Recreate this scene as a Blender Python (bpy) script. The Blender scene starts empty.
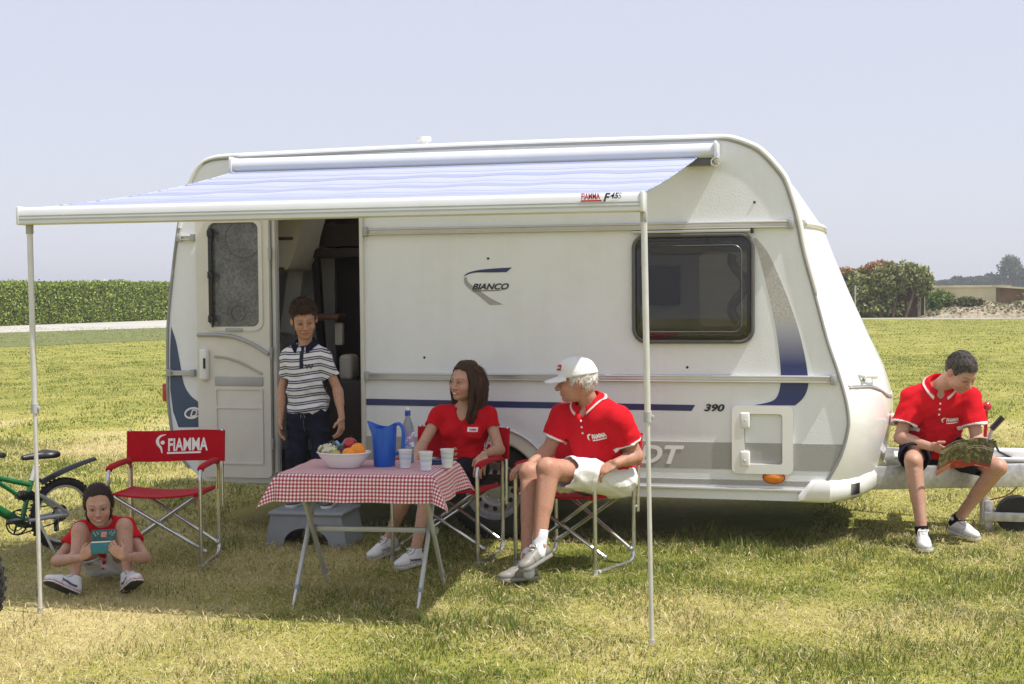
import bpy, bmesh, math, random
import numpy as np
from mathutils import Vector, Matrix
from mathutils.bvhtree import BVHTree
from mathutils.geometry import tessellate_polygon
PI = math.pi
rng = np.random.default_rng(7)
random.seed(7)
scene = bpy.context.scene
COL = scene.collection
R_ = math.radians

# ------------------------------------------------------------------ helpers
def wm(o):
    if o is None: return Matrix.Identity(4)
    if o.parent is None: return o.matrix_basis.copy()
    return wm(o.parent) @ o.matrix_parent_inverse @ o.matrix_basis

def tag(o, label=None, cat=None, group=None, kind=None):
    if label: o['label'] = label
    if cat: o['category'] = cat
    if group: o['group'] = group
    if kind: o['kind'] = kind
    return o

def empty(name, loc=(0, 0, 0), rz=0.0, label=None, cat=None, group=None):
    o = bpy.data.objects.new(name, None)
    o.empty_display_size = .1
    COL.objects.link(o)
    o.location = loc; o.rotation_euler = (0, 0, rz)
    return tag(o, label, cat, group)

def copy_tree(o, parent=None):
    c = o.copy(); COL.objects.link(c)
    if parent: c.parent = parent
    for ch in list(o.children): copy_tree(ch, c)
    return c

def link_mesh(name, me, m, parent=None, world=True):
    o = bpy.data.objects.new(name, me)
    COL.objects.link(o)
    if m is not None: me.materials.append(m)
    if parent is not None:
        o.parent = parent
        if world: o.matrix_parent_inverse = wm(parent).inverted()
    return o

def np_mesh(name, V, Fq=None, Ft=None, smooth=True):
    """fast mesh from numpy arrays of quads and / or triangles"""
    me = bpy.data.meshes.new(name)
    V = np.asarray(V, np.float32)
    nq = 0 if Fq is None else len(Fq); nt = 0 if Ft is None else len(Ft)
    me.vertices.add(len(V)); me.vertices.foreach_set('co', V.ravel())
    loops = []
    if nq: loops.append(np.asarray(Fq, np.int32).ravel())
    if nt: loops.append(np.asarray(Ft, np.int32).ravel())
    loops = np.concatenate(loops)
    me.loops.add(len(loops)); me.loops.foreach_set('vertex_index', loops)
    starts = np.concatenate([np.arange(nq) * 4, nq * 4 + np.arange(nt) * 3]).astype(np.int32)
    me.polygons.add(nq + nt)
    me.polygons.foreach_set('loop_start', starts)
    if smooth: me.polygons.foreach_set('use_smooth', np.ones(nq + nt, bool))
    me.update(calc_edges=True)
    return me

def set_col(me, C, name='Col'):
    C = np.asarray(C, np.float32)
    if C.shape[1] == 3: C = np.concatenate([C, np.ones((len(C), 1), np.float32)], 1)
    a = me.attributes.new(name, 'FLOAT_COLOR', 'POINT')
    a.data.foreach_set('color', C.ravel())

def set_float(me, A, name):
    a = me.attributes.new(name, 'FLOAT', 'POINT')
    a.data.foreach_set('value', np.asarray(A, np.float32).ravel())

def nrm(v):
    v = np.asarray(v, float); return v / (np.linalg.norm(v) + 1e-12)

def smooth_path(pts, n=6, closed=False):
    """Catmull-Rom through the points"""
    P = [np.asarray(p, float) for p in pts]
    out = []; N = len(P)
    rngi = range(N if closed else N - 1)
    for i in rngi:
        p1, p2 = P[i], P[(i + 1) % N]
        p0 = P[(i - 1) % N] if (closed or i > 0) else 2 * p1 - p2
        p3 = P[(i + 2) % N] if (closed or i + 2 < N) else 2 * p2 - p1
        for k in range(n):
            t = k / n
            out.append(.5 * ((2 * p1) + (-p0 + p2) * t + (2 * p0 - 5 * p1 + 4 * p2 - p3) * t * t + (-p0 + 3 * p1 - 3 * p2 + p3) * t ** 3))
    if not closed: out.append(P[-1])
    return out

def fillet(pts, r=.05, n=5):
    """polyline with rounded corners"""
    P = [np.asarray(p, float) for p in pts]
    out = [P[0]]
    for i in range(1, len(P) - 1):
        a, b, c = P[i - 1], P[i], P[i + 1]
        da, dc = a - b, c - b
        la, lc = np.linalg.norm(da), np.linalg.norm(dc)
        q = min(r, la * .48, lc * .48)
        s, e = b + da / la * q, b + dc / lc * q
        for k in range(n + 1):
            t = k / n
            out.append((1 - t) ** 2 * s + 2 * t * (1 - t) * b + t * t * e)
    out.append(P[-1])
    return out

class MB:
    def __init__(s): s.v = []; s.f = []
    def add(s, V, F):
        o = len(s.v)
        s.v += [tuple(float(c) for c in p) for p in V]
        s.f += [tuple(i + o for i in f) for f in F]
        return s
    def box(s, c, size, M=None, bev=0.0, seg=2):
        bm = bmesh.new(); bmesh.ops.create_cube(bm, size=1)
        for v in bm.verts: v.co = Vector((v.co.x * size[0], v.co.y * size[1], v.co.z * size[2]))
        if bev > 0:
            bmesh.ops.bevel(bm, geom=bm.edges[:], offset=bev, segments=seg, affect='EDGES', profile=.5)
        if M is not None: bm.transform(M.to_4x4())
        bm.transform(Matrix.Translation(c))
        bm.verts.index_update()
        s.add([v.co for v in bm.verts], [[v.index for v in f.verts] for f in bm.faces]); bm.free()
        return s
    def tube(s, pts, r, n=10, closed=False, flat=1.0, up=None, caps=True):
        P = [np.asarray(p, float) for p in pts]; N = len(P)
        rr = r if hasattr(r, '__len__') else [r] * N
        T = []
        for i in range(N):
            if closed: t = P[(i + 1) % N] - P[i - 1]
            else: t = P[min(i + 1, N - 1)] - P[max(i - 1, 0)]
            T.append(nrm(t))
        u = np.asarray(up, float) if up is not None else (np.array([0, 0, 1.]) if abs(T[0][2]) < .9 else np.array([1., 0, 0]))
        V = []; F = []
        for i in range(N):
            if up is not None: u = np.asarray(up, float)
            u = u - T[i] * (u @ T[i]); u = nrm(u); w = np.cross(T[i], u)
            for k in range(n):
                a = 2 * PI * k / n
                V.append(P[i] + rr[i] * (math.cos(a) * w + flat * math.sin(a) * u))
        m = N if closed else N - 1
        for i in range(m):
            j = (i + 1) % N
            for k in range(n):
                k2 = (k + 1) % n
                F.append((i * n + k, i * n + k2, j * n + k2, j * n + k))
        if caps and not closed:
            F.append(tuple(range(n - 1, -1, -1))); F.append(tuple((N - 1) * n + k for k in range(n)))
        return s.add(V, F)
    def bar(s, a, b, w, t, up=(0, 0, 1), bev=.0):
        a = np.asarray(a, float); b = np.asarray(b, float); d = nrm(b - a)
        u = np.asarray(up, float); u = u - d * (u @ d)
        if np.linalg.norm(u) < 1e-4: u = np.array([1., 0, 0]) - d * d[0]
        u = nrm(u); x = np.cross(d, u)
        M = Matrix(((d[0], x[0], u[0]), (d[1], x[1], u[1]), (d[2], x[2], u[2])))
        return s.box((a + b) / 2, (np.linalg.norm(b - a), w, t), M, bev)
    def lathe(s, prof, n=32, c=(0, 0, 0), sx=1, sy=1, axis='z', caps=False):
        V = []; F = []
        for (r, z) in prof:
            for k in range(n):
                a = 2 * PI * k / n
                p = (r * math.cos(a) * sx, r * math.sin(a) * sy, z)
                if axis == 'y': p = (p[0], p[2], p[1])
                if axis == 'x': p = (p[2], p[0], p[1])
                V.append((p[0] + c[0], p[1] + c[1], p[2] + c[2]))
        for i in range(len(prof) - 1):
            for k in range(n):
                k2 = (k + 1) % n
                F.append((i * n + k, i * n + k2, (i + 1) * n + k2, (i + 1) * n + k))
        if caps:
            F.append(tuple(range(n - 1, -1, -1))); F.append(tuple((len(prof) - 1) * n + k for k in range(n)))
        return s.add(V, F)
    def ell(s, c, r, n=20, m=12):
        V = [(c[0], c[1], c[2] - r[2])]; F = []
        for i in range(1, m):
            t = -PI / 2 + PI * i / m
            for k in range(n):
                a = 2 * PI * k / n
                V.append((c[0] + r[0] * math.cos(t) * math.cos(a), c[1] + r[1] * math.cos(t) * math.sin(a), c[2] + r[2] * math.sin(t)))
        V.append((c[0], c[1], c[2] + r[2])); L = len(V) - 1
        for k in range(n):
            F.append((0, 1 + (k + 1) % n, 1 + k))
            F.append((L, L - n + k, L - n + (k + 1) % n))
        for i in range(m - 2):
            for k in range(n):
                k2 = (k + 1) % n
                F.append((1 + i * n + k, 1 + i * n + k2, 1 + (i + 1) * n + k2, 1 + (i + 1) * n + k))
        return s.add(V, F)
    def grid(s, fn, nu, nv):
        V = [fn(i / (nu - 1), j / (nv - 1)) for i in range(nu) for j in range(nv)]
        F = [(i * nv + j, (i + 1) * nv + j, (i + 1) * nv + j + 1, i * nv + j + 1) for i in range(nu - 1) for j in range(nv - 1)]
        return s.add(V, F)
    def plate(s, outline, y0, y1, holes=(), axes='xz'):
        """flat outline (x,z) extruded from y0 (front) to y1, with holes"""
        loops = [list(outline)] + [list(h) for h in holes]
        tri = tessellate_polygon([[Vector((p[0], p[1], 0)) for p in l] for l in loops])
        flat = [p for l in loops for p in l]; n = len(flat)
        def mk(p, y):
            if axes == 'xz': return (p[0], y, p[1])
            if axes == 'xy': return (p[0], p[1], y)
            return (y, p[0], p[1])
        V = [mk(p, y0) for p in flat] + [mk(p, y1) for p in flat]
        F = []
        for t in tri:
            a, b, c = [flat[i] for i in t]
            ar = (b[0] - a[0]) * (c[1] - a[1]) - (b[1] - a[1]) * (c[0] - a[0])
            t = tuple(t) if ar > 0 else tuple(t)[::-1]
            F.append(t); F.append(tuple(i + n for i in t[::-1]))
        o = 0
        for l in loops:
            m = len(l)
            for i in range(m):
                j = (i + 1) % m
                F.append((o + i, o + i + n, o + j + n, o + j))
            o += m
        return s.add(V, F)
    def build(s, name, m, parent=None, world=True, smooth=35, recalc=True, subsurf=0):
        me = bpy.data.meshes.new(name)
        me.from_pydata(s.v, [], s.f); me.update()
        if recalc:
            bm = bmesh.new(); bm.from_mesh(me); bmesh.ops.recalc_face_normals(bm, faces=bm.faces[:]); bm.to_mesh(me); bm.free()
        if smooth:
            me.polygons.foreach_set('use_smooth', np.ones(len(me.polygons), bool))
            me.set_sharp_from_angle(angle=R_(smooth))
        o = link_mesh(name, me, m, parent, world)
        if subsurf:
            mod = o.modifiers.new('sub', 'SUBSURF'); mod.levels = subsurf; mod.render_levels = subsurf
        return o

def rrect(x0, z0, x1, z1, r, n=6):
    out = []
    for (cx, cz, a0) in ((x1 - r, z1 - r, 0), (x0 + r, z1 - r, 90), (x0 + r, z0 + r, 180), (x1 - r, z0 + r, 270)):
        for k in range(n + 1):
            a = R_(a0 + 90 * k / n)
            out.append((cx + r * math.cos(a), cz + r * math.sin(a)))
    return out

_txt = {}
def text_geo(body, size=1.0, shear=0.0, bold=0.0, sx=1.0, space=1.0):
    """verts (u,v) + faces of a line of lettering, centred at 0"""
    key = (body, shear, bold, space)
    if key not in _txt:
        cu = bpy.data.curves.new('t', 'FONT'); cu.body = body; cu.size = 1; cu.shear = shear; cu.offset = bold
        cu.space_character = space; cu.resolution_u = 4; cu.fill_mode = 'FRONT'
        ob = bpy.data.objects.new('t', cu); COL.objects.link(ob)
        dg = bpy.context.evaluated_depsgraph_get()
        me = bpy.data.meshes.new_from_object(ob.evaluated_get(dg))
        V = np.array([v.co[:] for v in me.vertices])[:, :2]; F = [tuple(p.vertices) for p in me.polygons]
        bpy.data.objects.remove(ob); bpy.data.curves.remove(cu); bpy.data.meshes.remove(me)
        V = V - (V.min(0) + V.max(0)) / 2
        V = V / (V[:, 1].max() - V[:, 1].min())
        _txt[key] = (V, F)
    V, F = _txt[key]
    V = V * size; V = V * np.array([sx, 1.0])
    return V, F

# ------------------------------------------------------------------ materials
class NT:
    def __init__(s, name):
        s.m = bpy.data.materials.new(name); s.m.use_nodes = True
        s.t = s.m.node_tree; s.t.nodes.clear()
        s.out = s.n('ShaderNodeOutputMaterial'); s.p = s.n('ShaderNodeBsdfPrincipled')
        s.l(s.p.outputs[0], s.out.inputs[0])
    def n(s, t, **k):
        x = s.t.nodes.new(t)
        for a, b in k.items():
            if a.startswith('i_'): x.inputs[a[2:].replace('_', ' ')].default_value = b
            else: setattr(x, a, b)
        return x
    def l(s, a, b): s.t.links.new(a, b)
    def noise(s, scale, detail=3, vec=None, rough=.5):
        x = s.n('ShaderNodeTexNoise'); x.inputs['Scale'].default_value = scale; x.inputs['Detail'].default_value = detail
        x.inputs['Roughness'].default_value = rough
        if vec is not None: s.l(vec, x.inputs['Vector'])
        return x
    def coord(s, out='Object'):
        return s.n('ShaderNodeTexCoord').outputs[out]
    def ramp(s, fac, stops):
        r = s.n('ShaderNodeValToRGB'); e = r.color_ramp.elements
        while len(e) < len(stops): e.new(.5)
        for el, (p, c) in zip(e, stops):
            el.position = p; el.color = (*c, 1) if len(c) == 3 else c
        s.l(fac, r.inputs[0]); return r.outputs[0]
    def mix(s, fac, a, b, mode='MIX'):
        x = s.n('ShaderNodeMix', data_type='RGBA', blend_type=mode)
        for v, i in ((fac, 0), (a, 6), (b, 7)):
            if hasattr(v, 'links'): s.l(v, x.inputs[i])
            else: x.inputs[i].default_value = v if i == 0 else (*v, 1)
        return x.outputs[2]
    def math(s, op, a, b=0.0, c=None):
        x = s.n('ShaderNodeMath', operation=op)
        for i, v in enumerate((a, b, c)):
            if v is None: continue
            if hasattr(v, 'links'): s.l(v, x.inputs[i])
            else: x.inputs[i].default_value = v
        return x.outputs[0]
    def bump(s, h, strength=.3, dist=.01):
        b = s.n('ShaderNodeBump'); b.inputs['Strength'].default_value = strength; b.inputs['Distance'].default_value = dist
        s.l(h, b.inputs['Height']); s.l(b.outputs[0], s.p.inputs['Normal']); return b
    def base(s, c):
        if hasattr(c, 'links'): s.l(c, s.p.inputs['Base Color'])
        else: s.p.inputs['Base Color'].default_value = (*c, 1)
    def set(s, **k):
        for a, b in k.items(): s.p.inputs[a.replace('_', ' ')].default_value = b
        return s

def mat(name, c, rough=.5, metal=0, var=.12, vs=6, bump=0, bs=80, bd=.003, coat=0, trans=0, sheen=0, ior=None, spec=None):
    """plain procedural material: colour with noise variation, optional bump"""
    t = NT(name); co = t.coord()
    n = t.noise(vs, 4, co)
    lo = tuple(x * (1 - var) for x in c); hi = tuple(min(1, x * (1 + var)) for x in c)
    t.base(t.ramp(n.outputs[0], [(.3, lo), (.7, hi)]))
    r = t.math('MULTIPLY_ADD', n.outputs[0], .12, rough - .06); t.l(r, t.p.inputs['Roughness'])
    t.set(Metallic=metal, Coat_Weight=coat, Transmission_Weight=trans, Sheen_Weight=sheen)
    if ior: t.set(IOR=ior)
    if spec is not None: t.p.inputs['Specular IOR Level'].default_value = spec
    if bump:
        b = t.noise(bs, 3, co); t.bump(b.outputs[0], bump, bd)
    return t.m

def attr_mat(name, rough=.6, var=.1, vs=40, bump=.2, bs=150, bd=.002, sss=0, sheen=0, trans=0, coat=0):
    t = NT(name); co = t.coord()
    a = t.n('ShaderNodeAttribute', attribute_name='Col')
    n = t.noise(vs, 3, co)
    v = t.math('MULTIPLY_ADD', n.outputs[0], 2 * var, 1 - var)
    t.base(t.mix(1.0, a.outputs[0], v, 'MULTIPLY'))
    t.set(Roughness=rough, Sheen_Weight=sheen, Coat_Weight=coat)
    if sss: t.set(Subsurface_Weight=sss, Subsurface_Radius=(.008, .004, .002), Subsurface_Scale=1.0)
    if bump:
        b = t.noise(bs, 3, co); t.bump(b.outputs[0], bump, bd)
    if trans:
        tr = t.n('ShaderNodeBsdfTranslucent'); t.l(t.mix(1.0, a.outputs[0], v, 'MULTIPLY'), tr.inputs[0])
        ms = t.n('ShaderNodeMixShader'); ms.inputs[0].default_value = trans
        t.l(t.p.outputs[0], ms.inputs[1]); t.l(tr.outputs[0], ms.inputs[2]); t.l(ms.outputs[0], t.out.inputs[0])
    return t.m

def fabric(name, c, scale=900, rough=.85, var=.12, bump=.25):
    t = NT(name); co = t.coord()
    n = t.noise(9, 4, co)
    lo = tuple(x * (1 - var) for x in c); hi = tuple(min(1, x * (1 + var)) for x in c)
    t.base(t.ramp(n.outputs[0], [(.3, lo), (.7, hi)]))
    t.set(Roughness=rough, Sheen_Weight=.08); t.p.inputs['Specular IOR Level'].default_value = .12
    w = t.noise(scale, 2, co); f = t.noise(30, 4, co)
    h = t.math('ADD', t.math('MULTIPLY', w.outputs[0], .3), f.outputs[0])
    t.bump(h, bump, .006)
    return t.m

M = {}
def stucco(name, c):
    t = NT(name); co = t.coord()
    n = t.noise(2.2, 5, co); d = t.noise(14, 5, co)
    mp = t.n('ShaderNodeMapping'); mp.inputs['Scale'].default_value = (7, 1, .35); t.l(co, mp.inputs[0]); sk = t.noise(1.6, 5, mp.outputs[0], .7)
    f = t.math('ADD', t.math('MULTIPLY', n.outputs[0], .5), t.math('MULTIPLY', d.outputs[0], .2)); f = t.math('ADD', f, t.math('MULTIPLY', sk.outputs[0], .3))
    t.base(t.ramp(f, [(.36, tuple(x * q for x, q in zip(c, (.945, .94, .925)))), (.52, c), (.7, tuple(x * 1.015 for x in c))]))
    t.set(Roughness=.38, Coat_Weight=.15)
    b = t.noise(95, 2, co); t.bump(b.outputs[0], .22, .006)
    return t.m
M['wall'] = stucco('caravan_wall_paint', (.785, .81, .84))
M['gel'] = mat('white_gelcoat', (.80, .80, .78), .22, var=.03, vs=2, coat=.4)
M['white_pl'] = mat('white_plastic', (.76, .76, .73), .35, var=.04)
M['cream_pl'] = mat('cream_plastic', (.66, .64, .58), .4, var=.05)
M['alu'] = mat('aluminium', (.62, .62, .61), .35, metal=.35, var=.06, vs=18)
M['alu_w'] = mat('white_painted_aluminium', (.65, .668, .69), .3, var=.03, coat=.2)
M['rail'] = mat('silver_rail', (.55, .54, .52), .35, metal=.5, var=.06)
M['steel'] = mat('galvanised_steel', (.50, .50, .50), .45, metal=.6, var=.2, vs=30, bump=.1)
M['grey_pl'] = mat('grey_plastic', (.27, .29, .31), .5, var=.08, bump=.1, bs=200)
M['mid_pl'] = mat('mid_grey_plastic', (.38, .385, .38), .45, var=.06)
M['black_pl'] = mat('black_plastic', (.018, .018, .02), .4, var=.2)
M['trim'] = mat('grey_edge_trim', (.30, .30, .295), .4, var=.1)
M['rubber'] = mat('rubber', (.022, .022, .021), .75, var=.25, vs=20, bump=.3, bs=120)
M['dark'] = mat('dark_underbody', (.02, .02, .02), .8)
M['red_fab'] = fabric('red_canvas', (.46, .006, .016))
M['red_shirt'] = fabric('red_cotton', (.58, .010, .018), 700)
M['white_fab'] = fabric('white_cotton', (.74, .73, .71))
M['navy_fab'] = fabric('navy_denim', (.014, .018, .032))
M['char_fab'] = fabric('charcoal_twill', (.012, .014, .02))
M['white_ink'] = mat('white_print', (.82, .80, .78), .6, var=.04)
M['red_ink'] = mat('red_print', (.45, .015, .02), .5, var=.05)
M['blk_ink'] = mat('black_print', (.02, .02, .025), .5, var=.1)
M['blue_ink'] = mat('dark_blue_film', (.028, .040, .135), .4, var=.08)
M['slate_ink'] = mat('slate_blue_film', (.045, .075, .15), .4, var=.08)
M['orange'] = mat('orange_lens', (.75, .22, .01), .2, var=.2, vs=120, coat=.5)
M['redlens'] = mat('red_lens', (.45, .01, .01), .15, var=.2, vs=100, coat=.5)
M['chrome'] = mat('chrome', (.7, .7, .7), .12, metal=1, var=.03)
M['wood'] = mat('brown_wood', (.13, .06, .03), .5, var=.3, vs=5)
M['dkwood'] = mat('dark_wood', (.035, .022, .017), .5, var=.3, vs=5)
M['lining'] = mat('grey_lining', (.60, .58, .55), .7, var=.06)
M['cream_lining'] = mat('cream_lining', (.62, .58, .49), .6, var=.05)

def dots_mat(name, c, ground):
    """halftone dot film"""
    t = NT(name); co = t.coord()
    v = t.n('ShaderNodeTexVoronoi'); v.inputs['Scale'].default_value = 240; v.inputs['Randomness'].default_value = .7
    t.l(co, v.inputs['Vector'])
    t.base(t.ramp(v.outputs['Distance'], [(.30, c), (.52, ground)]))
    t.set(Roughness=.45); return t.m
M['dots'] = dots_mat('grey_dotted_film', (.25, .248, .24), (.44, .437, .42))

def glass_dark(name, c=(.02, .02, .02), opac=.55):
    t = NT(name)
    t.t.nodes.remove(t.p); fr = t.n('ShaderNodeFresnel'); fr.inputs[0].default_value = 1.62; gl = t.n('ShaderNodeBsdfGlossy'); gl.inputs['Roughness'].default_value = .03
    tr = t.n('ShaderNodeBsdfTransparent'); tr.inputs[0].default_value = (opac, opac * .98, opac * .95, 1)
    ms = t.n('ShaderNodeMixShader'); t.l(fr.outputs[0], ms.inputs[0])
    t.l(tr.outputs[0], ms.inputs[1]); t.l(gl.outputs[0], ms.inputs[2]); t.l(ms.outputs[0], t.out.inputs[0])
    return t.m
t = NT('speckled_door_pane'); co = t.coord(); n = t.noise(60, 4, co, .7); n2 = t.noise(5, 3, co)
t.base(t.ramp(t.math('ADD', t.math('MULTIPLY', n.outputs[0], .6), t.math('MULTIPLY', n2.outputs[0], .4)), [(.38, (.075, .075, .072)), (.5, (.13, .13, .125)), (.62, (.21, .21, .205))])); t.set(Roughness=.18); M['pane_grey'] = t.m
M['tint'] = glass_dark('tinted_acrylic', opac=.68)

# ------------------------------------------------------------------ camera, sky, sun
CY, CH, YAW, PIT, ROL, FOC = -8.5829, 1.6095, .2420, .0384, .0085, 1397.02
fwd = np.array([-math.sin(YAW) * math.cos(PIT), math.cos(YAW) * math.cos(PIT), -math.sin(PIT)])
rgt = np.array([math.cos(YAW), math.sin(YAW), 0]); upv = np.cross(rgt, fwd)
rr = math.cos(ROL) * rgt - math.sin(ROL) * upv; uu = math.sin(ROL) * rgt + math.cos(ROL) * upv
cd = bpy.data.cameras.new('camera'); cam = bpy.data.objects.new('camera', cd); COL.objects.link(cam)
cam.matrix_world = Matrix(((rr[0], uu[0], -fwd[0], 0), (rr[1], uu[1], -fwd[1], CY), (rr[2], uu[2], -fwd[2], CH), (0, 0, 0, 1)))
cd.sensor_width = 36; cd.lens = FOC / 1024 * 36; cd.clip_start = .05; cd.clip_end = 3000
scene.camera = cam

SUN_EL, SUN_AZ = R_(61), R_(9)       # azimuth measured from +X towards the viewer's side (-Y)
sd = np.array([math.cos(SUN_EL) * math.cos(SUN_AZ), -math.cos(SUN_EL) * math.sin(SUN_AZ), math.sin(SUN_EL)])
sl = bpy.data.lights.new('sun', 'SUN'); sun = bpy.data.objects.new('sun', sl); COL.objects.link(sun)
sl.energy = 2.8; sl.angle = R_(.6); sl.color = (1, .955, .89)
sun.rotation_euler = Vector(sd).to_track_quat('Z', 'Y').to_euler(); sun.location = (10, -3, 20)
w = bpy.data.worlds.new('World'); scene.world = w; w.use_nodes = True
nt = w.node_tree; nt.nodes.clear()
wo = nt.nodes.new('ShaderNodeOutputWorld'); bg = nt.nodes.new('ShaderNodeBackground'); sky = nt.nodes.new('ShaderNodeTexSky')
sky.sky_type = 'NISHITA'; sky.sun_disc = False; sky.sun_elevation = SUN_EL
sky.sun_rotation = math.atan2(sd[0], sd[1])
sky.altitude = 0; sky.air_density = 1.0; sky.dust_density = 1.0; sky.ozone_density = 4.0
hz_ = nt.nodes.new('ShaderNodeMix'); hz_.data_type = 'RGBA'; hz_.inputs[0].default_value = .88; hz_.inputs[7].default_value = (2.98, 3.01, 3.42, 1)   # thin even summer haze over the clear sky
bg.inputs[1].default_value = .12
nt.links.new(sky.outputs[0], hz_.inputs[6]); nt.links.new(hz_.outputs[2], bg.inputs[0]); nt.links.new(bg.outputs[0], wo.inputs[0])
scene.view_settings.view_transform = 'Standard'; scene.view_settings.look = 'None'
scene.view_settings.gamma = 1; scene.view_settings.exposure = 1.0

# ------------------------------------------------------------------ noise
_lat = rng.random((64, 64)).astype(np.float32)
def vn2(x, y):
    xi = np.floor(x).astype(int); yi = np.floor(y).astype(int)
    fx = x - xi; fy = y - yi
    fx = fx * fx * (3 - 2 * fx); fy = fy * fy * (3 - 2 * fy)
    g = lambda a, b: _lat[a & 63, b & 63]
    return (g(xi, yi) * (1 - fx) + g(xi + 1, yi) * fx) * (1 - fy) + (g(xi, yi + 1) * (1 - fx) + g(xi + 1, yi + 1) * fx) * fy
def fbm2(x, y, o=4):
    s = 0; a = .5
    for k in range(o):
        s = s + a * vn2(x * 2 ** k + 17.3 * k, y * 2 ** k - 9.1 * k); a *= .5
    return s / (1 - .5 ** o)

# ------------------------------------------------------------------ ground
def dryness(X, Y):
    d = fbm2(X * .55 + 5, Y * .40 + 9, 4) * .85 + fbm2(X * 2.6, Y * 2.6, 2) * .35 - .10
    for (cx, cy, r, a) in ((-3.2, -1.3, 1.1, .14), (-1.0, -2.2, .9, .20), (-.2, -1.6, .8, .15), (-3.2, -3.2, .9, .10), (.6, -.8, .8, -.10), (-1.2, -.6, .7, -.10)):
        d = d + a * np.exp(-((X - cx) ** 2 + ((Y - cy) * 1.6) ** 2) / r ** 2)
    return d
TROD = [(-4.0, -1.9), (-3.75, -1.9), (-4.05, -1.6), (-3.68, -1.2), (-3.75, -.83), (-4.3, -.95), (-2.78, -1.97), (-2.15, -1.92), (-2.8, -1.42), (-2.17, -1.38), (-2.75, -.7), (-2.5, -1.0), (-1.8, -1.3), (-1.7, -1.3), (-1.4, -.95), (-1.25, -.5), (.4, .15), (.7, .6), (-.89, -2.4), (-3.97, -2.4), (-3.35, -.4)]
def ground_z(x, y):
    return .035 * (fbm2(np.asarray(x) * .7 + 40, np.asarray(y) * .7 + 11, 3) - .5)
t = NT('meadow_ground'); co = t.coord()
mp = t.n('ShaderNodeMapping'); mp.inputs['Scale'].default_value = (1, .45, 1); t.l(co, mp.inputs[0])
big = t.noise(.10, 5, mp.outputs[0], .6); med = t.noise(1.1, 6, co, .65); fine = t.noise(26, 5, co, .75)
streak = t.noise(.5, 4, mp.outputs[0], .7)
f = t.math('ADD', t.math('MULTIPLY', med.outputs[0], .38), t.math('MULTIPLY', fine.outputs[0], .34))
at_ = t.n('ShaderNodeAttribute', attribute_name='dry'); f = t.math('ADD', f, t.math('MULTIPLY', big.outputs[0], .14)); f = t.math('ADD', f, t.math('MULTIPLY', streak.outputs[0], .08)); f = t.math('ADD', f, t.math('MULTIPLY_ADD', at_.outputs['Fac'], .42, -.13))
t.base(t.ramp(f, [(.33, (.10, .115, .022)), (.45, (.20, .215, .042)), (.55, (.34, .315, .085)), (.66, (.47, .395, .18))]))
t.set(Roughness=.95); t.p.inputs['Specular IOR Level'].default_value = .1
t.bump(fine.outputs[0], .5, .03)
M['ground'] = t.m
# one sheet: fine near the camp, coarse out to the horizon
gx = np.concatenate([[-1150, -600, -400, -200, -100, -60, -40, -25, -16], np.arange(-12, 8.01, .25), [12, 18, 28, 45, 80, 150, 300, 600, 1150]])
gy = np.concatenate([[-60, -30, -16], np.arange(-9, 10.01, .25), [13, 18, 26, 40, 60, 90, 140, 220, 400, 700, 1150]])
GX, GY = np.meshgrid(gx, gy, indexing='ij')
fade = np.clip(1 - (np.hypot(GX + 2, GY) - 7) / 4, 0, 1)
GZ = ground_z(GX, GY) * fade
V = np.stack([GX, GY, GZ], -1).reshape(-1, 3); nv = len(gy)
I, J = np.meshgrid(np.arange(len(gx) - 1), np.arange(nv - 1), indexing='ij'); b0 = (I * nv + J).ravel()
me = np_mesh('ground', V, np.stack([b0, b0 + nv, b0 + nv + 1, b0 + 1], 1))
set_float(me, np.where(fade.ravel() > 0, dryness(GX.ravel(), GY.ravel()), .38), 'dry'); tag(link_mesh('ground', me, M['ground']), kind='structure')

# farm road beside the hedge (receding)
def sheet(name, pts, z, m):
    mb = MB(); mb.add([(p[0], p[1], z) for p in pts], [tuple(range(len(pts)))])
    return mb.build(name, m, smooth=0)
t = NT('pale_gravel_road'); co = t.coord(); n = t.noise(.6, 5, co, .6); n2 = t.noise(9, 4, co)
t.base(t.ramp(t.math('ADD', t.math('MULTIPLY', n.outputs[0], .6), t.math('MULTIPLY', n2.outputs[0], .4)), [(.35, (.38, .36, .32)), (.65, (.50, .48, .44))]))
t.set(Roughness=.9); M['road'] = t.m
tag(sheet('road', [(-37, 34), (-33.4, 40.4), (-29.2, 47.8), (-20, 66), (-8, 92), (-14, 100), (-30, 78), (-37.0, 62.5), (-39.6, 51), (-42, 38)], .012, M['road']), kind='structure')
t = NT('verge_grass'); co = t.coord(); n = t.noise(3, 6, co, .7)
t.base(t.ramp(n.outputs[0], [(.35, (.09, .115, .03)), (.65, (.19, .20, .055))])); t.set(Roughness=.95); t.bump(n.outputs[0], .6, .1)
M['verge'] = t.m
tag(sheet('verge', [(-27, 22), (-24.3, 27.5), (-22.1, 33.7), (-14, 54), (-5, 76), (-8.3, 91), (-20.3, 65.5), (-29.6, 47.4), (-33.7, 40.2), (-36, 31)], .008, M['verge']), kind='structure')

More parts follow.
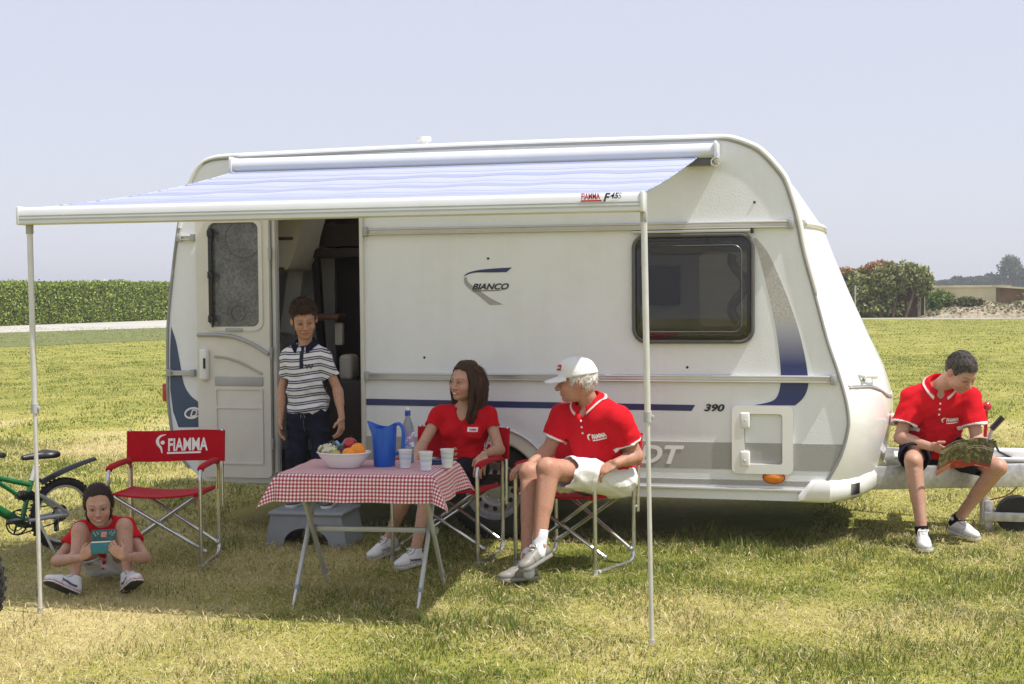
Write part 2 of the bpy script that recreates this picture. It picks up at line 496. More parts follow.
# ------------------------------------------------------------------ leaves
def leaf_quads(P, size, colors, flat=.0, aspect=.6):
    """random leaf-shaped quads at points P"""
    n = len(P)
    a = rng.normal(size=(n, 3)); a[:, 2] *= (1 - flat); a /= np.linalg.norm(a, axis=1)[:, None] + 1e-9
    b = rng.normal(size=(n, 3)); b -= a * (a * b).sum(1)[:, None]; b /= np.linalg.norm(b, axis=1)[:, None] + 1e-9
    s = (size * (.6 + .8 * rng.random(n)))[:, None]
    V = np.stack([P - a * s, P - b * s * aspect + a * s * .1, P + a * s, P + b * s * aspect + a * s * .1], 1).reshape(-1, 3)
    F = np.arange(4 * n).reshape(-1, 4)
    me = np_mesh('leaves', V, F, smooth=False)
    set_col(me, np.repeat(colors, 4, 0))
    return me
def leaf_cols(n, pal, var=.25):
    pal = np.asarray(pal); c = pal[rng.integers(0, len(pal), n)]
    return np.clip(c * (1 + var * rng.normal(size=(n, 1))), .005, 1)
M['leaf'] = attr_mat('leaf', .55, .15, 3, 0, trans=.25)
M['bark'] = mat('bark', (.12, .085, .06), .9, var=.35, vs=8, bump=.5, bs=25, bd=.02)
def in_ell(n, c, r, shell=.55):
    d = rng.normal(size=(n, 3)); d /= np.linalg.norm(d, axis=1)[:, None]
    rad = (shell + (1 - shell) * rng.random(n)) [:, None]
    bump = 1 + .16 * np.sin(d[:, 0:1] * 7 + c[0]) * np.sin(d[:, 2:3] * 6 + c[1]) + .1 * np.sin(d[:, 1:2] * 11 + c[2])
    return np.asarray(c) + d * np.asarray(r) * rad * bump

# clipped hedge
A0, A1 = np.array([-42.2, 40.5]), np.array([-30.2, 99.0]); hd = (A1 - A0) / np.linalg.norm(A1 - A0); hn = np.array([hd[1], -hd[0]])
L = np.linalg.norm(A1 - A0); n = 130000
u = rng.random(n) * L
face = rng.random(n); HW, HT = 1.0, 2.04
hz = np.where(face < .68, rng.random(n) ** .9 * HT, HT + .10 * rng.normal(size=n) * .6)
hx = np.where(face < .68, -.0 + .10 * rng.normal(size=n) + .16 * (fbm2(u * .9, hz * 1.3) - .5), -HW * rng.random(n))
hz = hz + .12 * (fbm2(u * .6, u * 0 + 3) - .5)
P = np.stack([A0[0] + hd[0] * u + hn[0] * hx, A0[1] + hd[1] * u + hn[1] * hx, np.clip(hz, .03, 3)], 1)
c = leaf_cols(n, [(.20, .27, .03), (.27, .34, .045), (.13, .18, .022), (.34, .40, .07)], .3)
hedge = link_mesh('hedge', leaf_quads(P, .06, c), M['leaf'])
tag(hedge, 'long clipped green hedge along the road behind the meadow', 'hedge')
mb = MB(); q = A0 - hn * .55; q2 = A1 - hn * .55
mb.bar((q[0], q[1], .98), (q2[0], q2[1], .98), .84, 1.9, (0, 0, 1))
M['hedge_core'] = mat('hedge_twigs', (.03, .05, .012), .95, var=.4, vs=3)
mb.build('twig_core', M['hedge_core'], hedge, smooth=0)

# ------------------------------------------------------------------ overgrown brick ruin on the right
GYR = 63.5
M['brick'] = None
t = NT('old_red_brick'); co = t.coord()
br = t.n('ShaderNodeTexBrick'); br.inputs['Scale'].default_value = 3.2
br.inputs['Color1'].default_value = (.26, .09, .05, 1); br.inputs['Color2'].default_value = (.34, .14, .08, 1); br.inputs['Mortar'].default_value = (.3, .26, .22, 1)
mpp = t.n('ShaderNodeMapping'); mpp.inputs['Rotation'].default_value = (PI / 2, 0, 0); t.l(co, mpp.inputs[0]); t.l(mpp.outputs[0], br.inputs['Vector'])
n = t.noise(1.5, 4, co); t.base(t.mix(t.math('MULTIPLY', n.outputs[0], .6), br.outputs[0], (.12, .08, .05), 'MIX')); t.set(Roughness=.9); M['brick'] = t.m
ruin = empty('brick_ruin', (1.0, GYR + 1.4, 0), 0, 'low ruined brick hut almost swallowed by ivy at the field edge', 'ruin')
mb = MB()
mb.plate([(-4.2, 0), (3.3, 0), (3.3, 1.9), (2.2, 2.25), (1.6, 2.5), (.2, 2.55), (-.6, 2.2), (-2.2, 2.1), (-3.0, 2.4), (-4.2, 2.3)], GYR + 1.0, GYR + 1.3, holes=[[(1.9, .0), (2.6, .0), (2.6, 1.3), (1.9, 1.3)][::-1]] if False else [])
mb.box((3.15, GYR + 2.6, .95), (.3, 2.6, 1.9)); mb.box((-4.05, GYR + 2.6, 1.1), (.3, 2.6, 2.2)); mb.box((-.4, GYR + 3.8, 1.1), (7.2, .3, 2.2))
mb.build('wall', M['brick'], ruin, smooth=0)
P = []
for (c, r, k) in [((-3.3, GYR + .5, 1.15), (1.5, .8, 1.15), 5200), ((-1.6, GYR + .4, 1.0), (1.3, .8, 1.1), 4800), ((.1, GYR + .2, 1.25), (1.1, .9, 1.05), 4800), ((1.55, GYR + .3, 1.75), (1.15, .9, .95), 5200),
                  ((2.3, GYR + .2, 2.05), (.95, .8, .72), 3600), ((3.15, GYR + .2, 1.75), (.6, .6, .85), 1600), ((.5, GYR + .1, .45), (2.2, .7, .5), 2600), ((-2.6, GYR - .1, .5), (1.8, .6, .5), 2400), ((.2, GYR + .5, 2.1), (1.2, .6, .35), 900), ((-3.2, GYR + .6, 2.15), (1.2, .6, .3), 900)]:
    P.append(in_ell(k, c, r, .45))
P = np.concatenate(P); P = P[P[:, 2] > .02]
c = leaf_cols(len(P), [(.22, .25, .085), (.30, .31, .12), (.15, .18, .06), (.36, .34, .15), (.27, .29, .10)], .3)
ivy = link_mesh('ivy_thicket', leaf_quads(P, .085, c), M['leaf'])
tag(ivy, 'dusty green ivy thicket climbing over the brick ruin', 'ivy')
P = np.concatenate([in_ell(1500, (-.75, GYR + .5, 2.22), (.75, .5, .32), .3), in_ell(2300, (1.15, GYR + .5, 2.42), (.95, .5, .42), .3), in_ell(700, (-2.6, GYR + .6, 2.25), (.8, .5, .3), .3)])
link_mesh('dry_foliage', leaf_quads(P, .085, leaf_cols(len(P), [(.42, .22, .12), (.34, .20, .10), (.30, .24, .10), (.48, .30, .18)], .25)), M['leaf'], ivy)
for (x, dx) in ((1.75, .25), (2.35, .5), (.7, -.15)):
    mb = MB(); mb.tube(smooth_path([(x, GYR - .3, 0), (x + dx * .4, GYR - .25, .6), (x + dx, GYR, 1.5)], 4), [.07] * 8 + [.045], 7); mb.build('trunk', M['bark'], ivy)
P = in_ell(2600, (4.0, GYR - .2, .75), (.72, .5, .62), .4); P = P[P[:, 2] > .02]
bush = link_mesh('bush', leaf_quads(P, .08, leaf_cols(len(P), [(.15, .22, .05), (.20, .27, .06), (.10, .15, .035)], .25)), M['leaf'])
tag(bush, 'bright green rounded bush at the right end of the ruin', 'bush')
mb = MB(); mb.tube([(4.0, GYR - .2, 0), (4.02, GYR - .2, .5)], [.05, .03], 6); mb.build('stem', M['bark'], bush)
mb = MB()
mb.tube([(-.10, GYR - 2.4, 0), (-.06, GYR - 2.4, 1.62)], .045, 8)
M['post'] = mat('weathered_post', (.36, .34, .31), .8, var=.2)
tag(mb.build('fence_post', M['post']), 'thin weathered fence post standing before the ivy thicket', 'post')
for (x, h, lb) in ((3.05, 2.35, 'left of two pale pillars rising over the ivy by the bush'), (3.42, 2.2, 'right of two pale pillars rising over the ivy by the bush')):
    mb = MB(); mb.box((x, GYR + .9, h / 2), (.16, .16, h), bev=.01); mb.box((x, GYR + .9, h + .03), (.22, .22, .06), bev=.01)
    tag(mb.build('pillar', M['post'], smooth=0), lb, 'pillar')
# hollow pale wall and brown shed far right
M['conc'] = mat('sandy_plaster', (.58, .51, .39), .9, var=.2, vs=.8, bump=.3, bs=4, bd=.05)
mb = MB(); mb.box((6.2, 78, .72), (4.9, .4, 1.44)); mb.box((6.2, 78, 1.5), (5.1, .55, .12))
tag(mb.build('plaster_wall', M['conc'], smooth=0), 'long low sandy plastered wall beyond the rubble heap', 'wall')
M['rust'] = mat('brown_boards', (.16, .095, .06), .85, var=.3, vs=2)
mb = MB(); mb.plate([(0, 0), (9, 0), (9, .75), (0, 1.42)], -1.2, 1.2)
sh = empty('shed', (7.6, 73, 0), 0, 'low brown shed with a slanting roof right of the plastered wall', 'shed')
mb.build('wall', M['rust'], sh, world=False, smooth=0)
mb = MB(); mb.plate([(-.2, 1.44), (9.2, .76), (9.2, .86), (-.2, 1.54)], -1.4, 1.4); mb.build('roof', M['conc'], sh, world=False, smooth=0)
# heap of earth and rubble
t = NT('rubble_earth'); co = t.coord(); n = t.noise(2.2, 6, co, .7); v = t.n('ShaderNodeTexVoronoi'); v.inputs['Scale'].default_value = 5; t.l(co, v.inputs['Vector'])
t.base(t.ramp(t.math('ADD', t.math('MULTIPLY', n.outputs[0], .7), t.math('MULTIPLY', v.outputs['Distance'], .35)), [(.3, (.16, .125, .075)), (.5, (.30, .25, .165)), (.7, (.44, .38, .28))]))
t.set(Roughness=.95); t.bump(n.outputs[0], .8, .2); M['rubble'] = t.m
def rub(a, b):
    x = 3.0 + 15 * a; y = GYR - 2.2 + 5.5 * b
    h = math.sin(PI * min(1, max(0, b))) ** .7 * min(1, a * 9) * min(1, (1 - a) * 9)
    return (x, y, h * (.35 + .75 * float(fbm2(np.array(x * .55), np.array(y * .8), 4))) - .02)
mb = MB(); mb.grid(rub, 120, 40)
tag(mb.build('rubble_heap', M['rubble']), kind='structure')
k = 1500; x = 3.4 + 13 * rng.random(k); y = GYR - 1.9 + 3.2 * rng.random(k)
P = np.stack([x, y, np.array([rub((a - 3) / 15, (b - GYR + 2.2) / 5.5)[2] for a, b in zip(x, y)]) + .02], 1)
tag(link_mesh('debris', leaf_quads(P, .11, leaf_cols(k, [(.34, .29, .2), (.25, .2, .13), (.4, .36, .28), (.12, .14, .05), (.16, .18, .06), (.2, .2, .08)], .25)), M['leaf']), kind='stuff')
P2 = np.concatenate([in_ell(1500, (9.3, GYR - .5, 1.0), (1.5, .6, .32), .3), in_ell(900, (5.2, GYR - .6, .75), (.9, .5, .25), .3)])
tag(link_mesh('weeds', leaf_quads(P2, .09, leaf_cols(len(P2), [(.12, .13, .05), (.18, .17, .07), (.08, .09, .03)], .25)), M['leaf']), kind='stuff')
tag(sheet('track', [(-6, GYR - 4.4), (30, GYR - 2.2), (30, GYR - .4), (-6, GYR - 3.0)], .012, M['road']), kind='structure')

# far trees on the skyline
def far_tree(x, y, h, wd, k, lab, lobes):
    P = []
    for i in range(lobes):
        a = rng.random() * 2 * PI; q = rng.random()
        zc = h * (.38 + .45 * rng.random()); rx = wd * (.30 + .18 * rng.random()) * (1.15 - .5 * (zc / h - .38) / .45)
        P.append(in_ell(k // lobes, (x + wd * .32 * math.cos(a) * q, y + wd * .3 * math.sin(a) * q, zc), (rx, rx, h * (.16 + .08 * rng.random())), .3))
    P.append(in_ell(k // 5, (x, y, h * .45), (wd * .45, wd * .45, h * .42), .5))
    P = np.concatenate(P); P = P[P[:, 2] > .1]
    tr = empty('tree', (x, y, 0), 0, lab, 'tree', 'trees on the far skyline')
    link_mesh('crown', leaf_quads(P, .30, leaf_cols(len(P), [(.05, .075, .03), (.07, .10, .04), (.035, .055, .025)], .25)), M['leaf'], tr)
    mb = MB(); mb.tube([(x, y, 0), (x + .1, y, h * .35), (x, y, h * .6)], [.35, .25, .1], 7); mb.build('trunk', M['bark'], tr)
FY = 330
for (px, h, wd, lab) in [(946, 3.3, 4.0, 'leftmost and smallest of the hazy far trees, near the bush'), (957, 4.2, 5.2, 'second hazy far tree from the left, low and round'), (968, 3.7, 4.4, 'third hazy far tree from the left, low and bushy'), (979, 4.2, 5.2, 'fourth hazy far tree from the left, mid sized'),
                         (991, 4.9, 5.2, 'hazy far tree just left of the tallest one'), (1009, 8.8, 6.4, 'tallest hazy far tree on the right skyline'), (1022, 6.0, 6.0, 'hazy far tree at the right edge of the photo')]:
    d = (fwd + rr * (px - 512) / FOC); d = d / d[1]
    far_tree(d[0] * (FY + 8.58), FY, h * (1.02 if h > 8 else .9), wd, 2600, lab, 7)
P = np.concatenate([in_ell(500, (x, FY + 12 + 6 * math.sin(x), 1.6), (4, 2, 1.4 + .4 * math.sin(x * 1.7)), .2) for x in np.arange(10, 90, 3.5)])
tag(link_mesh('distant_wood', leaf_quads(P[P[:, 2] > .1], .32, leaf_cols(len(P[P[:, 2] > .1]), [(.05, .075, .03), (.07, .10, .04)], .25)), M['leaf']), kind='stuff')

# ------------------------------------------------------------------ grass blades
def grass(name, X, Y, H, W, lean, col, lying):
    n = len(X); th = rng.random(n) * 2 * PI
    fa = rng.random(n) * 2 * PI
    dx, dy = np.cos(th), np.sin(th); wx, wy = np.cos(fa), np.sin(fa)
    z0 = ground_z(X, Y) * np.clip(1 - (np.hypot(X + 2, Y) - 7) / 4, 0, 1)
    lz = np.where(lying, .12 + .25 * rng.random(n), 1.0)
    ln = np.where(lying, .95, lean)
    def lvl(t, wd):
        bx = X + dx * H * ln * t ** 1.6; by = Y + dy * H * ln * t ** 1.6
        bz = z0 + np.where(lying, .012 + .02 * rng.random(n), 0) + H * t * np.sqrt(np.clip(1 - (ln * t * .8) ** 2, .05, 1)) * lz
        return np.stack([bx - wx * W * wd, by - wy * W * wd, bz], 1), np.stack([bx + wx * W * wd, by + wy * W * wd, bz], 1)
    a0, b0 = lvl(0, .5); a1, b1 = lvl(.55, .42); a2, b2 = lvl(1.0, .06)
    V = np.stack([a0, b0, a1, b1, (a2 + b2) / 2], 1).reshape(-1, 3)
    k = np.arange(n)[:, None] * 5
    me = np_mesh(name, V, np.concatenate([k, k + 1, k + 3, k + 2], 1), np.concatenate([k + 2, k + 3, k + 4], 1), smooth=False)
    set_col(me, np.repeat(col, 5, 0))
    return tag(link_mesh(name, me, M['grass']), kind='stuff')
M['grass'] = attr_mat('grass_blade', .7, .12, 5, 0, trans=.3)
def scatter(n, d0, d1, spread, lo=0.0):
    d = np.sqrt(d0 ** 2 + (d1 ** 2 - d0 ** 2) * rng.random(n))
    l = (lo + (spread - lo) * rng.random(n)) * np.where(rng.random(n) < .5, -1, 1) * d
    return fwd[0] * d + rgt[0] * l, CY + fwd[1] * d + rgt[1] * l, d
GREEN = np.array([[.095, .155, .026], [.135, .190, .034], [.190, .238, .046]]); YEL = np.array([[.36, .34, .085], [.29, .285, .06]]); STRAW = np.array([[.55, .46, .235], [.46, .375, .175], [.61, .53, .30]])
def grass_cols(X, Y, dry_bias=0.0, d0_=0):
    n = len(X)
    dry = dryness(X, Y) + dry_bias
    r = rng.random(n)
    pS = np.clip((dry - (.235 if d0_ < 10 else .29)) * 2.2, .08, .90); pY = .38
    c = np.where((r < pS)[:, None], STRAW[rng.integers(0, 3, n)], np.where((r < pS + (1 - pS) * pY)[:, None], YEL[rng.integers(0, 2, n)], GREEN[rng.integers(0, 3, n)]))
    return np.clip(c * (1 + .2 * rng.normal(size=(n, 1))), .01, .8), r < pS, dry
for (n, d0, d1, W, H0, l0, l1) in ((190000, 4.3, 9.0, .0042, .042, 0, .47), (150000, 9.0, 15, .007, .045, 0, .47), (150000, 15, 32, .012, .032, 0, .47), (90000, 32, 64, .028, .032, 0, .47),
                                   (70000, 3.6, 9.0, .0062, .045, .47, .95), (50000, 9.0, 15, .011, .048, .47, .95), (40000, 15, 32, .022, .055, .47, .9), (26000, 32, 64, .05, .065, .47, .8)):
    X, Y, d = scatter(n, d0, d1, l1, l0)
    col, st, dry = grass_cols(X, Y, -.16 if d0 > 14 else 0, d0)
    if d0 > 14: col = np.clip(col * .75 + .25 * np.array([.17, .235, .055]), 0, 1)
    tuft = np.clip(fbm2(X * 3.1 + 3, Y * 3.1, 3) * 2.4 - .65, .22, 2.0)
    H = H0 * (.5 + .9 * rng.random(n)) * tuft
    under = (Y > -.25) & (Y < .5) & (X > -1.5) & (X < .2)          # unmown tufts along the caravan side
    H = np.where(under & ~st & (rng.random(n) < .5), H * 2.2 + .02, H)
    for (tx, ty) in TROD: H = H * (1 - .6 * np.exp(-((X - tx) ** 2 + (Y - ty) ** 2) / .13 ** 2))
    weed = (fbm2(X * 1.7 + 50, Y * 1.7 + 20, 2) > .70) & ~st & (rng.random(n) < .35); H = np.where(weed & (d < 15), H * 1.9 + .012, H)
    thin = rng.random(n) < .35 * np.clip((dry - .42) / .22, 0, 1)
    keep = ~thin & ~((Y > .5) & (Y < 1.9) & (X > -4.4) & (X < -.3))
    lying = st & (rng.random(n) < .7)
    H = np.where(lying, .025 + .05 * rng.random(n) ** 1.5, H)
    grass('grass', X[keep], Y[keep], H[keep], np.full(keep.sum(), W) * (.7 + .6 * rng.random(keep.sum())), (.25 + .5 * rng.random(n))[keep], col[keep], lying[keep])

# ================================================================== CARAVAN (near side wall lies in the plane y = 0)
van = empty('caravan', (-2.3, 1.05, 0), 0, 'white touring caravan with blue stripe and side door folded open', 'caravan')
FR = [(-.807, 2.505), (-.73, 2.492), (-.656, 2.465), (-.59, 2.432), (-.537, 2.385), (-.478, 2.318), (-.426, 2.245), (-.385, 2.13), (-.348, 1.993), (-.309, 1.798), (-.243, 1.554), (-.172, 1.284), (-.105, 1.08), (-.064, .93), (-.047, .82), (-.051, .738), (-.092, .587), (-.174, .428), (-.225, .352), (-.25, .305)]
RE = [(-4.25, .335), (-4.30, .372), (-4.365, .42), (-4.434, .505), (-4.48, .62), (-4.502, .76), (-4.514, .943), (-4.506, 1.349), (-4.478, 1.618), (-4.419, 2.019), (-4.363, 2.252), (-4.325, 2.34), (-4.287, 2.405), (-4.24, 2.45), (-4.18, 2.475), (-4.08, 2.487)]
FRB = [.0, .0, .005, .01, .015, .02, .04, .075, .13, .165, .20, .25, .28, .285, .285, .285, .30, .35, .37, .36]
ROOF = [(x, 2.487 + (2.505 - 2.487) * (x + 4.08) / 3.273 + .012 * math.sin(PI * (x + 4.08) / 3.273)) for x in np.linspace(-3.8, -1.0, 9)]
AX, AR, AZ = -2.26, .40, .31          # wheel axle x, arch radius, axle height
arch = [(AX - AR * math.cos(R_(a)), AZ + AR * math.sin(R_(a))) for a in np.linspace(0, 180, 21)]
def wall_outline():
    return ROOF + FR + arch[::-1] + RE
t_holes = [[(-3.713, .40), (-3.713, 2.12), (-3.123, 2.12), (-3.123, .40)], rrect(-1.31, 1.30, -.63, 1.895, .06)[::-1]]
mb = MB(); mb.plate(wall_outline(), 0, .035, holes=t_holes)
mb.build('side_wall', M['wall'], van, smooth=30)
ADDED_FWIN = rrect(-1.17, 1.30, -.50, 1.88, .06)  # added far window, brightens the interior behind the near pane
mb = MB(); mb.plate(ROOF + FR + RE, 2.065, 2.1, holes=[ADDED_FWIN[::-1]]); mb.build('side_wall', M['wall'], van, smooth=30)
# shell: roof, nose and tail lofted across the width
WY = 2.1
vs = [-1, -.985, -.95, -.88, -.78, -.6, -.4, -.2, 0, .2, .4, .6, .78, .88, .95, .985, 1]
def prof(v): return (1 - abs(v) ** 2.3) ** (1 / 1.35)
def loft(path, bul):
    V = []
    for v in vs:
        y = WY / 2 + v * WY / 2; p = prof(v)
        V += [(x + bx * p, y, z + bz * p) for (x, z), (bx, bz) in zip(path, bul)]
    n = len(path)
    F = [(i * n + j, i * n + j + 1, (i + 1) * n + j + 1, (i + 1) * n + j) for i in range(len(vs) - 1) for j in range(n - 1)]
    return V, F
mb = MB(); mb.add(*loft(FR, [(b, .03 * (1 - k / 19) if k < 5 else 0) for k, b in enumerate(FRB)])); mb.build('front_panel', M['gel'], van, smooth=60)
V, F = loft([RE[-1]] + ROOF + [FR[0]], [(0, .03)] * 11); nq = 10
OPEN = {(i, j) for i in range(16) for j in range(10) if 5 <= i <= 10 and j in (2, 7)}  # roof openings added to let daylight into the interior
mb = MB(); mb.add(V, [f for k, f in enumerate(F) if (k // nq, k % nq) not in OPEN]); mb.build('roof', M['gel'], van, smooth=60)
t = NT('added_opal_panel'); t.base((.8, .8, .78)); t.set(Roughness=.3); tr = t.n('ShaderNodeBsdfTranslucent'); tr.inputs[0].default_value = (.85, .84, .80, 1); ms = t.n('ShaderNodeMixShader'); ms.inputs[0].default_value = .95
t.l(t.p.outputs[0], ms.inputs[1]); t.l(tr.outputs[0], ms.inputs[2]); t.l(ms.outputs[0], t.out.inputs[0]); M['opal'] = t.m
for xc in (-3.275, -1.525):
    mb = MB(); mb.box((xc, 1.05, 2.556), (.40, 1.4, .012), bev=.004); mb.build('added_roof_light', M['opal'], van)  # unseen panel added over each opening to light the interior
mb = MB(); mb.add(*loft(RE, [(-.06, 0)] * 12 + [(-.04, .02), (-.03, .025), (-.01, .03), (0, .03)])); mb.build('rear_panel', M['gel'], van, smooth=60)
# grey edge trim following the wall outline, both sides
for y in (-.004, 2.104):
    mb = MB(); P = smooth_path([(x, y, z) for x, z in RE[2:] + ROOF + FR[:-2]], 3); mb.tube(P, .0105, 8, flat=1); mb.build('edge_trim', M['trim'], van)
mb = MB(); mb.tube(smooth_path([(x + .012, -.001, z + .014) for x, z in RE[9:] + ROOF + FR[:11]], 3), .016, 8); mb.build('roof_bead', M['gel'], van)
# nose details: seam of the locker lid, rain band, grab handle
def on_nose(zq, v, off=0.0):
    zs = [p[1] for p in FR][::-1]; x = np.interp(zq, zs, [p[0] for p in FR][::-1]); b = np.interp(zq, zs, FRB[::-1])
    return np.array([x + b * prof(v) + off, WY / 2 + v * WY / 2, zq])
mb = MB(); mb.tube([on_nose(1.985, v, .006) for v in np.linspace(-.985, .985, 40)], .018, 8, flat=1.2); mb.build('rain_band', M['gel'], van)
mb = MB(); mb.tube([on_nose(1.985, v, .012) for v in (-.985, -.96)], .026, 8); mb.build('band_cap', M['rail'], van)
lid = [(-.97, .995), (-.9, .993), (-.8, .988), (-.7, .975), (-.6, .95), (-.5, .92), (-.4, .90), (-.2, .885), (0, .88), (.2, .885), (.4, .90), (.6, .95), (.8, .988), (.97, .995)]
mb = MB(); mb.tube(smooth_path([on_nose(z, v, .004) for v, z in lid], 5), .005, 6); mb.build('locker_seam', M['mid_pl'], van)
mb = MB(); mb.tube(smooth_path([on_nose(z + .014, v, -.001) for v, z in lid], 5), .007, 8); mb.build('locker_lid_edge', M['gel'], van)
for s in (-1, 1):
    mb = MB(); P = [on_nose(1.062, s * .86, 0), on_nose(1.06, s * .85, .03), on_nose(1.055, s * .79, .045), on_nose(1.045, s * .71, .035), on_nose(1.04, s * .69, 0)]
    mb.tube(smooth_path(P, 5), .009, 8, flat=1.5); mb.build('grab_handle', M['gel'], van)
    mb = MB(); q = on_nose(1.05, s * .78, -.004); mb.ell(q, (.008, .11, .028)); mb.build('handle_recess', M['white_pl'], van)
# corner bumper mouldings
def bumper(s):
    mb = MB(); N = 26; sec = [(0, .0), (.028, .03), (.03, .10), (.012, .135), (-.05, .14), (-.05, 0)]
    V = []; F = []
    for i in range(N):
        tt = i / (N - 1)
        if tt < .3: base = np.array([-.34 + .20 * tt / .3, -.004]); nr = np.array([0, -1.])
        else:
            v = -1 + .80 * ((tt - .3) / .7) ** 1.35
            q = on_nose(.40, max(v, -.9995)); q2 = on_nose(.40, min(v + .02, 0)); base = q[:2] + np.array([.0, -.004 if v < -.97 else 0]); d = nrm((q2 - q)[:2]); nr = np.array([d[1], -d[0]])
            if tt < .4: nr = nrm(nr + np.array([0, -2 * (.4 - tt) / .1]))
        hs = min(1, .35 + tt / .12 * .65) if tt < .12 else 1
        for (o, z) in sec:
            p = base + nr * o
            V.append((p[0], p[1] if s < 0 else WY - p[1], .302 + z * hs + .045 * max(0, (tt - .55)) / .45))
    m = len(sec)
    for i in range(N - 1):
        if i in (12, 13, 14): 
            pass
        for k in range(m):
            k2 = (k + 1) % m
            if i in (12, 13) and k == 1: continue       # slot in the moulding
            F.append((i * m + k, i * m + k2, (i + 1) * m + k2, (i + 1) * m + k))
    F.append(tuple(range(m))); F.append(tuple((N - 1) * m + k for k in range(m))[::-1])
    mb.add(V, F); return mb
for s in (-1, 1): bumper(s).build('bumper', M['gel'], van, smooth=50)

def rail(x0, x1, z, h=.046, name='rail'):
    mb = MB(); mb.box(((x0 + x1) / 2, -.010, z), (x1 - x0, .02, h), bev=.005)
    o = mb.build(name, M['rail'], van)
    mb = MB(); mb.box(((x0 + x1) / 2, -.024, z + h * .32), (x1 - x0, .012, h * .22), bev=.003); mb.box(((x0 + x1) / 2, -.024, z - h * .36), (x1 - x0, .012, h * .2), bev=.003)
    mb.build('rib', M['rail'], o)
    for x in (x0, x1):
        mb = MB(); mb.box((x, -.018, z), (.035, .034, h + .014), bev=.006); mb.build('end_cap', M['mid_pl'], o)
rail(-3.085, -.385, 1.982); rail(-3.085, -.135, 1.047); rail(-4.40, -4.30, 1.965, .034); rail(-4.49, -4.32, 1.06, .034)
for xa, wa in ((-1.06, 1.6), (-2.895, .45)):
    mb = MB(); mb.box((xa, -.008, .372), (wa, .016, .018), bev=.003); mb.build('skirt_rail', M['alu'], van)
def decal(name, out, m, y=-.0025, holes=(), parent=None):
    mb = MB(); mb.plate(out, y, y + .0035, holes=holes); return mb.build(name, m, parent or van, smooth=0)
decal('stripe', [(-3.098, .858), (-.985, .847), (-.962, .884), (-3.098, .900)], M['blue_ink'])
decal('dotted_band', [(-1.86, .492), (-.142, .492), (-.064, .656), (-1.86, .656)], M['dots'])
decal('dotted_band', [(-3.1, .50), (-2.665, .50), (-2.665, .656), (-3.1, .656)], M['dots'])
decal('dotted_band', [(-1.84, .395), (-.20, .395), (-.185, .428), (-1.84, .428)], M['dots'])
# swoosh at the front: gradient film from grey dots to dark blue
outl = smooth_path([(-.605, 1.90), (-.575, 1.80), (-.53, 1.62), (-.485, 1.42), (-.458, 1.24), (-.445, 1.08), (-.452, .985), (-.475, .93), (-.52, .905), (-.60, .888)], 6)
inl = smooth_path([(-.36, .888), (-.315, .93), (-.288, .985), (-.283, 1.05), (-.305, 1.20), (-.355, 1.40), (-.435, 1.62), (-.515, 1.80), (-.588, 1.90)], 6)
t = NT('gradient_film'); co = t.coord(); sx_ = t.n('ShaderNodeSeparateXYZ'); t.l(co, sx_.inputs[0])
v = t.n('ShaderNodeTexVoronoi'); v.inputs['Scale'].default_value = 150; t.l(co, v.inputs['Vector'])
zz = t.math('MULTIPLY_ADD', sx_.outputs[2], -1 / .30, 1.43 / .30)
dt = t.ramp(v.outputs['Distance'], [(.30, (.28, .275, .265)), (.5, (.52, .51, .48))])
t.base(t.mix(t.ramp(zz, [(0.0, (0, 0, 0)), (1, (1, 1, 1))]), t.mix(t.ramp(zz, [(-0, (0, 0, 0)), (.25, (1, 1, 1))]), dt, (.50, .50, .54)), (.030, .043, .155))); t.set(Roughness=.4); M['grad'] = t.m
decal('swoosh', [tuple(p) for p in outl] + [tuple(p) for p in inl], M['grad'])
# swoosh at the tail with a round letter logo
tl = smooth_path([(-4.482, 1.37), (-4.448, 1.27), (-4.42, 1.12), (-4.395, .985), (-4.35, .91), (-4.285, .86)], 6)
sw = decal('swoosh', [tuple(p) for p in tl] + [(-4.285, .695), (-4.44, .692), (-4.478, .80), (-4.496, .95), (-4.492, 1.2)], M['slate_ink'])
mb = MB(); ring = [(-4.335 + .052 * math.cos(a) + .012 * math.sin(a), -.005, .79 + .034 * math.sin(a)) for a in np.linspace(R_(20), R_(330), 26)]
mb.tube(ring, .0065, 6, flat=.25, up=(0, 1, 0)); mb.build('round_logo', M['white_ink'], sw)
def wall_text(name, body, x, z, size, m, shear=.3, bold=.02, sx=1.0, y=-.005, parent=None, space=1.0):
    V, F = text_geo(body, size, shear, bold, sx, space); mb = MB()
    mb.add([(x + a, y, z + b) for a, b in V], F); return mb.build(name, m, parent or van, smooth=0, recalc=False)
wall_text('round_logo_letter', 'D', -4.325, .79, .05, M['white_ink'], .35, .02, 1.0, parent=sw)
wall_text('lettering', '390', -.845, .868, .046, M['blk_ink'], .25, .035, 1.35)
wall_text('lettering', 'FENDT', -1.335, .575, .115, M['white_ink'], .3, .03, 1.2)
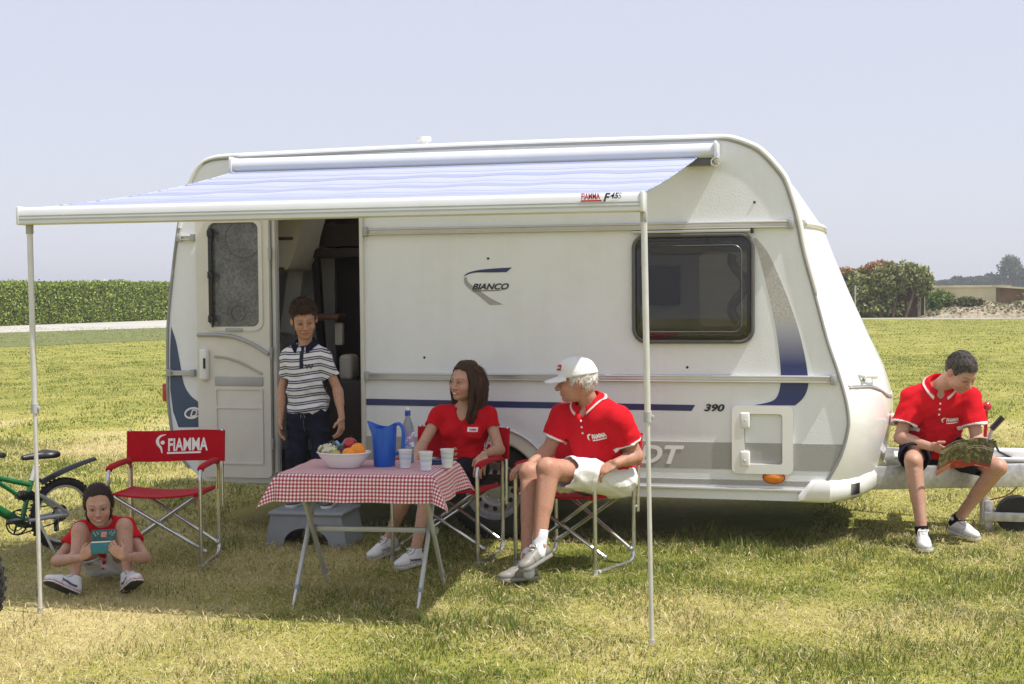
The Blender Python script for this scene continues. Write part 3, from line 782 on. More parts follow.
# model emblem
A = smooth_path([(-2.432, 1.690), (-2.40, 1.712), (-2.33, 1.728), (-2.22, 1.737), (-2.115, 1.741)], 5); B = smooth_path([(-2.15, 1.712), (-2.25, 1.711), (-2.34, 1.712), (-2.39, 1.705), (-2.43, 1.688)], 5)
em = decal('emblem', [tuple(p) for p in A] + [tuple(p) for p in B], M['blue_ink'])
A = smooth_path([(-2.428, 1.682), (-2.430, 1.655), (-2.41, 1.622), (-2.37, 1.59), (-2.32, 1.553), (-2.262, 1.505)], 5); B = smooth_path([(-2.175, 1.508), (-2.25, 1.545), (-2.32, 1.59), (-2.375, 1.63), (-2.405, 1.655), (-2.412, 1.682)], 5)
decal('emblem_tail', [tuple(p) for p in A] + [tuple(p) for p in B], M['dots'], parent=em)
wall_text('lettering', 'BIANCO', -2.255, 1.622, .040, M['blk_ink'], .35, .03, 1.18)
decal('underline', [(-2.38, 1.592), (-2.20, 1.596), (-2.165, 1.602), (-2.2, 1.599), (-2.36, 1.597)], M['blk_ink'], -.004)
# small studs on the wall
mb = MB()
for (x, z) in ((-.60, 2.118), (-2.27, 1.80), (-2.70, 1.17), (-1.01, 1.115)): mb.ell((x, -.002, z), (.008, .006, .008), 8, 6)
mb.build('screw_cap', M['black_pl'], van)
# ---- side window
win = MB(); 
fr_o = rrect(-1.345, 1.262, -.60, 1.935, .085, 8); fr_i = rrect(-1.30, 1.31, -.645, 1.885, .06, 8)
win.plate(fr_o, -.022, .0, holes=[fr_i[::-1]])
wf = win.build('side_window', M['black_pl'], van, smooth=40)
def pane(a, b):
    x = -1.325 + .705 * a; z = 1.285 + .625 * b
    bul = min(1, 6 * min(a, 1 - a, b, 1 - b)) if True else 0
    return (x, -.024 - .022 * (1 - (1 - bul) ** 2), z)
mb = MB(); mb.grid(pane, 40, 40); mb.build('pane', M['tint'], wf, smooth=80)
M['grey_seal'] = mat('grey_seal', (.10, .10, .10), .35, var=.1)
mb = MB(); P = [(x, -.027, z) for x, z in rrect(-1.335, 1.274, -.61, 1.925, .08, 8)]; mb.tube(P, .013, 8, closed=True); mb.build('seal', M['grey_seal'], wf)
mb = MB(); P = [(x, -.046, z) for x, z in rrect(-1.27, 1.335, -.675, 1.86, .05, 8)]; mb.tube(P, .006, 6, closed=True, flat=.6); mb.build('moulded_edge', M['grey_seal'], wf)
mb = MB(); mb.box((-.97, -.02, 1.948), (.74, .03, .018), bev=.004); mb.build('hinge_rail', M['rail'], wf)
mb = MB(); mb.box((-.612, -.03, 1.945), (.02, .03, .03), bev=.004); mb.build('hinge_stop', M['black_pl'], wf)
# ---- service hatch, marker lamp, tail lamp, front marker
h = MB(); h.plate(rrect(-.738, .47, -.372, .885, .035), -.022, 0, holes=[rrect(-.664, .528, -.435, .835, .018)[::-1]])
hatch = h.build('service_hatch', M['gel'], van, smooth=40)
for zb in (.795, .56):
    mb = MB(); mb.box((-.660, -.014, zb), (.062, .030, .10), bev=.013, seg=4); mb.build('lock_boss', M['gel'], hatch)
mb = MB(); mb.ell((-.66, -.04, .55), (.008, .006, .008), 10, 6); mb.ell((-.655, -.04, .795), (.006, .005, .006), 10, 6); mb.build('lock', M['rail'], hatch)
mb = MB(); P = [(x, -.003, z) for x, z in rrect(-.664, .528, -.435, .835, .018)]; mb.tube(P, .004, 6, closed=True); mb.build('gasket', M['mid_pl'], hatch)
mb = MB(); mb.ell((-.487, -.004, .447), (.062, .022, .034)); mk = mb.build('marker_lamp', M['orange'], van)
mb = MB(); mb.ell((-.487, -.001, .447), (.069, .010, .040)); mb.build('base', M['redlens'], mk)
mb = MB(); mb.box((-4.535, .06, .925), (.07, .09, .125), bev=.015); mb.build('tail_lamp', M['redlens'], van)
mb = MB(); mb.box((.235, .80, .735), (.10, .09, .075), bev=.012); fm = mb.build('front_marker', M['white_pl'], van)
mb = MB(); mb.box((.262, .752, .735), (.05, .012, .05), bev=.004); mb.build('lens', M['redlens'], fm)
# ---- wheel in its arch
mb = MB()
ri_, ro_ = .338, AR + .024; ar_ = lambda r: [(AX - r * math.cos(R_(a)), AZ + r * math.sin(R_(a))) for a in np.linspace(-1, 181, 36)]
mb.plate(ar_(ro_) + ar_(ri_)[::-1], -.012, .004); mb.tube([(x, .012, z) for x, z in ar_(ri_)], .016, 8); mb.build('wheel_arch', M['gel'], van, smooth=40)
mb = MB(); P = [(x, -.022, z) for x, z in [(AX - (AR + .020) * math.cos(R_(a)), AZ + (AR + .020) * math.sin(R_(a))) for a in np.linspace(0, 180, 30)]]
mb.tube(P, .008, 6); mb.build('arch_trim', M['alu'], van)
mb = MB(); P = [(AX - AR * math.cos(R_(a)), AZ + AR * math.sin(R_(a))) for a in np.linspace(0, 180, 20)]
V = [(x, .036, z) for x, z in P] + [(x, .30, z) for x, z in P]; mb.add(V, [(i, i + 1, i + 21, i + 20) for i in range(19)] + [tuple(range(20, 40))]); mb.build('wheel_housing', M['dark'], van)
def wheel(y, s):
    wh = empty('w', (0, 0, 0)); bpy.data.objects.remove(wh)
    prof_ = [(.185, -.085), (.20, -.098), (.24, -.102), (.285, -.095), (.305, -.075), (.312, -.04), (.312, .04), (.305, .075), (.285, .095), (.2, .098), (.185, .085)]
    mb = MB(); mb.lathe([(r, yy) for r, yy in prof_], 48, (AX, y, AZ), axis='y')
    for k in range(60):
        a = 2 * PI * k / 60
        for q in (-.045, 0, .045): mb.box((AX + .312 * math.cos(a + q), y + q, AZ + .312 * math.sin(a + q)), (.008, .03, .018), Matrix.Rotation(-a, 3, 'Y'))
    ty = mb.build('wheel', M['rubber'], van, smooth=40)
    mb = MB(); f = s
    rp = [(.19, f * .085), (.183, f * .09), (.176, f * .075), (.168, f * .03), (.15, f * .025), (.135, f * .045), (.10, f * .055), (.085, f * .04), (.05, f * .04), (.045, f * .055), (.0, f * .06)]
    mb.lathe(rp, 48, (AX, y, AZ), axis='y'); rim = mb.build('rim', M['steel'], ty, smooth=50)
    for k in range(12):
        mb = MB(); a = 2 * PI * k / 12; mb.ell((AX + .118 * math.cos(a), y + f * .052, AZ + .118 * math.sin(a)), (.017, .006, .017), 10, 6); mb.build('rim_hole', M['dark'], rim)
    mb = MB()
    for k in range(5):
        a = 2 * PI * k / 5; mb.ell((AX + .066 * math.cos(a), y + f * .045, AZ + .066 * math.sin(a)), (.010, .012, .010), 8, 6)
    mb.build('bolt', M['chrome'], rim)
wheel(.135, -1); wheel(1.965, 1)
# ---- underside, chassis, corner steadies
mb = MB(); mb.box((-2.3, 1.05, .37), (4.0, 2.02, .05)); mb.build('underfloor', M['dark'], van, smooth=0)
mb = MB()
for y in (.55, 1.55): mb.box((-2.2, y, .30), (4.2, .05, .12))
mb.tube([(AX, .2, AZ), (AX, 1.9, AZ)], .05, 10); mb.build('chassis', M['steel'], van, smooth=30)
# ---- drawbar: A-frame, jockey wheel, hand brake
mb = MB()
for s in (-1, 1):
    mb.bar((-.2, 1.05 + s * .66, .395), (1.55, 1.05 + s * .10, .395), .05, .145, bev=.006)
mb.box((1.62, 1.05, .41), (.34, .20, .12), bev=.01); mb.box((.45, 1.05, .36), (.06, .9, .07))
db = mb.build('drawbar', M['steel'], van, smooth=30)
mb = MB(); mb.box((.72, 1.05, .475), (.95, .30, .022), bev=.004); mb.box((1.1, 1.05, .50), (.5, .16, .06), bev=.015); mb.build('cover_plate', M['white_pl'], db)
mb = MB(); mb.tube(smooth_path([(1.65, 1.05, .46), (1.78, 1.05, .50), (1.86, 1.05, .46), (1.88, 1.05, .40)], 4), [.05] * 8 + [.045] * 4 + [.05], 10); mb.build('coupling_head', M['steel'], db)
mb = MB(); mb.tube([(.80, .98, .46), (.86, .98, .68)], .013, 8); mb.build('brake_lever', M['steel'], db)
mb = MB(); mb.tube([(.855, .98, .665), (.925, .98, .745)], .020, 10); mb.build('lever_grip', M['black_pl'], db)
mb = MB(); mb.ell((.826, 1.02, .81), (.034, .034, .034)); mb.tube([(.826, 1.02, .79), (.815, 1.02, .5)], .012, 8); mb.build('red_knob', M['redlens'], db)
mb = MB(); mb.tube([(.86, .98, .60), (.90, .97, .52), (1.0, .95, .47), (1.3, .95, .50)], .008, 6); mb.build('cable', M['black_pl'], db)
mb = MB(); mb.tube([(.80, .90, .62), (.80, .90, .06)], .024, 12); mb.box((.83, .90, .11), (.05, .06, .20), bev=.008); jk = mb.build('jockey_post', M['steel'], db)
mb = MB(); mb.box((.93, .838, .115), (.26, .012, .06), bev=.005); mb.box((.93, .962, .115), (.26, .012, .06), bev=.005); mb.build('fork', M['steel'], jk)
mb = MB(); mb.lathe([(.04, -.05), (.085, -.052), (.115, -.045), (.125, -.02), (.125, .02), (.115, .045), (.085, .052), (.04, .05)], 32, (1.0, .90, .125), axis='y', caps=True); mb.build('jockey_tyre', M['rubber'], jk)
mb = MB(); mb.tube([(1.0, .825, .12), (1.0, .97, .12)], .012, 8); mb.build('axle', M['chrome'], jk)
mb = MB(); mb.tube(smooth_path([(.84, .86, .22), (.95, .85, .26), (1.05, .86, .36), (1.15, .88, .42)], 5), .005, 6); mb.build('brake_cable', M['wood'], db)
# ---- roof vent
mb = MB(); mb.lathe([(.05, 0), (.05, .025), (.033, .03), (.033, .055), (.05, .06), (.048, .085), (0, .09)], 20, (-2.797, .35, 2.535)); mb.build('roof_vent', M['white_pl'], van)
# ---- interior seen through the door and the window
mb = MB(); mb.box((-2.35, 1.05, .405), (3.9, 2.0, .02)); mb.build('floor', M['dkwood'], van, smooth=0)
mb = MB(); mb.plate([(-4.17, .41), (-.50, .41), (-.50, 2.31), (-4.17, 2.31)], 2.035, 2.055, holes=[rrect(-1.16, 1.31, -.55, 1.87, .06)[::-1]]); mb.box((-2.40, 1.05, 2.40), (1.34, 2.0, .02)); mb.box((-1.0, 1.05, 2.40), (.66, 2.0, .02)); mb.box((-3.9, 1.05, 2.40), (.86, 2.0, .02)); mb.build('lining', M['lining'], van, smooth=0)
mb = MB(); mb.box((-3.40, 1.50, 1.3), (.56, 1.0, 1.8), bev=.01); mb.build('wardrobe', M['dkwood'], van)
mb = MB(); mb.box((-4.05, 1.2, 1.25), (.58, .05, 1.7)); mb.build('partition', M['lining'], van, smooth=0)
mb = MB(); mb.plate(smooth_path([(-4.3, 2.3), (-3.70, 2.3), (-3.715, 2.0), (-3.78, 1.80), (-3.86, 1.745), (-4.3, 1.745)], 3), .40, .80); oc = mb.build('overhead_cabinet', M['cream_lining'], van, smooth=40)
mb = MB(); mb.bar((-4.0, .395, 1.965), (-3.76, .395, 1.965), .02, .02); mb.bar((-4.0, .395, 1.755), (-3.83, .395, 1.752), .02, .03); mb.build('handle', M['wood'], oc)
mb = MB(); mb.box((-3.62, .86, 1.87), (.70, .22, .07), bev=.02); mb.box((-3.5, .95, 2.0), (.5, .2, .16)); mb.build('shelf', M['dkwood'], van)
mb = MB(); mb.bar((-3.92, .86, 1.84), (-4.02, .9, 1.30), .12, .02, (0, 1, 0)); mb.build('curtain', M['lining'], van)
mb = MB(); mb.bar((-3.77, .84, 1.84), (-3.72, .84, .9), .05, .05); mb.build('post', M['dkwood'], van)
mb = MB(); mb.box((-3.60, .62, 1.42), (.22, .18, .045), bev=.02, seg=3); mb.build('wall_shelf', M['wood'], van)
mb = MB(); mb.box((-3.44, .60, 1.07), (.10, .16, .18), bev=.03, seg=3); mb.box((-3.53, .66, 1.30), (.06, .05, .16), bev=.012); mb.build('worktop_bin', M['cream_lining'], van)
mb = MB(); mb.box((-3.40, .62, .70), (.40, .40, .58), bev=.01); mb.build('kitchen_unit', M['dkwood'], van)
mb = MB(); mb.plate(rrect(-1.20, 1.27, -.47, 1.91, .08), 2.10, 2.12, holes=[ADDED_FWIN[::-1]]); fw_ = mb.build('side_window', M['black_pl'], van, smooth=40); mb = MB(); mb.plate(ADDED_FWIN, 2.105, 2.112); mb.build('pane', M['tint'], fw_, smooth=0)  # added window, stands in for a pale reflection in the near pane
t = NT('added_blind_cloth'); t.base((.62, .60, .56)); t.set(Roughness=.8); tr = t.n('ShaderNodeBsdfTranslucent'); tr.inputs[0].default_value = (.75, .72, .66, 1); ms = t.n('ShaderNodeMixShader'); ms.inputs[0].default_value = .7
t.l(t.p.outputs[0], ms.inputs[1]); t.l(tr.outputs[0], ms.inputs[2]); t.l(ms.outputs[0], t.out.inputs[0])
mb = MB(); mb.grid(lambda a, b: (-1.18 + .62 * a, 2.078 - .004 * math.cos(b * 60), 1.29 + .60 * b), 4, 120); mb.build('added_blind', t.m, fw_)  # added cloth, spreads an even grey glow over the far window
mb = MB(); mb.tube([(-.86 - .05 * math.sin(k * .5), 1.97, 1.34 + .03 * k) for k in range(18)], .035, 8); mb.build('curtain', M['cream_lining'], van)
mb = MB(); mb.box((-1.47, 2.02, 1.62), (.34, .02, .30), bev=.004); mb.build('far_dark_panel', M['black_pl'], van)  # dark panel standing in for a far window with its blind drawn
mb = MB(); mb.box((-1.3, 1.8, 2.12), (1.0, .40, .34), bev=.02); mb.box((-1.05, 1.55, .95), (1.5, .5, .12), bev=.03); mb.box((-.52, 1.0, .9), (.14, 1.9, .6), bev=.04); mb.build('furniture', M['lining'], van)
mb = MB(); mb.box((-1.75, 1.0, 1.4), (.03, 1.9, 2.0)); mb.build('divider', M['lining'], van, smooth=0)

# ---- door frame and the door folded back against the wall
mb = MB()
for x in (-3.722, -3.113): mb.box((x, -.004, 1.26), (.026, .05, 1.76), bev=.005)
mb.box((-3.417, -.004, 2.13), (.63, .05, .03), bev=.005); mb.box((-3.417, -.004, .395), (.63, .05, .03), bev=.005)
mb.build('door_frame', M['cream_pl'], van)
mb = MB(); mb.tube([(-3.748, -.03, .42), (-3.748, -.03, 2.1)], .011, 8); mb.tube([(-3.700, -.03, .42), (-3.700, -.03, 2.1)], .009, 8); mb.build('door_seal', M['trim'], van)
dr = MB(); dr.plate(rrect(-4.262, .372, -3.742, 2.105, .03), -.062, -.022, holes=[rrect(-4.168, 1.372, -3.812, 2.058, .045)[::-1]])
door = dr.build('door', M['cream_pl'], van, smooth=40)
mb = MB(); mb.plate(rrect(-4.178, 1.362, -3.802, 2.068, .05), -.045, -.035); dwn = mb.build('window', M['pane_grey'], door, smooth=0)
mb = MB(); mb.plate(rrect(-4.195, 1.345, -3.785, 2.085, .06, 8), -.072, -.058, holes=[rrect(-4.168, 1.372, -3.812, 2.058, .045, 8)[::-1]]); mb.build('window_frame', M['cream_pl'], door, smooth=40)
mb = MB(); mb.box((-4.158, -.066, 1.715), (.030, .012, .62), bev=.004); mb.build('blind_guide', M['black_pl'], dwn)
for z in (1.99, 1.715, 1.425):
    mb = MB(); mb.box((-4.150, -.080, z), (.035, .03, .05), bev=.008); mb.tube(smooth_path([(-4.15, -.09, z + .02), (-4.128, -.10, z), (-4.135, -.09, z - .055)], 3), .008, 6); mb.build('latch', M['black_pl'], dwn)
mb = MB()                                                              # moulded ribs of the clear blister pane
for (c, rr_) in (((-3.93, 1.95), .125), ((-3.97, 1.46), .05)):
    mb.tube([(c[0] + rr_ * math.cos(a), -.0475, c[1] + rr_ * math.sin(a)) for a in np.linspace(0, 2 * PI, 24, endpoint=False)], .003, 5, closed=True)
mb.build('moulded_rib', M['pane_grey'], dwn)
mb = MB(); P = smooth_path([(-4.255, -.066, 1.318), (-4.10, -.066, 1.316), (-3.98, -.066, 1.300), (-3.86, -.066, 1.255), (-3.75, -.066, 1.19)], 6)
mb.tube(P, .020, 8, flat=.7, up=(0, 0, 1)); mb.build('arched_moulding', M['mid_pl'], door)
M['groove'] = mat('beige_moulding', (.42, .395, .33), .5, var=.05)
mb = MB(); P = smooth_path([(-4.135, -.063, 1.175), (-4.05, -.063, 1.165), (-3.94, -.063, 1.13), (-3.80, -.063, 1.06)], 6); mb.tube(P, .014, 8, flat=.6, up=(0, 0, 1)); mb.build('panel_arch', M['groove'], door)
mb = MB(); mb.box((-3.965, -.062, 1.01), (.345, .016, .062), bev=.006); mb.build('grey_strip', M['mid_pl'], door)
mb = MB(); mb.plate(rrect(-4.135, .46, -3.795, .965, .012), -.070, -.060, holes=[rrect(-4.125, .84, -3.805, .955, .01)[::-1], rrect(-4.125, .47, -3.805, .83, .01)[::-1]]); mb.build('panel_frame', M['cream_pl'], door, smooth=30)
mb = MB(); mb.box((-4.205, -.078, 1.12), (.062, .05, .215), bev=.022, seg=4); hd_ = mb.build('door_handle', M['white_pl'], door)
mb = MB(); mb.box((-4.192, -.105, 1.13), (.014, .016, .07), bev=.004); mb.build('key_slot', M['black_pl'], hd_)
mb = MB(); mb.box((-3.99, -.075, 1.352), (.12, .02, .022), bev=.006); mb.build('catch', M['mid_pl'], door)
mb = MB(); 
for z in (.6, 1.2, 1.85): mb.tube([(-3.738, -.055, z - .04), (-3.738, -.055, z + .04)], .012, 8)
mb.build('hinge', M['mid_pl'], door)

# ================================================================== AWNING
awn = empty('awning', (-2.4, -.1, 2.45), 0, 'striped white and pale blue roll out awning hung on the caravan roof edge', 'awning')
CX0, CX1 = -3.955, -.825
mb = MB(); pr = [(-.01, 2.365), (-.135, 2.385), (-.150, 2.405), (-.148, 2.44), (-.125, 2.464), (-.08, 2.475), (-.01, 2.478)]
V = [(x, y, z) for x in (CX0, CX1) for y, z in pr]; m = len(pr); mb.add(V, [(k, (k + 1) % m, m + (k + 1) % m, m + k) for k in range(m)] + [tuple(range(m))[::-1], tuple(range(m, 2 * m))])
mb.build('casing', M['alu_w'], awn, smooth=60)
for x, s in ((CX0, -1), (CX1, 1)):
    mb = MB(); mb.box((x + s * .006, -.08, 2.418), (.03, .158, .13), bev=.022, seg=3); ec = mb.build('end_cap', M['alu_w'], awn)
    if s > 0:
        mb = MB(); mb.tube([(x + .008 + .026 * math.cos(a), -.165, 2.352 + .026 * math.sin(a)) for a in np.linspace(0, 2 * PI, 20, endpoint=False)], .005, 6, closed=True); mb.tube([(x + .008, -.13, 2.40), (x + .008, -.16, 2.40)], .012, 8); mb.build('crank_eye', M['chrome'], ec)
        mb = MB(); mb.box((x - .105, -.085, 2.358), (.17, .09, .04), bev=.006); mb.build('roller_shadow_gap', M['grey_seal'], ec)
BX0, BX1, BY, BZ = -4.007, -.926, -2.40, 1.996
def fab(a, b):
    x0, x1 = CX0 + .02, CX1 - .11; ex = (b * (1 - b)) * 4 * .05
    xa = (x0 + (BX0 + .012 - x0) * b) + ex * .6; xb = (x1 + (BX1 - .012 - x1) * b) + .0 - ex * .5
    # right hem hangs slack and curls inwards between roller and front bar
    y = -.135 + (BY + .02 + .135) * b
    z = 2.382 + (BZ + .029 - 2.382) * b - .020 * math.sin(PI * b) * (1 + .5 * abs(2 * a - 1) ** 3) + .004 * math.sin(a * 40) * math.sin(PI * b)
    return (xa + (xb - xa) * a, y, z)
t = NT('striped_awning_cloth'); co = t.coord(); sp = t.n('ShaderNodeSeparateXYZ'); t.l(co, sp.inputs[0])
yy = t.math('MULTIPLY', sp.outputs[1], 3.1)
w1 = t.math('FRACT', yy); w2 = t.math('FRACT', t.math('MULTIPLY', yy, 2.37)); w3 = t.math('FRACT', t.math('MULTIPLY', yy, .53))
s1 = t.ramp(w1, [(.0, (0, 0, 0)), (.30, (0, 0, 0)), (.34, (.75, .75, .75)), (.40, (.75, .75, .75)), (.44, (0, 0, 0)), (.62, (0, 0, 0)), (.645, (.9, .9, .9)), (.67, (0, 0, 0))])
s2 = t.ramp(w2, [(.0, (0, 0, 0)), (.74, (0, 0, 0)), (.80, (.45, .45, .45)), (.86, (0, 0, 0))]); s3 = t.ramp(w3, [(.55, (0, 0, 0)), (.6, (.32, .32, .32)), (.85, (.32, .32, .32)), (.9, (0, 0, 0))])
f = t.math('MINIMUM', t.math('ADD', t.math('ADD', s1, s2), s3), 1.0)
t.base(t.mix(f, (.57, .61, .76), (.20, .28, .58))); t.set(Roughness=.55)
n = t.noise(7, 3, co); t.bump(n.outputs[0], .25, .02)
tr = t.n('ShaderNodeBsdfTranslucent'); t.l(t.mix(f, (.72, .74, .78), (.36, .42, .66)), tr.inputs[0]); ms = t.n('ShaderNodeMixShader'); ms.inputs[0].default_value = .35
t.l(t.p.outputs[0], ms.inputs[1]); t.l(tr.outputs[0], ms.inputs[2]); t.l(ms.outputs[0], t.out.inputs[0]); M['awn'] = t.m
mb = MB(); mb.grid(fab, 50, 40); mb.build('awning_cloth', M['awn'], awn, smooth=80)
mb = MB(); P = [fab(1, b) for b in np.linspace(0, 1, 20)]; mb.tube(P, .006, 6); mb.build('hem', M['awn'], awn); mb = MB(); P = [fab(0, b) for b in np.linspace(0, 1, 20)]; mb.tube(P, .006, 6); mb.build('hem', M['awn'], awn)
# front bar: rounded profile with two grooves
mb = MB(); pr = [(-2.36, 1.945), (-2.455, 1.945), (-2.462, 1.95), (-2.462, 1.968), (-2.456, 1.971), (-2.456, 1.976), (-2.464, 1.979), (-2.464, 1.988), (-2.457, 1.991), (-2.457, 1.995), (-2.464, 1.998), (-2.462, 2.03), (-2.452, 2.046), (-2.43, 2.052), (-2.36, 2.046)]
m = len(pr); V = [(x, y, 1.945 + (z - 1.945) * .80) for x in (BX0, BX1) for y, z in pr]; mb.add(V, [(k, (k + 1) % m, m + (k + 1) % m, m + k) for k in range(m)])
bar = mb.build('front_bar', M['alu_w'], awn, smooth=50)
for x, s in ((BX0, -1), (BX1, 1)):
    mb = MB(); mb.box((x + s * .008, -2.412, 1.988), (.018, .108, .091), bev=.006); mb.build('end_cap', M['alu_w'], bar)
def bar_text(body, x, z, size, m, shear, bold, sx, space=1.0):
    return wall_text('lettering', body, x, z, size, m, shear, bold, sx, y=-2.4665, parent=bar, space=space)
bar_text('FIAMMA', -1.145, 2.014, .028, M['red_ink'], 0, .03, .62)
mb = MB(); mb.box((-1.143, -2.465, 1.9945), (.094, .003, .006)); mb.build('underline', M['red_ink'], bar, smooth=0)
bar_text('F', -1.072, 2.008, .038, M['blk_ink'], .3, .03, 1.0); bar_text('45', -1.038, 2.015, .026, M['blk_ink'], .3, .03, 1.05); bar_text('S', -1.014, 2.014, .027, M['trim'], .3, .01, .85)
for (xt, xf) in ((-.918, -.891), (-3.990, -3.974)):
    yf = -2.402
    d = np.array([xf - xt, yf - BY, -1.945]); P0 = np.array([xt, BY, 1.945]); mid = P0 + d * .47
    mb = MB(); mb.tube([P0 + d * .012, mid], .0145, 12); leg = mb.build('support_leg', M['alu'], awn)
    mb = MB(); mb.tube([mid - d * .01, P0 + d * .998], .0105, 12); mb.build('inner_tube', M['alu'], leg)
    mb = MB(); mb.tube([mid - d * .012, mid + d * .012], .019, 12); mb.box(mid + np.array([.018, 0, 0]), (.022, .014, .02), bev=.004); mb.build('clamp', M['mid_pl'], leg)
    mb = MB(); mb.box(P0 + d * .012, (.03, .03, .05), bev=.006); mb.build('knuckle', M['mid_pl'], leg)
    mb = MB(); mb.tube([P0 + d * .985, P0 + d], .016, 10); mb.build('foot', M['mid_pl'], leg)

# ================================================================== PEOPLE: signed distance fields -> one continuous surface
class Field:
    def __init__(s, lo, hi, h):
        s.lo = np.asarray(lo, float); s.h = h; s.n = np.ceil((np.asarray(hi) - s.lo) / h).astype(int) + 1
        s.D = np.full(s.n, 9.0, np.float32)
        s.ax = [(s.lo[i] + h * np.arange(s.n[i])).astype(np.float32) for i in range(3)]
    def win(s, lo, hi):
        a = np.clip(np.floor((np.asarray(lo) - s.lo) / s.h).astype(int), 0, s.n - 1); b = np.clip(np.ceil((np.asarray(hi) - s.lo) / s.h).astype(int) + 1, 1, s.n)
        sl = tuple(slice(int(p), int(q)) for p, q in zip(a, b))
        return sl, s.ax[0][sl[0]][:, None, None], s.ax[1][sl[1]][None, :, None], s.ax[2][sl[2]][None, None, :]
    def put(s, lo, hi, fn, k, op='u'):
        m = .04 + k
        sl, X, Y, Z = s.win(np.asarray(lo) - m, np.asarray(hi) + m)
        C = s.D[sl]
        if C.size == 0: return
        d = fn(X, Y, Z).astype(np.float32)
        if op == 'u':
            if k > 0: hh = np.maximum(k - np.abs(C - d), 0); s.D[sl] = np.minimum(C, d) - hh * hh / (4 * k)
            else: s.D[sl] = np.minimum(C, d)
        else:
            d = -d
            if k > 0: hh = np.maximum(k - np.abs(C - d), 0); s.D[sl] = np.maximum(C, d) + hh * hh / (4 * k)
            else: s.D[sl] = np.maximum(C, d)
    def cone(s, a, b, ra, rb, k=.01, op='u'):
        a = np.asarray(a, float); b = np.asarray(b, float); ab = b - a; L2 = ab @ ab + 1e-9; r = max(ra, rb)
        def fn(X, Y, Z):
            t = np.clip(((X - a[0]) * ab[0] + (Y - a[1]) * ab[1] + (Z - a[2]) * ab[2]) / L2, 0, 1)
            return np.sqrt((X - a[0] - t * ab[0]) ** 2 + (Y - a[1] - t * ab[1]) ** 2 + (Z - a[2] - t * ab[2]) ** 2) - (ra + (rb - ra) * t)
        s.put(np.minimum(a, b) - r, np.maximum(a, b) + r, fn, k, op)
    def chain(s, pts, rs, k=.01):
        for i in range(len(pts) - 1): s.cone(pts[i], pts[i + 1], rs[i], rs[i + 1], k)
    def ell(s, c, A, r, k=.01, op='u'):
        """A: 3x3, rows are the ellipsoid axes"""
        c = np.asarray(c, float); A = np.asarray(A, float); r = np.asarray(r, float); R = np.sqrt((A * A * (r[:, None] ** 2)).sum(0))
        def fn(X, Y, Z):
            x, y, z = X - c[0], Y - c[1], Z - c[2]; k0 = 0; k1 = 0
            for i in range(3):
                q = x * A[i, 0] + y * A[i, 1] + z * A[i, 2]; k0 = k0 + (q / r[i]) ** 2; k1 = k1 + (q / r[i] ** 2) ** 2
            k0 = np.sqrt(k0); return k0 * (k0 - 1) / (np.sqrt(k1) + 1e-6)
        s.put(c - R, c + R, fn, k, op)
    def half(s, p, n, k=.004):
        """cut away everything on the +n side of the plane"""
        n = nrm(n); p = np.asarray(p)
        d = ((s.ax[0] - p[0]) * n[0])[:, None, None] + ((s.ax[1] - p[1]) * n[1])[None, :, None] + ((s.ax[2] - p[2]) * n[2])[None, None, :]
        hh = np.maximum(k - np.abs(s.D - d), 0); s.D = (np.maximum(s.D, d) + hh * hh / (4 * k)).astype(np.float32)
    def half_near(s, p, n, c, r, k=.004):
        """the same cut, only inside the ball (c, r)"""
        n = nrm(n); p = np.asarray(p); c = np.asarray(c); sl, X, Y, Z = s.win(c - r, c + r)
        d = (X - p[0]) * n[0] + (Y - p[1]) * n[1] + (Z - p[2]) * n[2]
        ball = np.sqrt((X - c[0]) ** 2 + (Y - c[1]) ** 2 + (Z - c[2]) ** 2) - r
        d = np.minimum(d, -ball); C = s.D[sl]; hh = np.maximum(k - np.abs(C - d), 0); s.D[sl] = np.maximum(C, d) + hh * hh / (4 * k)
    def wrinkle(s, amp, freq, seed=0, zs=1.0, wt=None, sharp=False):
        X, Y, Z = s.ax[0][:, None, None], s.ax[1][None, :, None], s.ax[2][None, None, :] * zs
        r = np.random.default_rng(seed); N = 0
        for o in range(3):
            f = freq * 1.8 ** o; a = amp / 1.7 ** o; v = r.normal(size=(3, 3)); v /= np.linalg.norm(v, axis=1)[:, None]; p = r.random(3) * 6
            w1 = np.sin(f * .55 * (v[0, 0] * X + v[0, 1] * Y + v[0, 2] * Z) + p[0])
            ag = f * (v[1, 0] * X + v[1, 1] * Y + v[1, 2] * Z) + 1.7 * w1 + p[1]
            N = N + a * ((1.2 - 2.2 * np.abs(np.sin(ag * .5)) ** .65) * -1 if sharp else np.sin(ag))
        m = np.abs(s.D) < .05
        s.D = np.where(m, s.D + (N if wt is None else N * wt), s.D).astype(np.float32)
    def at(s, p):
        i = np.clip(np.round((np.asarray(p) - s.lo) / s.h).astype(int), 0, s.n - 1); return float(s.D[i[0], i[1], i[2]])
    def mesh(s):
        D = s.D; S = D < 0; nx, ny, nz = D.shape
        cnt = np.zeros((nx - 1, ny - 1, nz - 1), np.int8)
        for i in (0, 1):
            for j in (0, 1):
                for k in (0, 1): cnt += S[i:nx - 1 + i, j:ny - 1 + j, k:nz - 1 + k]
        act = (cnt > 0) & (cnt < 8); ai = np.argwhere(act); N = len(ai)
        idx = np.full(act.shape, -1, np.int32); idx[act] = np.arange(N)
        pos = np.zeros((N, 3)); num = np.zeros(N)
        cs = [(i, j, k) for i in (0, 1) for j in (0, 1) for k in (0, 1)]
        val = {c: D[ai[:, 0] + c[0], ai[:, 1] + c[1], ai[:, 2] + c[2]].astype(float) for c in cs}
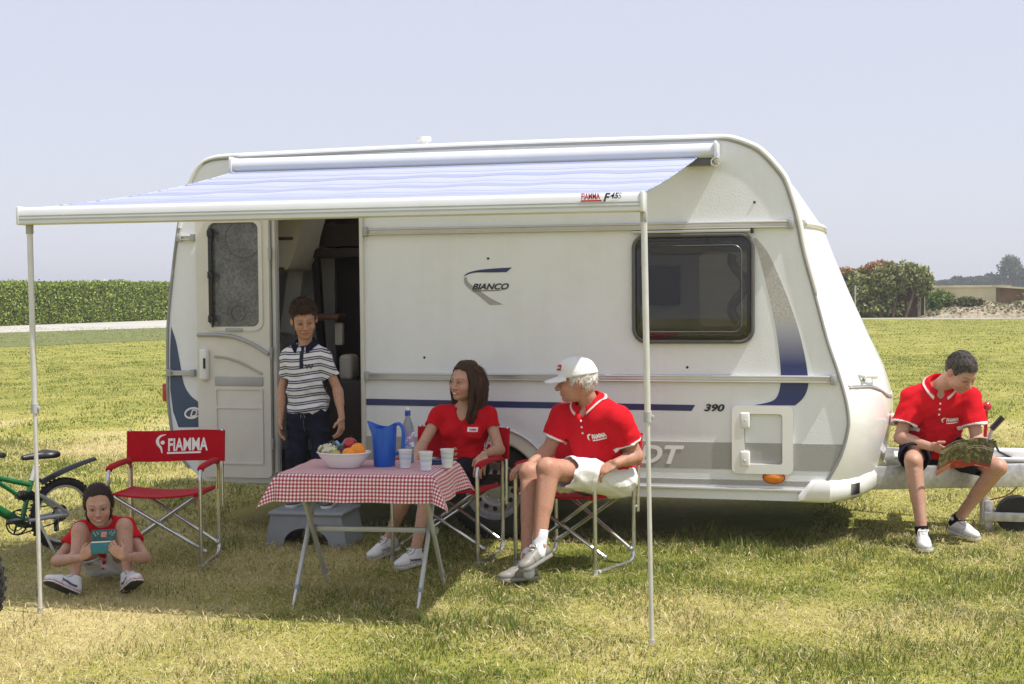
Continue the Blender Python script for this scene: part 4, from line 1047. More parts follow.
        for c0 in cs:
            for ax in range(3):
                if c0[ax]: continue
                c1 = list(c0); c1[ax] = 1; c1 = tuple(c1); d0, d1 = val[c0], val[c1]; m = (d0 < 0) != (d1 < 0)
                tt = d0[m] / (d0[m] - d1[m]); p = np.repeat(np.array(c0, float)[None], m.sum(), 0); p[:, ax] = tt
                pos[m] += p; num[m] += 1
        V = s.lo + s.h * (ai + pos / num[:, None])
        Q = []
        for ax in range(3):
            a, b = [(1, 2), (2, 0), (0, 1)][ax]
            sl0 = [slice(None)] * 3; sl1 = [slice(None)] * 3; sl0[ax] = slice(0, -1); sl1[ax] = slice(1, None)
            E = S[tuple(sl0)] != S[tuple(sl1)]; e = np.argwhere(E)
            e = e[(e[:, a] > 0) & (e[:, b] > 0) & (e[:, a] < D.shape[a] - 1) & (e[:, b] < D.shape[b] - 1)]
            fl = S[e[:, 0], e[:, 1], e[:, 2]]
            q = []
            for da, dbb in ((1, 1), (0, 1), (0, 0), (1, 0)):
                g = e.copy(); g[:, a] -= da; g[:, b] -= dbb; q.append(idx[g[:, 0], g[:, 1], g[:, 2]])
            q = np.stack(q, 1); q[~fl] = q[~fl][:, ::-1]; Q.append(q)
        return V, np.concatenate(Q)

t = NT('skin'); co = t.coord(); at = t.n('ShaderNodeAttribute', attribute_name='Col'); n1 = t.noise(22, 5, co, .65); n2 = t.noise(140, 3, co)
mot = t.ramp(n1.outputs[0], [(.30, (.88, .76, .70)), (.48, (1, 1, 1)), (.66, (1.0, .86, .80))]); fin = t.ramp(n2.outputs[0], [(.35, (.86, .82, .80)), (.6, (1, 1, 1))])
t.base(t.mix(1.0, t.mix(1.0, at.outputs[0], mot, 'MULTIPLY'), fin, 'MULTIPLY')); t.set(Roughness=.52, Subsurface_Weight=.10, Subsurface_Radius=(.008, .003, .002), Subsurface_Scale=1.0); t.p.inputs['Specular IOR Level'].default_value = .35
t.bump(n2.outputs[0], .25, .002); M['skin'] = t.m
M['cloth'] = attr_mat('dyed_cloth', .9, .07, 16, .3, 60, .006)
M['cloth'].node_tree.nodes['Principled BSDF'].inputs['Specular IOR Level'].default_value = .12
M['hair'] = attr_mat('hair', .5, .5, 120, .7, 260, .004)
M['hair'].node_tree.nodes['Principled BSDF'].inputs['Specular IOR Level'].default_value = .22
M['shoe'] = attr_mat('shoe_leather', .5, .06, 30, .15, 220, .002)
M['eye'] = attr_mat('eye', .25, .0, 1, 0)
M['teeth'] = None

def frame(f, u):
    f = nrm(f); l = nrm(np.cross(u, f)); return np.array([f, l, np.cross(f, l)])   # rows: forward, person's left, up

SKIN = dict(pale=(.60, .36, .26), tan=(.50, .285, .19), rosy=(.56, .31, .22), kid=(.50, .28, .185))

def head(F, c, A, s, neck, nr=.054, open_=.0066, nose=1.0, jowl=0.0):
    """c centre, A rows f,l,u, s scale"""
    P = lambda f, l, u: c + s * (A[0] * f + A[1] * l + A[2] * u)
    e = lambda q, r, k, op='u', B=None: F.ell(P(*q), A if B is None else B, np.array(r) * s, k * s, op)
    F.cone(P(-.022, 0, -.03), neck, nr * s, nr * s * 1.06, .02)
    e((-.012, 0, .030), (.096, .075, .086), .01); e((-.045, 0, .0), (.058, .066, .07), .03)
    e((.028, 0, -.032), (.060, .060, .080), .03); e((.034, 0, -.078), (.046, .047, .034), .03); e((.072, 0, -.100), (.017, .021, .015), .025)
    e((.074, 0, .014), (.019, .054, .014), .022)
    for q in (-1, 1):
        e((.100, q * .033, -.007), (.018, .019, .013), .014, 'c')
        e((.064, q * .041, -.036), (.024, .021, .022), .03)
        e((.0745, q * .031, -.004), (.0145, .0175, .0125), .004)
        e((.0930, q * .031, -.0065), (.0145, .0140, open_), .0015, 'c')
        if jowl: e((.050, q * .038, -.075), (.024, .020, .026), .02); e((.082, q * .020, -.050), (.012, .010, .014), .012)
    F.cone(P(.088, 0, -.002), P(.104 + .007 * nose, 0, -.036), .0078 * s, .0118 * s * nose, .014 * s); e((.098, .012, -.041), (.010, .008, .008), .008); e((.098, -.012, -.041), (.010, .008, .008), .008)
    e((.084, 0, -.066), (.015, .026, .012), .012)
    e((.0935, 0, -.0630), (.0075, .021, .0050), .005); e((.0920, 0, -.0745), (.0078, .018, .0060), .005)
    e((.103, 0, -.0690), (.010, .020, .0016), .003, 'c')
    for q in (-1, 1):
        B = frame(A[0] * .9 + A[1] * q * .42 * -1, A[2] - .15 * A[0])
        e((-.012, q * .079, -.010), (.019, .0075, .032), .006, 'u', B); e((-.004, q * .088, -.008), (.010, .006, .018), .005, 'c', B)
    return P

def face_cols(V, C, c, A, s, brow, lip, smile=0.0, stub=0.0, flush=.12, lidded=False):
    q = (V - c) @ A.T / s; f, l, u = q[:, 0], q[:, 1], q[:, 2]
    hd_m = (np.abs(l) < .1) & (u > -.125) & (u < .13) & (f > -.12) & (f < .14)
    def blend(m, col, a):
        m = np.clip(m, 0, 1)[:, None] * a; C[:] = C * (1 - m) + np.array(col) * m
    g = lambda d, w: np.exp(-(d / w) ** 2)
    fr = hd_m & (f > .03)
    blend(fr * g(np.hypot(np.abs(l) - .042, (u + .036)), .022), (.62, .22, .17), flush * 2.0)
    blend(fr * g(np.hypot(l, u + .040), .016) * (f > .09), (.62, .24, .18), flush * 1.8)
    blend(hd_m * (np.abs(l) > .074) * g(u + .01, .04) * (np.abs(f + .01) < .04), (.60, .22, .16), flush * 2)
    if stub: blend(fr * np.clip((-.048 - u) / .02, 0, 1) * (np.hypot(l, u + .068) > .018), (.16, .12, .10), stub)
    uu = u - smile * 5.0 * l * l - (-.0690)
    lw = .025 + .006 * (smile > 0)
    lipm = np.clip(1 - (np.abs(l) / lw) ** 3, 0, 1); th = .0098 * lipm
    blend(fr * (f > .07) * np.clip((th - np.abs(uu)) / .003 + .5, 0, 1) * (lipm > 0.02), lip, .75)
    if smile: blend(fr * (f > .065) * np.clip((.0060 * smile * np.clip(1 - (np.abs(l) / .022) ** 2, 0, 1) - np.abs(uu)) / .0015, 0, 1), (.80, .76, .70), .95)
    else: blend(fr * (f > .07) * np.clip((.0016 - np.abs(uu)) / .001, 0, 1) * (np.abs(l) < .022), (.18, .05, .045), .8)
    al = np.abs(l); by = .0175 + .006 * np.sin(np.clip((al - .014) / .042, 0, 1) * PI * .85)
    blend(fr * (al > .012) * (al < .056) * np.clip((.0030 * (1.15 - .6 * (al - .012) / .044) - np.abs(u - by)) / .002 + .5, 0, 1), brow, .70)
    eyy = np.hypot((al - .031) / .0170, (u + .0055) / .0090)              # lash line round the opening
    blend(fr * (f > .06) * np.clip((1.1 - np.abs(eyy - .86) * 4.2), 0, 1) * np.where(u > -.006, 1, .45), (.05, .028, .022), .85)
    blend(fr * g(np.hypot((al - .031) / 1.4, u + .004), .014), (.33, .16, .12), .35)
    blend(fr * np.hypot(al - .0115, (u + .0475)).__lt__(.0042) * (f > .09), (.14, .05, .04), .7)
    if lidded: blend(fr * np.clip((.0022 - np.abs(u + .0105 - 2.5 * (al - .031) ** 2 * 3)) / .0015, 0, 1) * (np.abs(al - .031) < .0145), (.05, .03, .025), .9)

def eyes(parent, P, c, A, s, gaze, iris=(.10, .055, .03)):
    for q in (-1, 1):
        o = P(.0732, q * .031, -.006); mb = MB(); mb.ell((0, 0, 0), (.0128 * s,) * 3, 28, 20)
        V = np.array(mb.v); d = V / np.linalg.norm(V, axis=1)[:, None]; g = nrm(gaze); a = np.arccos(np.clip(d @ g, -1, 1))
        C = np.where((a < .30)[:, None], (.008, .008, .008), np.where((a < .60)[:, None], iris, (.52, .48, .45)))
        e = mb.build('eye', M['eye'], None, smooth=80); set_col(e.data, C); e.location = o
        mi = wm(parent).inverted(); e.parent = parent; e.matrix_parent_inverse = mi

def hand(F, W, d, n, side, curl=(.5, .6, .5), s=1.0, spread=1.0, thumb=.5, per=None):
    """W wrist, d towards the fingers, n palm normal (curl direction), side +1 right hand, -1 left hand"""
    d = nrm(d); n = nrm(np.asarray(n) - d * (np.asarray(n) @ d)); t = side * np.cross(d, n); W = np.asarray(W, float)
    B = np.array([d, t, n])
    F.ell(W + d * .050 * s, B, np.array([.056, .040, .0155]) * s, .008)
    F.ell(W + d * .075 * s - n * .002, B, np.array([.024, .041, .0125]) * s, .008)
    F.ell(W + (d * .032 + t * .026 + n * .008) * s, B, np.array([.032, .017, .015]) * s, .010)
    ends = []
    for i, (off, ln, r, bd) in enumerate(((.030, .075, .0090, .088), (.0100, .083, .0092, .092), (-.0105, .077, .0088, .089), (-.0295, .060, .0078, .081))):
        c = curl if per is None else per[i]
        p = W + (d * bd + t * off) * s; lat = t * off * 2.2 * spread; v = nrm(d + lat); p0 = p - d * .028 * s; pts = [p0, p]; ang = 0
        for j, fr in enumerate((.46, .30, .24)):
            ang += c[j]; w = v * math.cos(ang) + n * math.sin(ang); p = p + w * ln * fr * s; pts.append(p)
        F.chain(pts, [r * s, r * s * 1.02, r * s * .98, r * s * .9, r * s * .80], .0018)
    p = W + (d * .026 + t * .030) * s; v1 = nrm(d * .62 + t * .72 + n * (.15 + thumb * .5)); v2 = nrm(d * (.9 - thumb * .2) + t * (.30 - thumb * .35) + n * (.1 + thumb * .6))
    F.chain([p - v1 * .015 * s, p + v1 * .036 * s, p + v1 * .036 * s + v2 * .034 * s], [.0125 * s, .0105 * s, .0085 * s], .004)

def arm(F, S, E, W, r=1.0, k=.012):
    F.cone(S, E, .046 * r, .037 * r, k); d = W - E; F.cone(E, W, .037 * r, .0255 * r, k); F.cone(E + d * .12, E + d * .45, .0405 * r, .034 * r, .02)
def leg(F, H, K, A_, back, r=1.0):
    back = nrm(back); d = A_ - K
    F.cone(H, K, .080 * r, .054 * r, .03); F.cone(K, A_, .050 * r, .033 * r, .02); F.cone(K + d * .12 + back * .018 * r, K + d * .5 + back * .010 * r, .046 * r, .036 * r, .03)
    F.ell(K - back * .014 * r, np.eye(3), np.array([.045, .045, .048]) * r, .02); F.ell(K - back * .042 * r - d * .01, np.eye(3), np.array([.022, .022, .024]) * r, .016); F.cone(K - back * .036 * r + d * .12, A_ - back * .016 * r, .016 * r, .014 * r, .02)
    F.ell(A_ + np.cross(nrm(d), back) * .028 * r, np.eye(3), np.array([.013, .013, .015]) * r, .01); F.ell(A_ - np.cross(nrm(d), back) * .028 * r, np.eye(3), np.array([.013, .013, .015]) * r, .01)

class Fig:
    """joint set + axes of one person; torso() lays the trunk into a field, inflated by `o`"""
    def __init__(s, J, b=1.0, deep=1.0, belly=0.0, bust=0.0):
        for k, v in J.items(): setattr(s, k, np.asarray(v, float))
        s.b = b; s.deep = deep; s.belly = belly; s.bust = bust
        s.U = nrm(s.neck - s.pel); lat = s.shB - s.shA; lat = nrm(lat - s.U * (lat @ s.U)); s.Lc = lat; s.Fc = np.cross(lat, s.U)
        hl = s.hipB - s.hipA; hl = nrm(hl); s.Lh = hl; s.Fh = nrm(np.cross(hl, np.array([0, 0, 1.])))
        s.T = np.linalg.norm(s.neck - s.pel)
    def torso(s, F, o=0.0, k=.06, flare=0.0):
        b, T = s.b, s.T; dp = s.deep
        hw = np.linalg.norm(s.hipB - s.hipA) / 2
        A = np.array([s.Fc, s.Lc, s.U]); Ah = frame(s.Fh, np.array([0, 0, 1.]))
        at = lambda t, f=0.0: s.pel + s.U * T * t + s.Fc * f
        F.ell(at(.02), Ah, (.105 * b * dp + o, .165 * b + o + flare, .115 * b + o), k)
        F.ell(at(.28, .006 + s.belly * .4), A, (.105 * b * dp + s.belly + o + flare, .148 * b + s.belly * .5 + o + flare, .19 * T / .5 * b / max(b, .8) + o), k)
        F.ell(at(.66), A, (.108 * b * dp + o, .160 * b + o, .20 * T / .5 + o), k)
        shw = np.linalg.norm(s.shB - s.shA) / 2
        F.ell(at(.80), A, (.085 * b * dp + o, shw * .88 + o, .105 * T / .5 + o), k)
        for S_ in (s.shA, s.shB):
            F.cone(S_ - s.U * .012, at(.80), .050 * b + o, .070 * b + o, k * .7)
            F.cone(S_ + s.U * .0, s.neck - s.U * .022, .034 * b + o * .8, .034 * b + o * .8, k * .6)
        if s.bust:
            for q in (-1, 1): F.ell(at(.60, .085 * b * dp) + s.Lc * q * .072 * b, A, (.060 * b * s.bust + o, .062 * b + o, .062 * b + o), .03)

def finish(name, F, m, parent=None, col=None, colfn=None):
    V, Q = F.mesh(); me = np_mesh(name, V, Q)
    C = np.tile(np.asarray(col if col is not None else (.5, .5, .5), float), (len(V), 1))
    if colfn: colfn(V, C)
    set_col(me, C)
    o = link_mesh(name, me, m, parent); return o, V, Q

def cloth_print(name, V, Q, geo, centre, R, U, D, size, m, parent, off=.0045):
    """flat lettering wrapped onto a cloth surface: shot along D from in front"""
    c = np.asarray(centre); near = np.linalg.norm(V - c, axis=1) < .28; keep = near[Q].all(1)
    ids = np.unique(Q[keep]); mp = -np.ones(len(V), int); mp[ids] = np.arange(len(ids))
    bv = BVHTree.FromPolygons([tuple(p) for p in V[ids]], [tuple(f) for f in mp[Q[keep]]])
    g, F = geo; out = []
    for a, b in g:
        p = c + R * a * size + U * b * size - D * .25; h = bv.ray_cast(Vector(p), Vector(D), .6)
        q = np.array(h[0]) if h[0] is not None else c + R * a * size + U * b * size
        out.append(q - D * off)
    mb = MB(); mb.add(out, F); return mb.build(name, m, parent, smooth=0, recalc=False)

def bbox(*pts, m=.16):
    P = np.array([p for p in pts]); return P.min(0) - m, P.max(0) + m

def shoe(parent, A_, toe, s=1.0, up=(0, 0, 1), upper=(.74, .73, .72), sole=(.70, .69, .66), accent=None, tread=None, tint=None):
    """trainer: heel under the ankle A_, pointing along `toe`"""
    t_ = nrm(toe); u = np.asarray(up, float); u = nrm(u - t_ * (u @ t_)); l = np.cross(u, t_); B = np.array([t_, l, u]); o = np.asarray(A_, float) - u * .088 * s
    P = lambda f, ll, z: o + s * (t_ * f + l * ll + u * z)
    F = Field(*bbox(P(-.1, -.06, 0), P(.24, .06, .13), P(-.1, .06, .13), P(.24, -.06, 0), m=.03), .0035)
    F.cone(P(-.028, 0, .048), P(.075, 0, .045), .036 * s, .038 * s, .01); F.ell(P(.125, 0, .034), B, np.array([.070, .041, .032]) * s, .03)
    F.cone(P(-.012, 0, .05), P(-.004, 0, .096), .036 * s, .041 * s, .015); F.cone(P(.03, 0, .075), P(.11, 0, .052), .026 * s, .022 * s, .02)
    F.cone(P(.0, 0, .09), P(.002, 0, .14), .030 * s, .034 * s, .004, 'c')
    F.half(P(0, 0, .012), -u)
    def cf(V, C):
        q = (V - o) @ B.T / s
        gr = np.array(upper) * .5
        C[(np.abs(q[:, 0] - .098) < .004) & (q[:, 2] < .062)] = gr; C[(q[:, 0] > .015) & (q[:, 0] < .095) & (np.abs(np.abs(q[:, 1]) - .023) < .003)] = gr * .9
        C[(q[:, 2] > .108)] = gr * .6; C[(q[:, 0] > .02) & (q[:, 0] < .09) & (np.abs(q[:, 1]) < .012)] = gr * .85
        if accent is not None:
            m = (np.abs(q[:, 2] - .040 - .12 * np.maximum(q[:, 0] - .02, 0)) < .007) & (q[:, 0] > -.01) & (q[:, 0] < .10); C[m] = accent
            m = (q[:, 0] < -.045) & (q[:, 2] > .05); C[m] = accent
    so, V, Q = finish('shoe', F, M['shoe'], parent, upper, cf)
    G = Field(*bbox(P(-.1, -.06, 0), P(.24, .06, .06), P(-.1, .06, .06), P(.24, -.06, 0), m=.02), .0032)
    G.cone(P(-.030, 0, .015), P(.05, 0, .015), .041 * s, .040 * s, .01); G.cone(P(.05, 0, .015), P(.148, .004, .017), .040 * s, .045 * s, .01)
    G.half(P(0, 0, .026), u); G.half(P(0, 0, -.001), -u)
    def cs(V, C):
        q = (V - o) @ B.T / s
        C[q[:, 2] > .0225] = np.array(sole) * .35
        if tread is not None: C[q[:, 2] < .006] = tread
        if tint is not None: C[(np.abs(q[:, 2] - .0165) < .0028)] = tint
    finish('sole', G, M['shoe'], so, sole, cs)
    mb = MB()
    for k in range(4):
        f = .035 + .022 * k; z = .103 - .011 * k - .002 * k * k * .6
        mb.tube(smooth_path([P(f, -.024, z - .016), P(f + .006, -.010, z - .001), P(f + .006, .010, z - .001), P(f, .024, z - .016)], 3), .0040 * s, 6)
    for q in (-1, 1): mb.tube(smooth_path([P(.032, 0, .106), P(.036, q * .018, .112), P(.048, q * .028, .104), P(.04, q * .012, .104)], 3), .0022 * s, 5)
    mb.build('laces', M['white_ink'], so)
    return so

LASTF = [None]
def collar(parent, fig, r=.062, h=.042, col=(.58, .010, .018), stripe=(.8, .78, .76), m=None, gap=.55, lean=.35, drop=.03):
    """folded polo collar round the neck, open at the throat"""
    U = nrm(fig.neck - fig.pel + fig.Fc * .10); Fd = nrm(fig.Fc - U * (fig.Fc @ U)); Ld = np.cross(U, Fd); c0 = fig.neck
    nu, nv_ = 60, 9; V = []; C = []
    for i in range(nu):
        a = gap * .5 + (2 * PI - gap) * i / (nu - 1); front = max(0, math.cos(a)); pt = front ** 6
        for j in range(nv_):
            b = j / (nv_ - 1)
            # inside stand, fold, outer leaf
            if b < .35: q = b / .35; rr_ = r * (1.0 + .03 * q); z = -.02 + (h * .92 + .038) * q
            else: q = (b - .35) / .65; rr_ = r * (1.06 + .68 * q + .12 * pt * q); z = .018 + h * .92 + .006 * math.sin(PI * min(1, q * 3)) - (h * (.80 + .15 * (1 - max(0, front))) + .022 * pt) * q
            z -= drop * front ** 1.5
            p = c0 + Fd * (math.cos(a) * rr_ * 1.06 + .004) + Ld * math.sin(a) * rr_ + U * z
            if b > .30:
                for _ in range(8):
                    dd = LASTF[0].at(p)
                    if dd > .0035: break
                    p = p + U * (.0045 - dd) * .8 + (Fd * math.cos(a) + Ld * math.sin(a)) * .0006
            V.append(p); C.append(stripe if (.80 < b < .93) and stripe is not None else col)
    F = [(i * nv_ + j, (i + 1) * nv_ + j, (i + 1) * nv_ + j + 1, i * nv_ + j + 1) for i in range(nu - 1) for j in range(nv_ - 1)]
    me = np_mesh('collar', V, F); set_col(me, C)
    o = link_mesh('collar', me, m or M['cloth'], parent); so = o.modifiers.new('t', 'SOLIDIFY'); so.thickness = .003; so.offset = 0
    sb = o.modifiers.new('s', 'SUBSURF'); sb.levels = 1; sb.render_levels = 1
    return o

UBF = [-.13, -.085, -.055, -.034, -.026, -.008, .012, .026, .038, .052, .072, .12]
UBU = [-.082, -.072, -.050, -.024, .012, .016, -.012, -.014, .022, .044, .060, .066]
def hair_cap(F, P, A, s, t=.012, c=None, seed=3, amp=.003, fr=120, lift=0.0, top=.0, ubu=None, side=1.0, edge=.004, part=0.0):
    """hair mass over the skull with a real hairline: forehead, temples, sideburns, round the ears, nape"""
    F.ell(P(-.014, 0, .032), A, (np.array([.098, .0765 * side, .088]) + np.array([t, t * .75, t + top])) * s, .005); F.ell(P(-.047, 0, .0), A, (np.array([.060, .068, .072]) + t * .6) * s, .02)
    F.wrinkle(amp, fr, seed)
    sl, X, Y, Z = F.win(c - .3, c + .3); X, Y, Z = X - c[0], Y - c[1], Z - c[2]
    q = [(A[i, 0] * X + A[i, 1] * Y + A[i, 2] * Z) / s for i in range(3)]
    ub = np.interp(q[0], UBF, UBU if ubu is None else ubu) + lift + np.where(q[0] > .03, .010 * np.exp(-((np.abs(q[1]) - .048) / .016) ** 2), 0)
    if part: ub = ub + np.where(q[0] > .03, part * np.exp(-((q[1] - .012) / .022) ** 2), 0)
    ub = ub + edge * np.sin(q[0] * 260 + q[1] * 170) * np.sin(q[1] * 310)
    F.D[sl] = np.maximum(F.D[sl], ((ub - q[2]) * .75 * s).astype(np.float32))

def rect_geo(w, h, nx=8, ny=5):
    V = np.array([((i / (nx - 1) - .5) * w, (j / (ny - 1) - .5) * h) for i in range(nx) for j in range(ny)])
    return V, [(i * ny + j, (i + 1) * ny + j, (i + 1) * ny + j + 1, i * ny + j + 1) for i in range(nx - 1) for j in range(ny - 1)]

def strands(name, base, parent, n, length, r, A, P, s, colr, seed=1, lift=.5, curl=.0, zone=None, flow=(.3, 0, -.35), jit=.55):
    """fine hair tufts lying on the hair mass; flow in head axes (forward, left, up)"""
    V, Q = base; g = np.random.default_rng(seed); ctr = P(-.02, 0, .02)
    ids = g.integers(0, len(V), n * 3); pts = V[ids]; d = pts - ctr; d /= np.linalg.norm(d, axis=1)[:, None]
    if zone is not None: k = zone((pts - P(0, 0, 0)) @ A.T / s); pts, d = pts[k], d[k]
    pts, d = pts[:n], d[:n]; n = len(pts); fw_ = A[0] * flow[0] + A[1] * flow[1] + A[2] * flow[2]
    fl = np.tile(fw_, (n, 1)) + jit * g.normal(size=(n, 3)) * np.linalg.norm(fw_) * 1.6; fl -= d * (fl * d).sum(1)[:, None]; fl /= np.linalg.norm(fl, axis=1)[:, None] + 1e-9
    side = np.cross(d, fl); ln = length * (.5 + .8 * g.random((n, 1)))
    w = r * (.7 + .6 * g.random((n, 1)))
    p0 = pts - d * .003; p1 = pts + d * ln * lift * .55 + fl * ln * .5; p2 = pts + d * ln * lift * .75 + fl * ln * 1.0 + curl * g.normal(size=(n, 3)) * ln
    Vs = np.stack([p0 - side * w, p0 + side * w, p1 - side * w * .8, p1 + side * w * .8, p2], 1).reshape(-1, 3); k = np.arange(n)[:, None] * 5
    me = np_mesh(name, Vs, np.concatenate([k, k + 1, k + 3, k + 2], 1), np.concatenate([k + 2, k + 3, k + 4], 1))
    cc = np.asarray(colr)[None] * (.45 + 1.3 * g.random((n, 1)) ** 1.5); set_col(me, np.repeat(cc, 5, 0)); return link_mesh(name, me, M['hair'], parent)

# ================================================================== DIRECTOR CHAIRS  (local: front is -y)
M['tube'] = mat('polished_aluminium_tube', (.60, .595, .58), .22, metal=.9, var=.06, vs=25)
def chair_text(body): return text_geo(body, 1, 0, .03, .62)
def make_chair(loc, rz, label, sag=.035, wid=.56):
    r = empty('director_chair', loc, rz, label, 'folding chair', 'red folding director chairs')
    hx = wid / 2 - .012; z_arm = .588
    for s in (-1, 1):
        x = s * hx
        P = fillet([(x, -.225, .0), (x, -.225, z_arm), (x, .215, z_arm), (x, .215, .012), (x, -.195, .012)], .075, 6)
        mb = MB(); mb.tube(P, .0118, 10); fr = mb.build('side_frame', M['tube'], r, False)
        mb = MB(); mb.tube([(x, -.225, .0), (x, -.225, .03)], .0155, 10); mb.tube([(x, -.2, .012), (x, -.175, .012)], .014, 8); mb.build('foot_cap', M['mid_pl'], fr, False)
        mb = MB(); mb.tube(smooth_path([(x, -.205, z_arm - .012), (x, -.17, z_arm + .001), (x, .0, z_arm + .004), (x, .145, z_arm + .001), (x, .185, z_arm - .012)], 4), .0205, 12, flat=.85, up=(0, 0, 1)); mb.build('armrest', M['red_fab'], r, False)
        xb = s * (wid / 2 + .004)
        mb = MB(); mb.tube([(xb, .238, .30), (xb, .246, .60), (xb, .268, .765)], .0105, 10); mb.tube([(x, .215, .33), (xb, .24, .33)], .009, 8); mb.build('back_post', M['tube'], r, False)
        mb = MB(); mb.tube([(s * (hx - .028), -.215, .428), (s * (hx - .028), .20, .415)], .011, 10); mb.build('seat_rail', M['tube'], r, False)
    for y0, y1 in ((-.208, -.10), (.19, .20)):
        for s in (-1, 1):
            mb = MB(); mb.tube([(s * (hx - .028), y0 + .012 * s, .425), (-s * (hx - .005), y1 + .012 * s, .085)], .0108, 10); mb.ell((-s * (hx - .005), y1 + .012 * s, .085), (.016, .016, .016), 8, 6); mb.build('cross_brace', M['tube'], r, False)
    # seat cloth sagging between the rails, wrapped round them
    def seat(a, b, o=0):
        u = 2 * a - 1; sg = sag * (1 - u * u) * (.6 + .4 * math.sin(PI * b))
        return ((hx - .030) * u, -.215 + .415 * b, .440 - .013 * b - sg - o)
    mb = MB(); mb.grid(lambda a, b: seat(a, b), 18, 12); mb.grid(lambda a, b: seat(a, b, .006), 18, 12)
    for s in (0, 1): mb.tube([seat(s, b)[:2] + (seat(s, b)[2] - .010,) for b in np.linspace(0, 1, 8)], .0145, 10)
    mb.tube([(p[0], p[1], p[2] - .003) for p in [seat(a, 0) for a in np.linspace(0, 1, 14)]], .006, 8)
    mb.build('seat', M['red_fab'], r, False)
    xb = wid / 2 + .004
    def back(a, b, o):
        u = 2 * a - 1; z = .572 + .185 * b
        return ((xb + .012) * u, np.interp(z, [.3, .60, .795], [.238, .246, .268]) + .018 * (1 - u * u) - .012 + o, z + .004 * math.sin(u * 3))
    mb = MB(); mb.grid(lambda a, b: back(a, b, 0), 20, 8); mb.grid(lambda a, b: back(a, b, .026), 20, 8)
    for s in (0, 1):
        mb.grid(lambda a, b, s=s: tuple(np.array(back(s, b, .013)) + np.array([math.cos(PI * a - PI / 2) * .006 * (1 if s else -1), -.013 * math.cos(PI * (a)), 0])), 8, 8)
    bk = mb.build('backrest', M['red_fab'], r, False)
    def on_back(u, v): p = back(.5 + u / (2 * (xb + .012)), (v - .600) / .195, 0); return (p[0], p[1] - .003, p[2])
    V, F = chair_text('FIAMMA'); mb = MB(); mb.add([on_back(.075 + a * .082, .706 + b * .082) for a, b in V], F)
    mb.add([on_back(a, b) for a, b in [(-.055, .648), (.155, .648), (.155, .660), (-.055, .660)]], [(0, 1, 2, 3)])
    # flame shaped emblem with a dot
    o1 = smooth_path([(-.062, .775), (-.10, .768), (-.122, .742), (-.118, .710), (-.098, .685), (-.088, .655)], 5); o2 = smooth_path([(-.082, .655), (-.086, .690), (-.100, .712), (-.104, .738), (-.092, .758), (-.062, .772)], 5)
    pl = [tuple(p) for p in o1] + [tuple(p) for p in o2]; tri = tessellate_polygon([[Vector((p[0], p[1], 0)) for p in pl]]); mb.add([on_back(*p) for p in pl], [tuple(q) for q in tri])
    mb.add([on_back(-.082 + .013 * math.cos(a), .722 + .013 * math.sin(a)) for a in np.linspace(0, 2 * PI, 16, endpoint=False)], [tuple(range(16))])
    mb.build('printed_logo', M['white_ink'], bk, False, smooth=0)
    return r
# empty chair
fx = np.array([.21, -.98])
chair0 = make_chair((-3.985, -1.065, 0), math.atan2(fx[0], -fx[1]), 'empty red folding chair with printed backrest, between the girl and the open door')
c2 = copy_tree(chair0); c2.location = (-2.375, -.585, 0); c2.rotation_euler = (0, 0, R_(-5)); c2['label'] = 'red folding chair the long haired woman sits on by the caravan wheel'
c3 = copy_tree(chair0); c3.location = (-1.590, -.640, 0); c3.rotation_euler = (0, 0, R_(-20.3)); c3['label'] = 'red folding chair the man in the white cap sits on'

# ================================================================== FOLDING TABLE
TC = np.array([-2.475, -1.69]); TR = R_(5)
tab = empty('folding_table', (TC[0], TC[1], 0), TR, 'grey metal folding camping table with crossed legs under the checked cloth', 'table')
M['grey_leg'] = mat('light_grey_leg_paint', (.47, .48, .47), .4, metal=.2, var=.08)
TH = .675
mb = MB(); mb.box((0, 0, TH - .014), (.80, .60, .026), bev=.006); mb.build('tabletop', M['grey_pl'], tab, False)
for x in (-.325, .325):
    for s in (-1, 1):
        mb = MB(); a = np.array([x + .012 * s, s * .275, .0]); b = np.array([x + .012 * s, -s * .235, TH - .03]); q = a + (b - a) * .13
        mb.bar(q, b, .032, .018, (1, 0, 0), .003); lg = mb.build('leg', M['grey_leg'], tab, False)
        mb = MB(); mb.bar(a, q + (b - a) * .03, .024, .012, (1, 0, 0), .002); mb.build('foot_extension', M['alu'], lg, False)
        mb = MB(); mb.box(q, (.026, .038, .03), bev=.005); mb.build('foot_collar', M['grey_pl'], lg, False)
    mb = MB(); mb.tube([(x - .03, .02, .35), (x + .03, .02, .35)], .02, 12); mb.build('pivot', M['grey_pl'], tab, False)
mb = MB(); mb.bar((-.325, .02, .35), (.325, .02, .35), .022, .026, (0, 0, 1), .003); mb.build('stretcher', M['grey_leg'], tab, False)
# cloth
t = NT('red_gingham'); uv = t.n('ShaderNodeAttribute', attribute_name='Col'); sp = t.n('ShaderNodeSeparateColor'); t.l(uv.outputs[0], sp.inputs[0])
def st(i):
    f = t.math('FRACT', t.math('MULTIPLY', sp.outputs[i], 1 / .0185)); return t.math('LESS_THAN', f, .5)
sm = t.math('MULTIPLY', t.math('ADD', st(0), st(1)), .5)
r_ = t.n('ShaderNodeValToRGB'); e = r_.color_ramp.elements; r_.color_ramp.interpolation = 'CONSTANT'; e.new(.5)
for el, (p, c) in zip(e, [(0, (.80, .765, .75)), (.25, (.55, .20, .23)), (.75, (.30, .022, .05))]): el.position = p; el.color = (*c, 1)
t.l(sm, r_.inputs[0]); t.base(r_.outputs[0]); t.set(Roughness=.85, Sheen_Weight=.1); co = t.coord(); n = t.noise(14, 4, co); t.bump(n.outputs[0], .55, .02); M['gingham'] = t.m
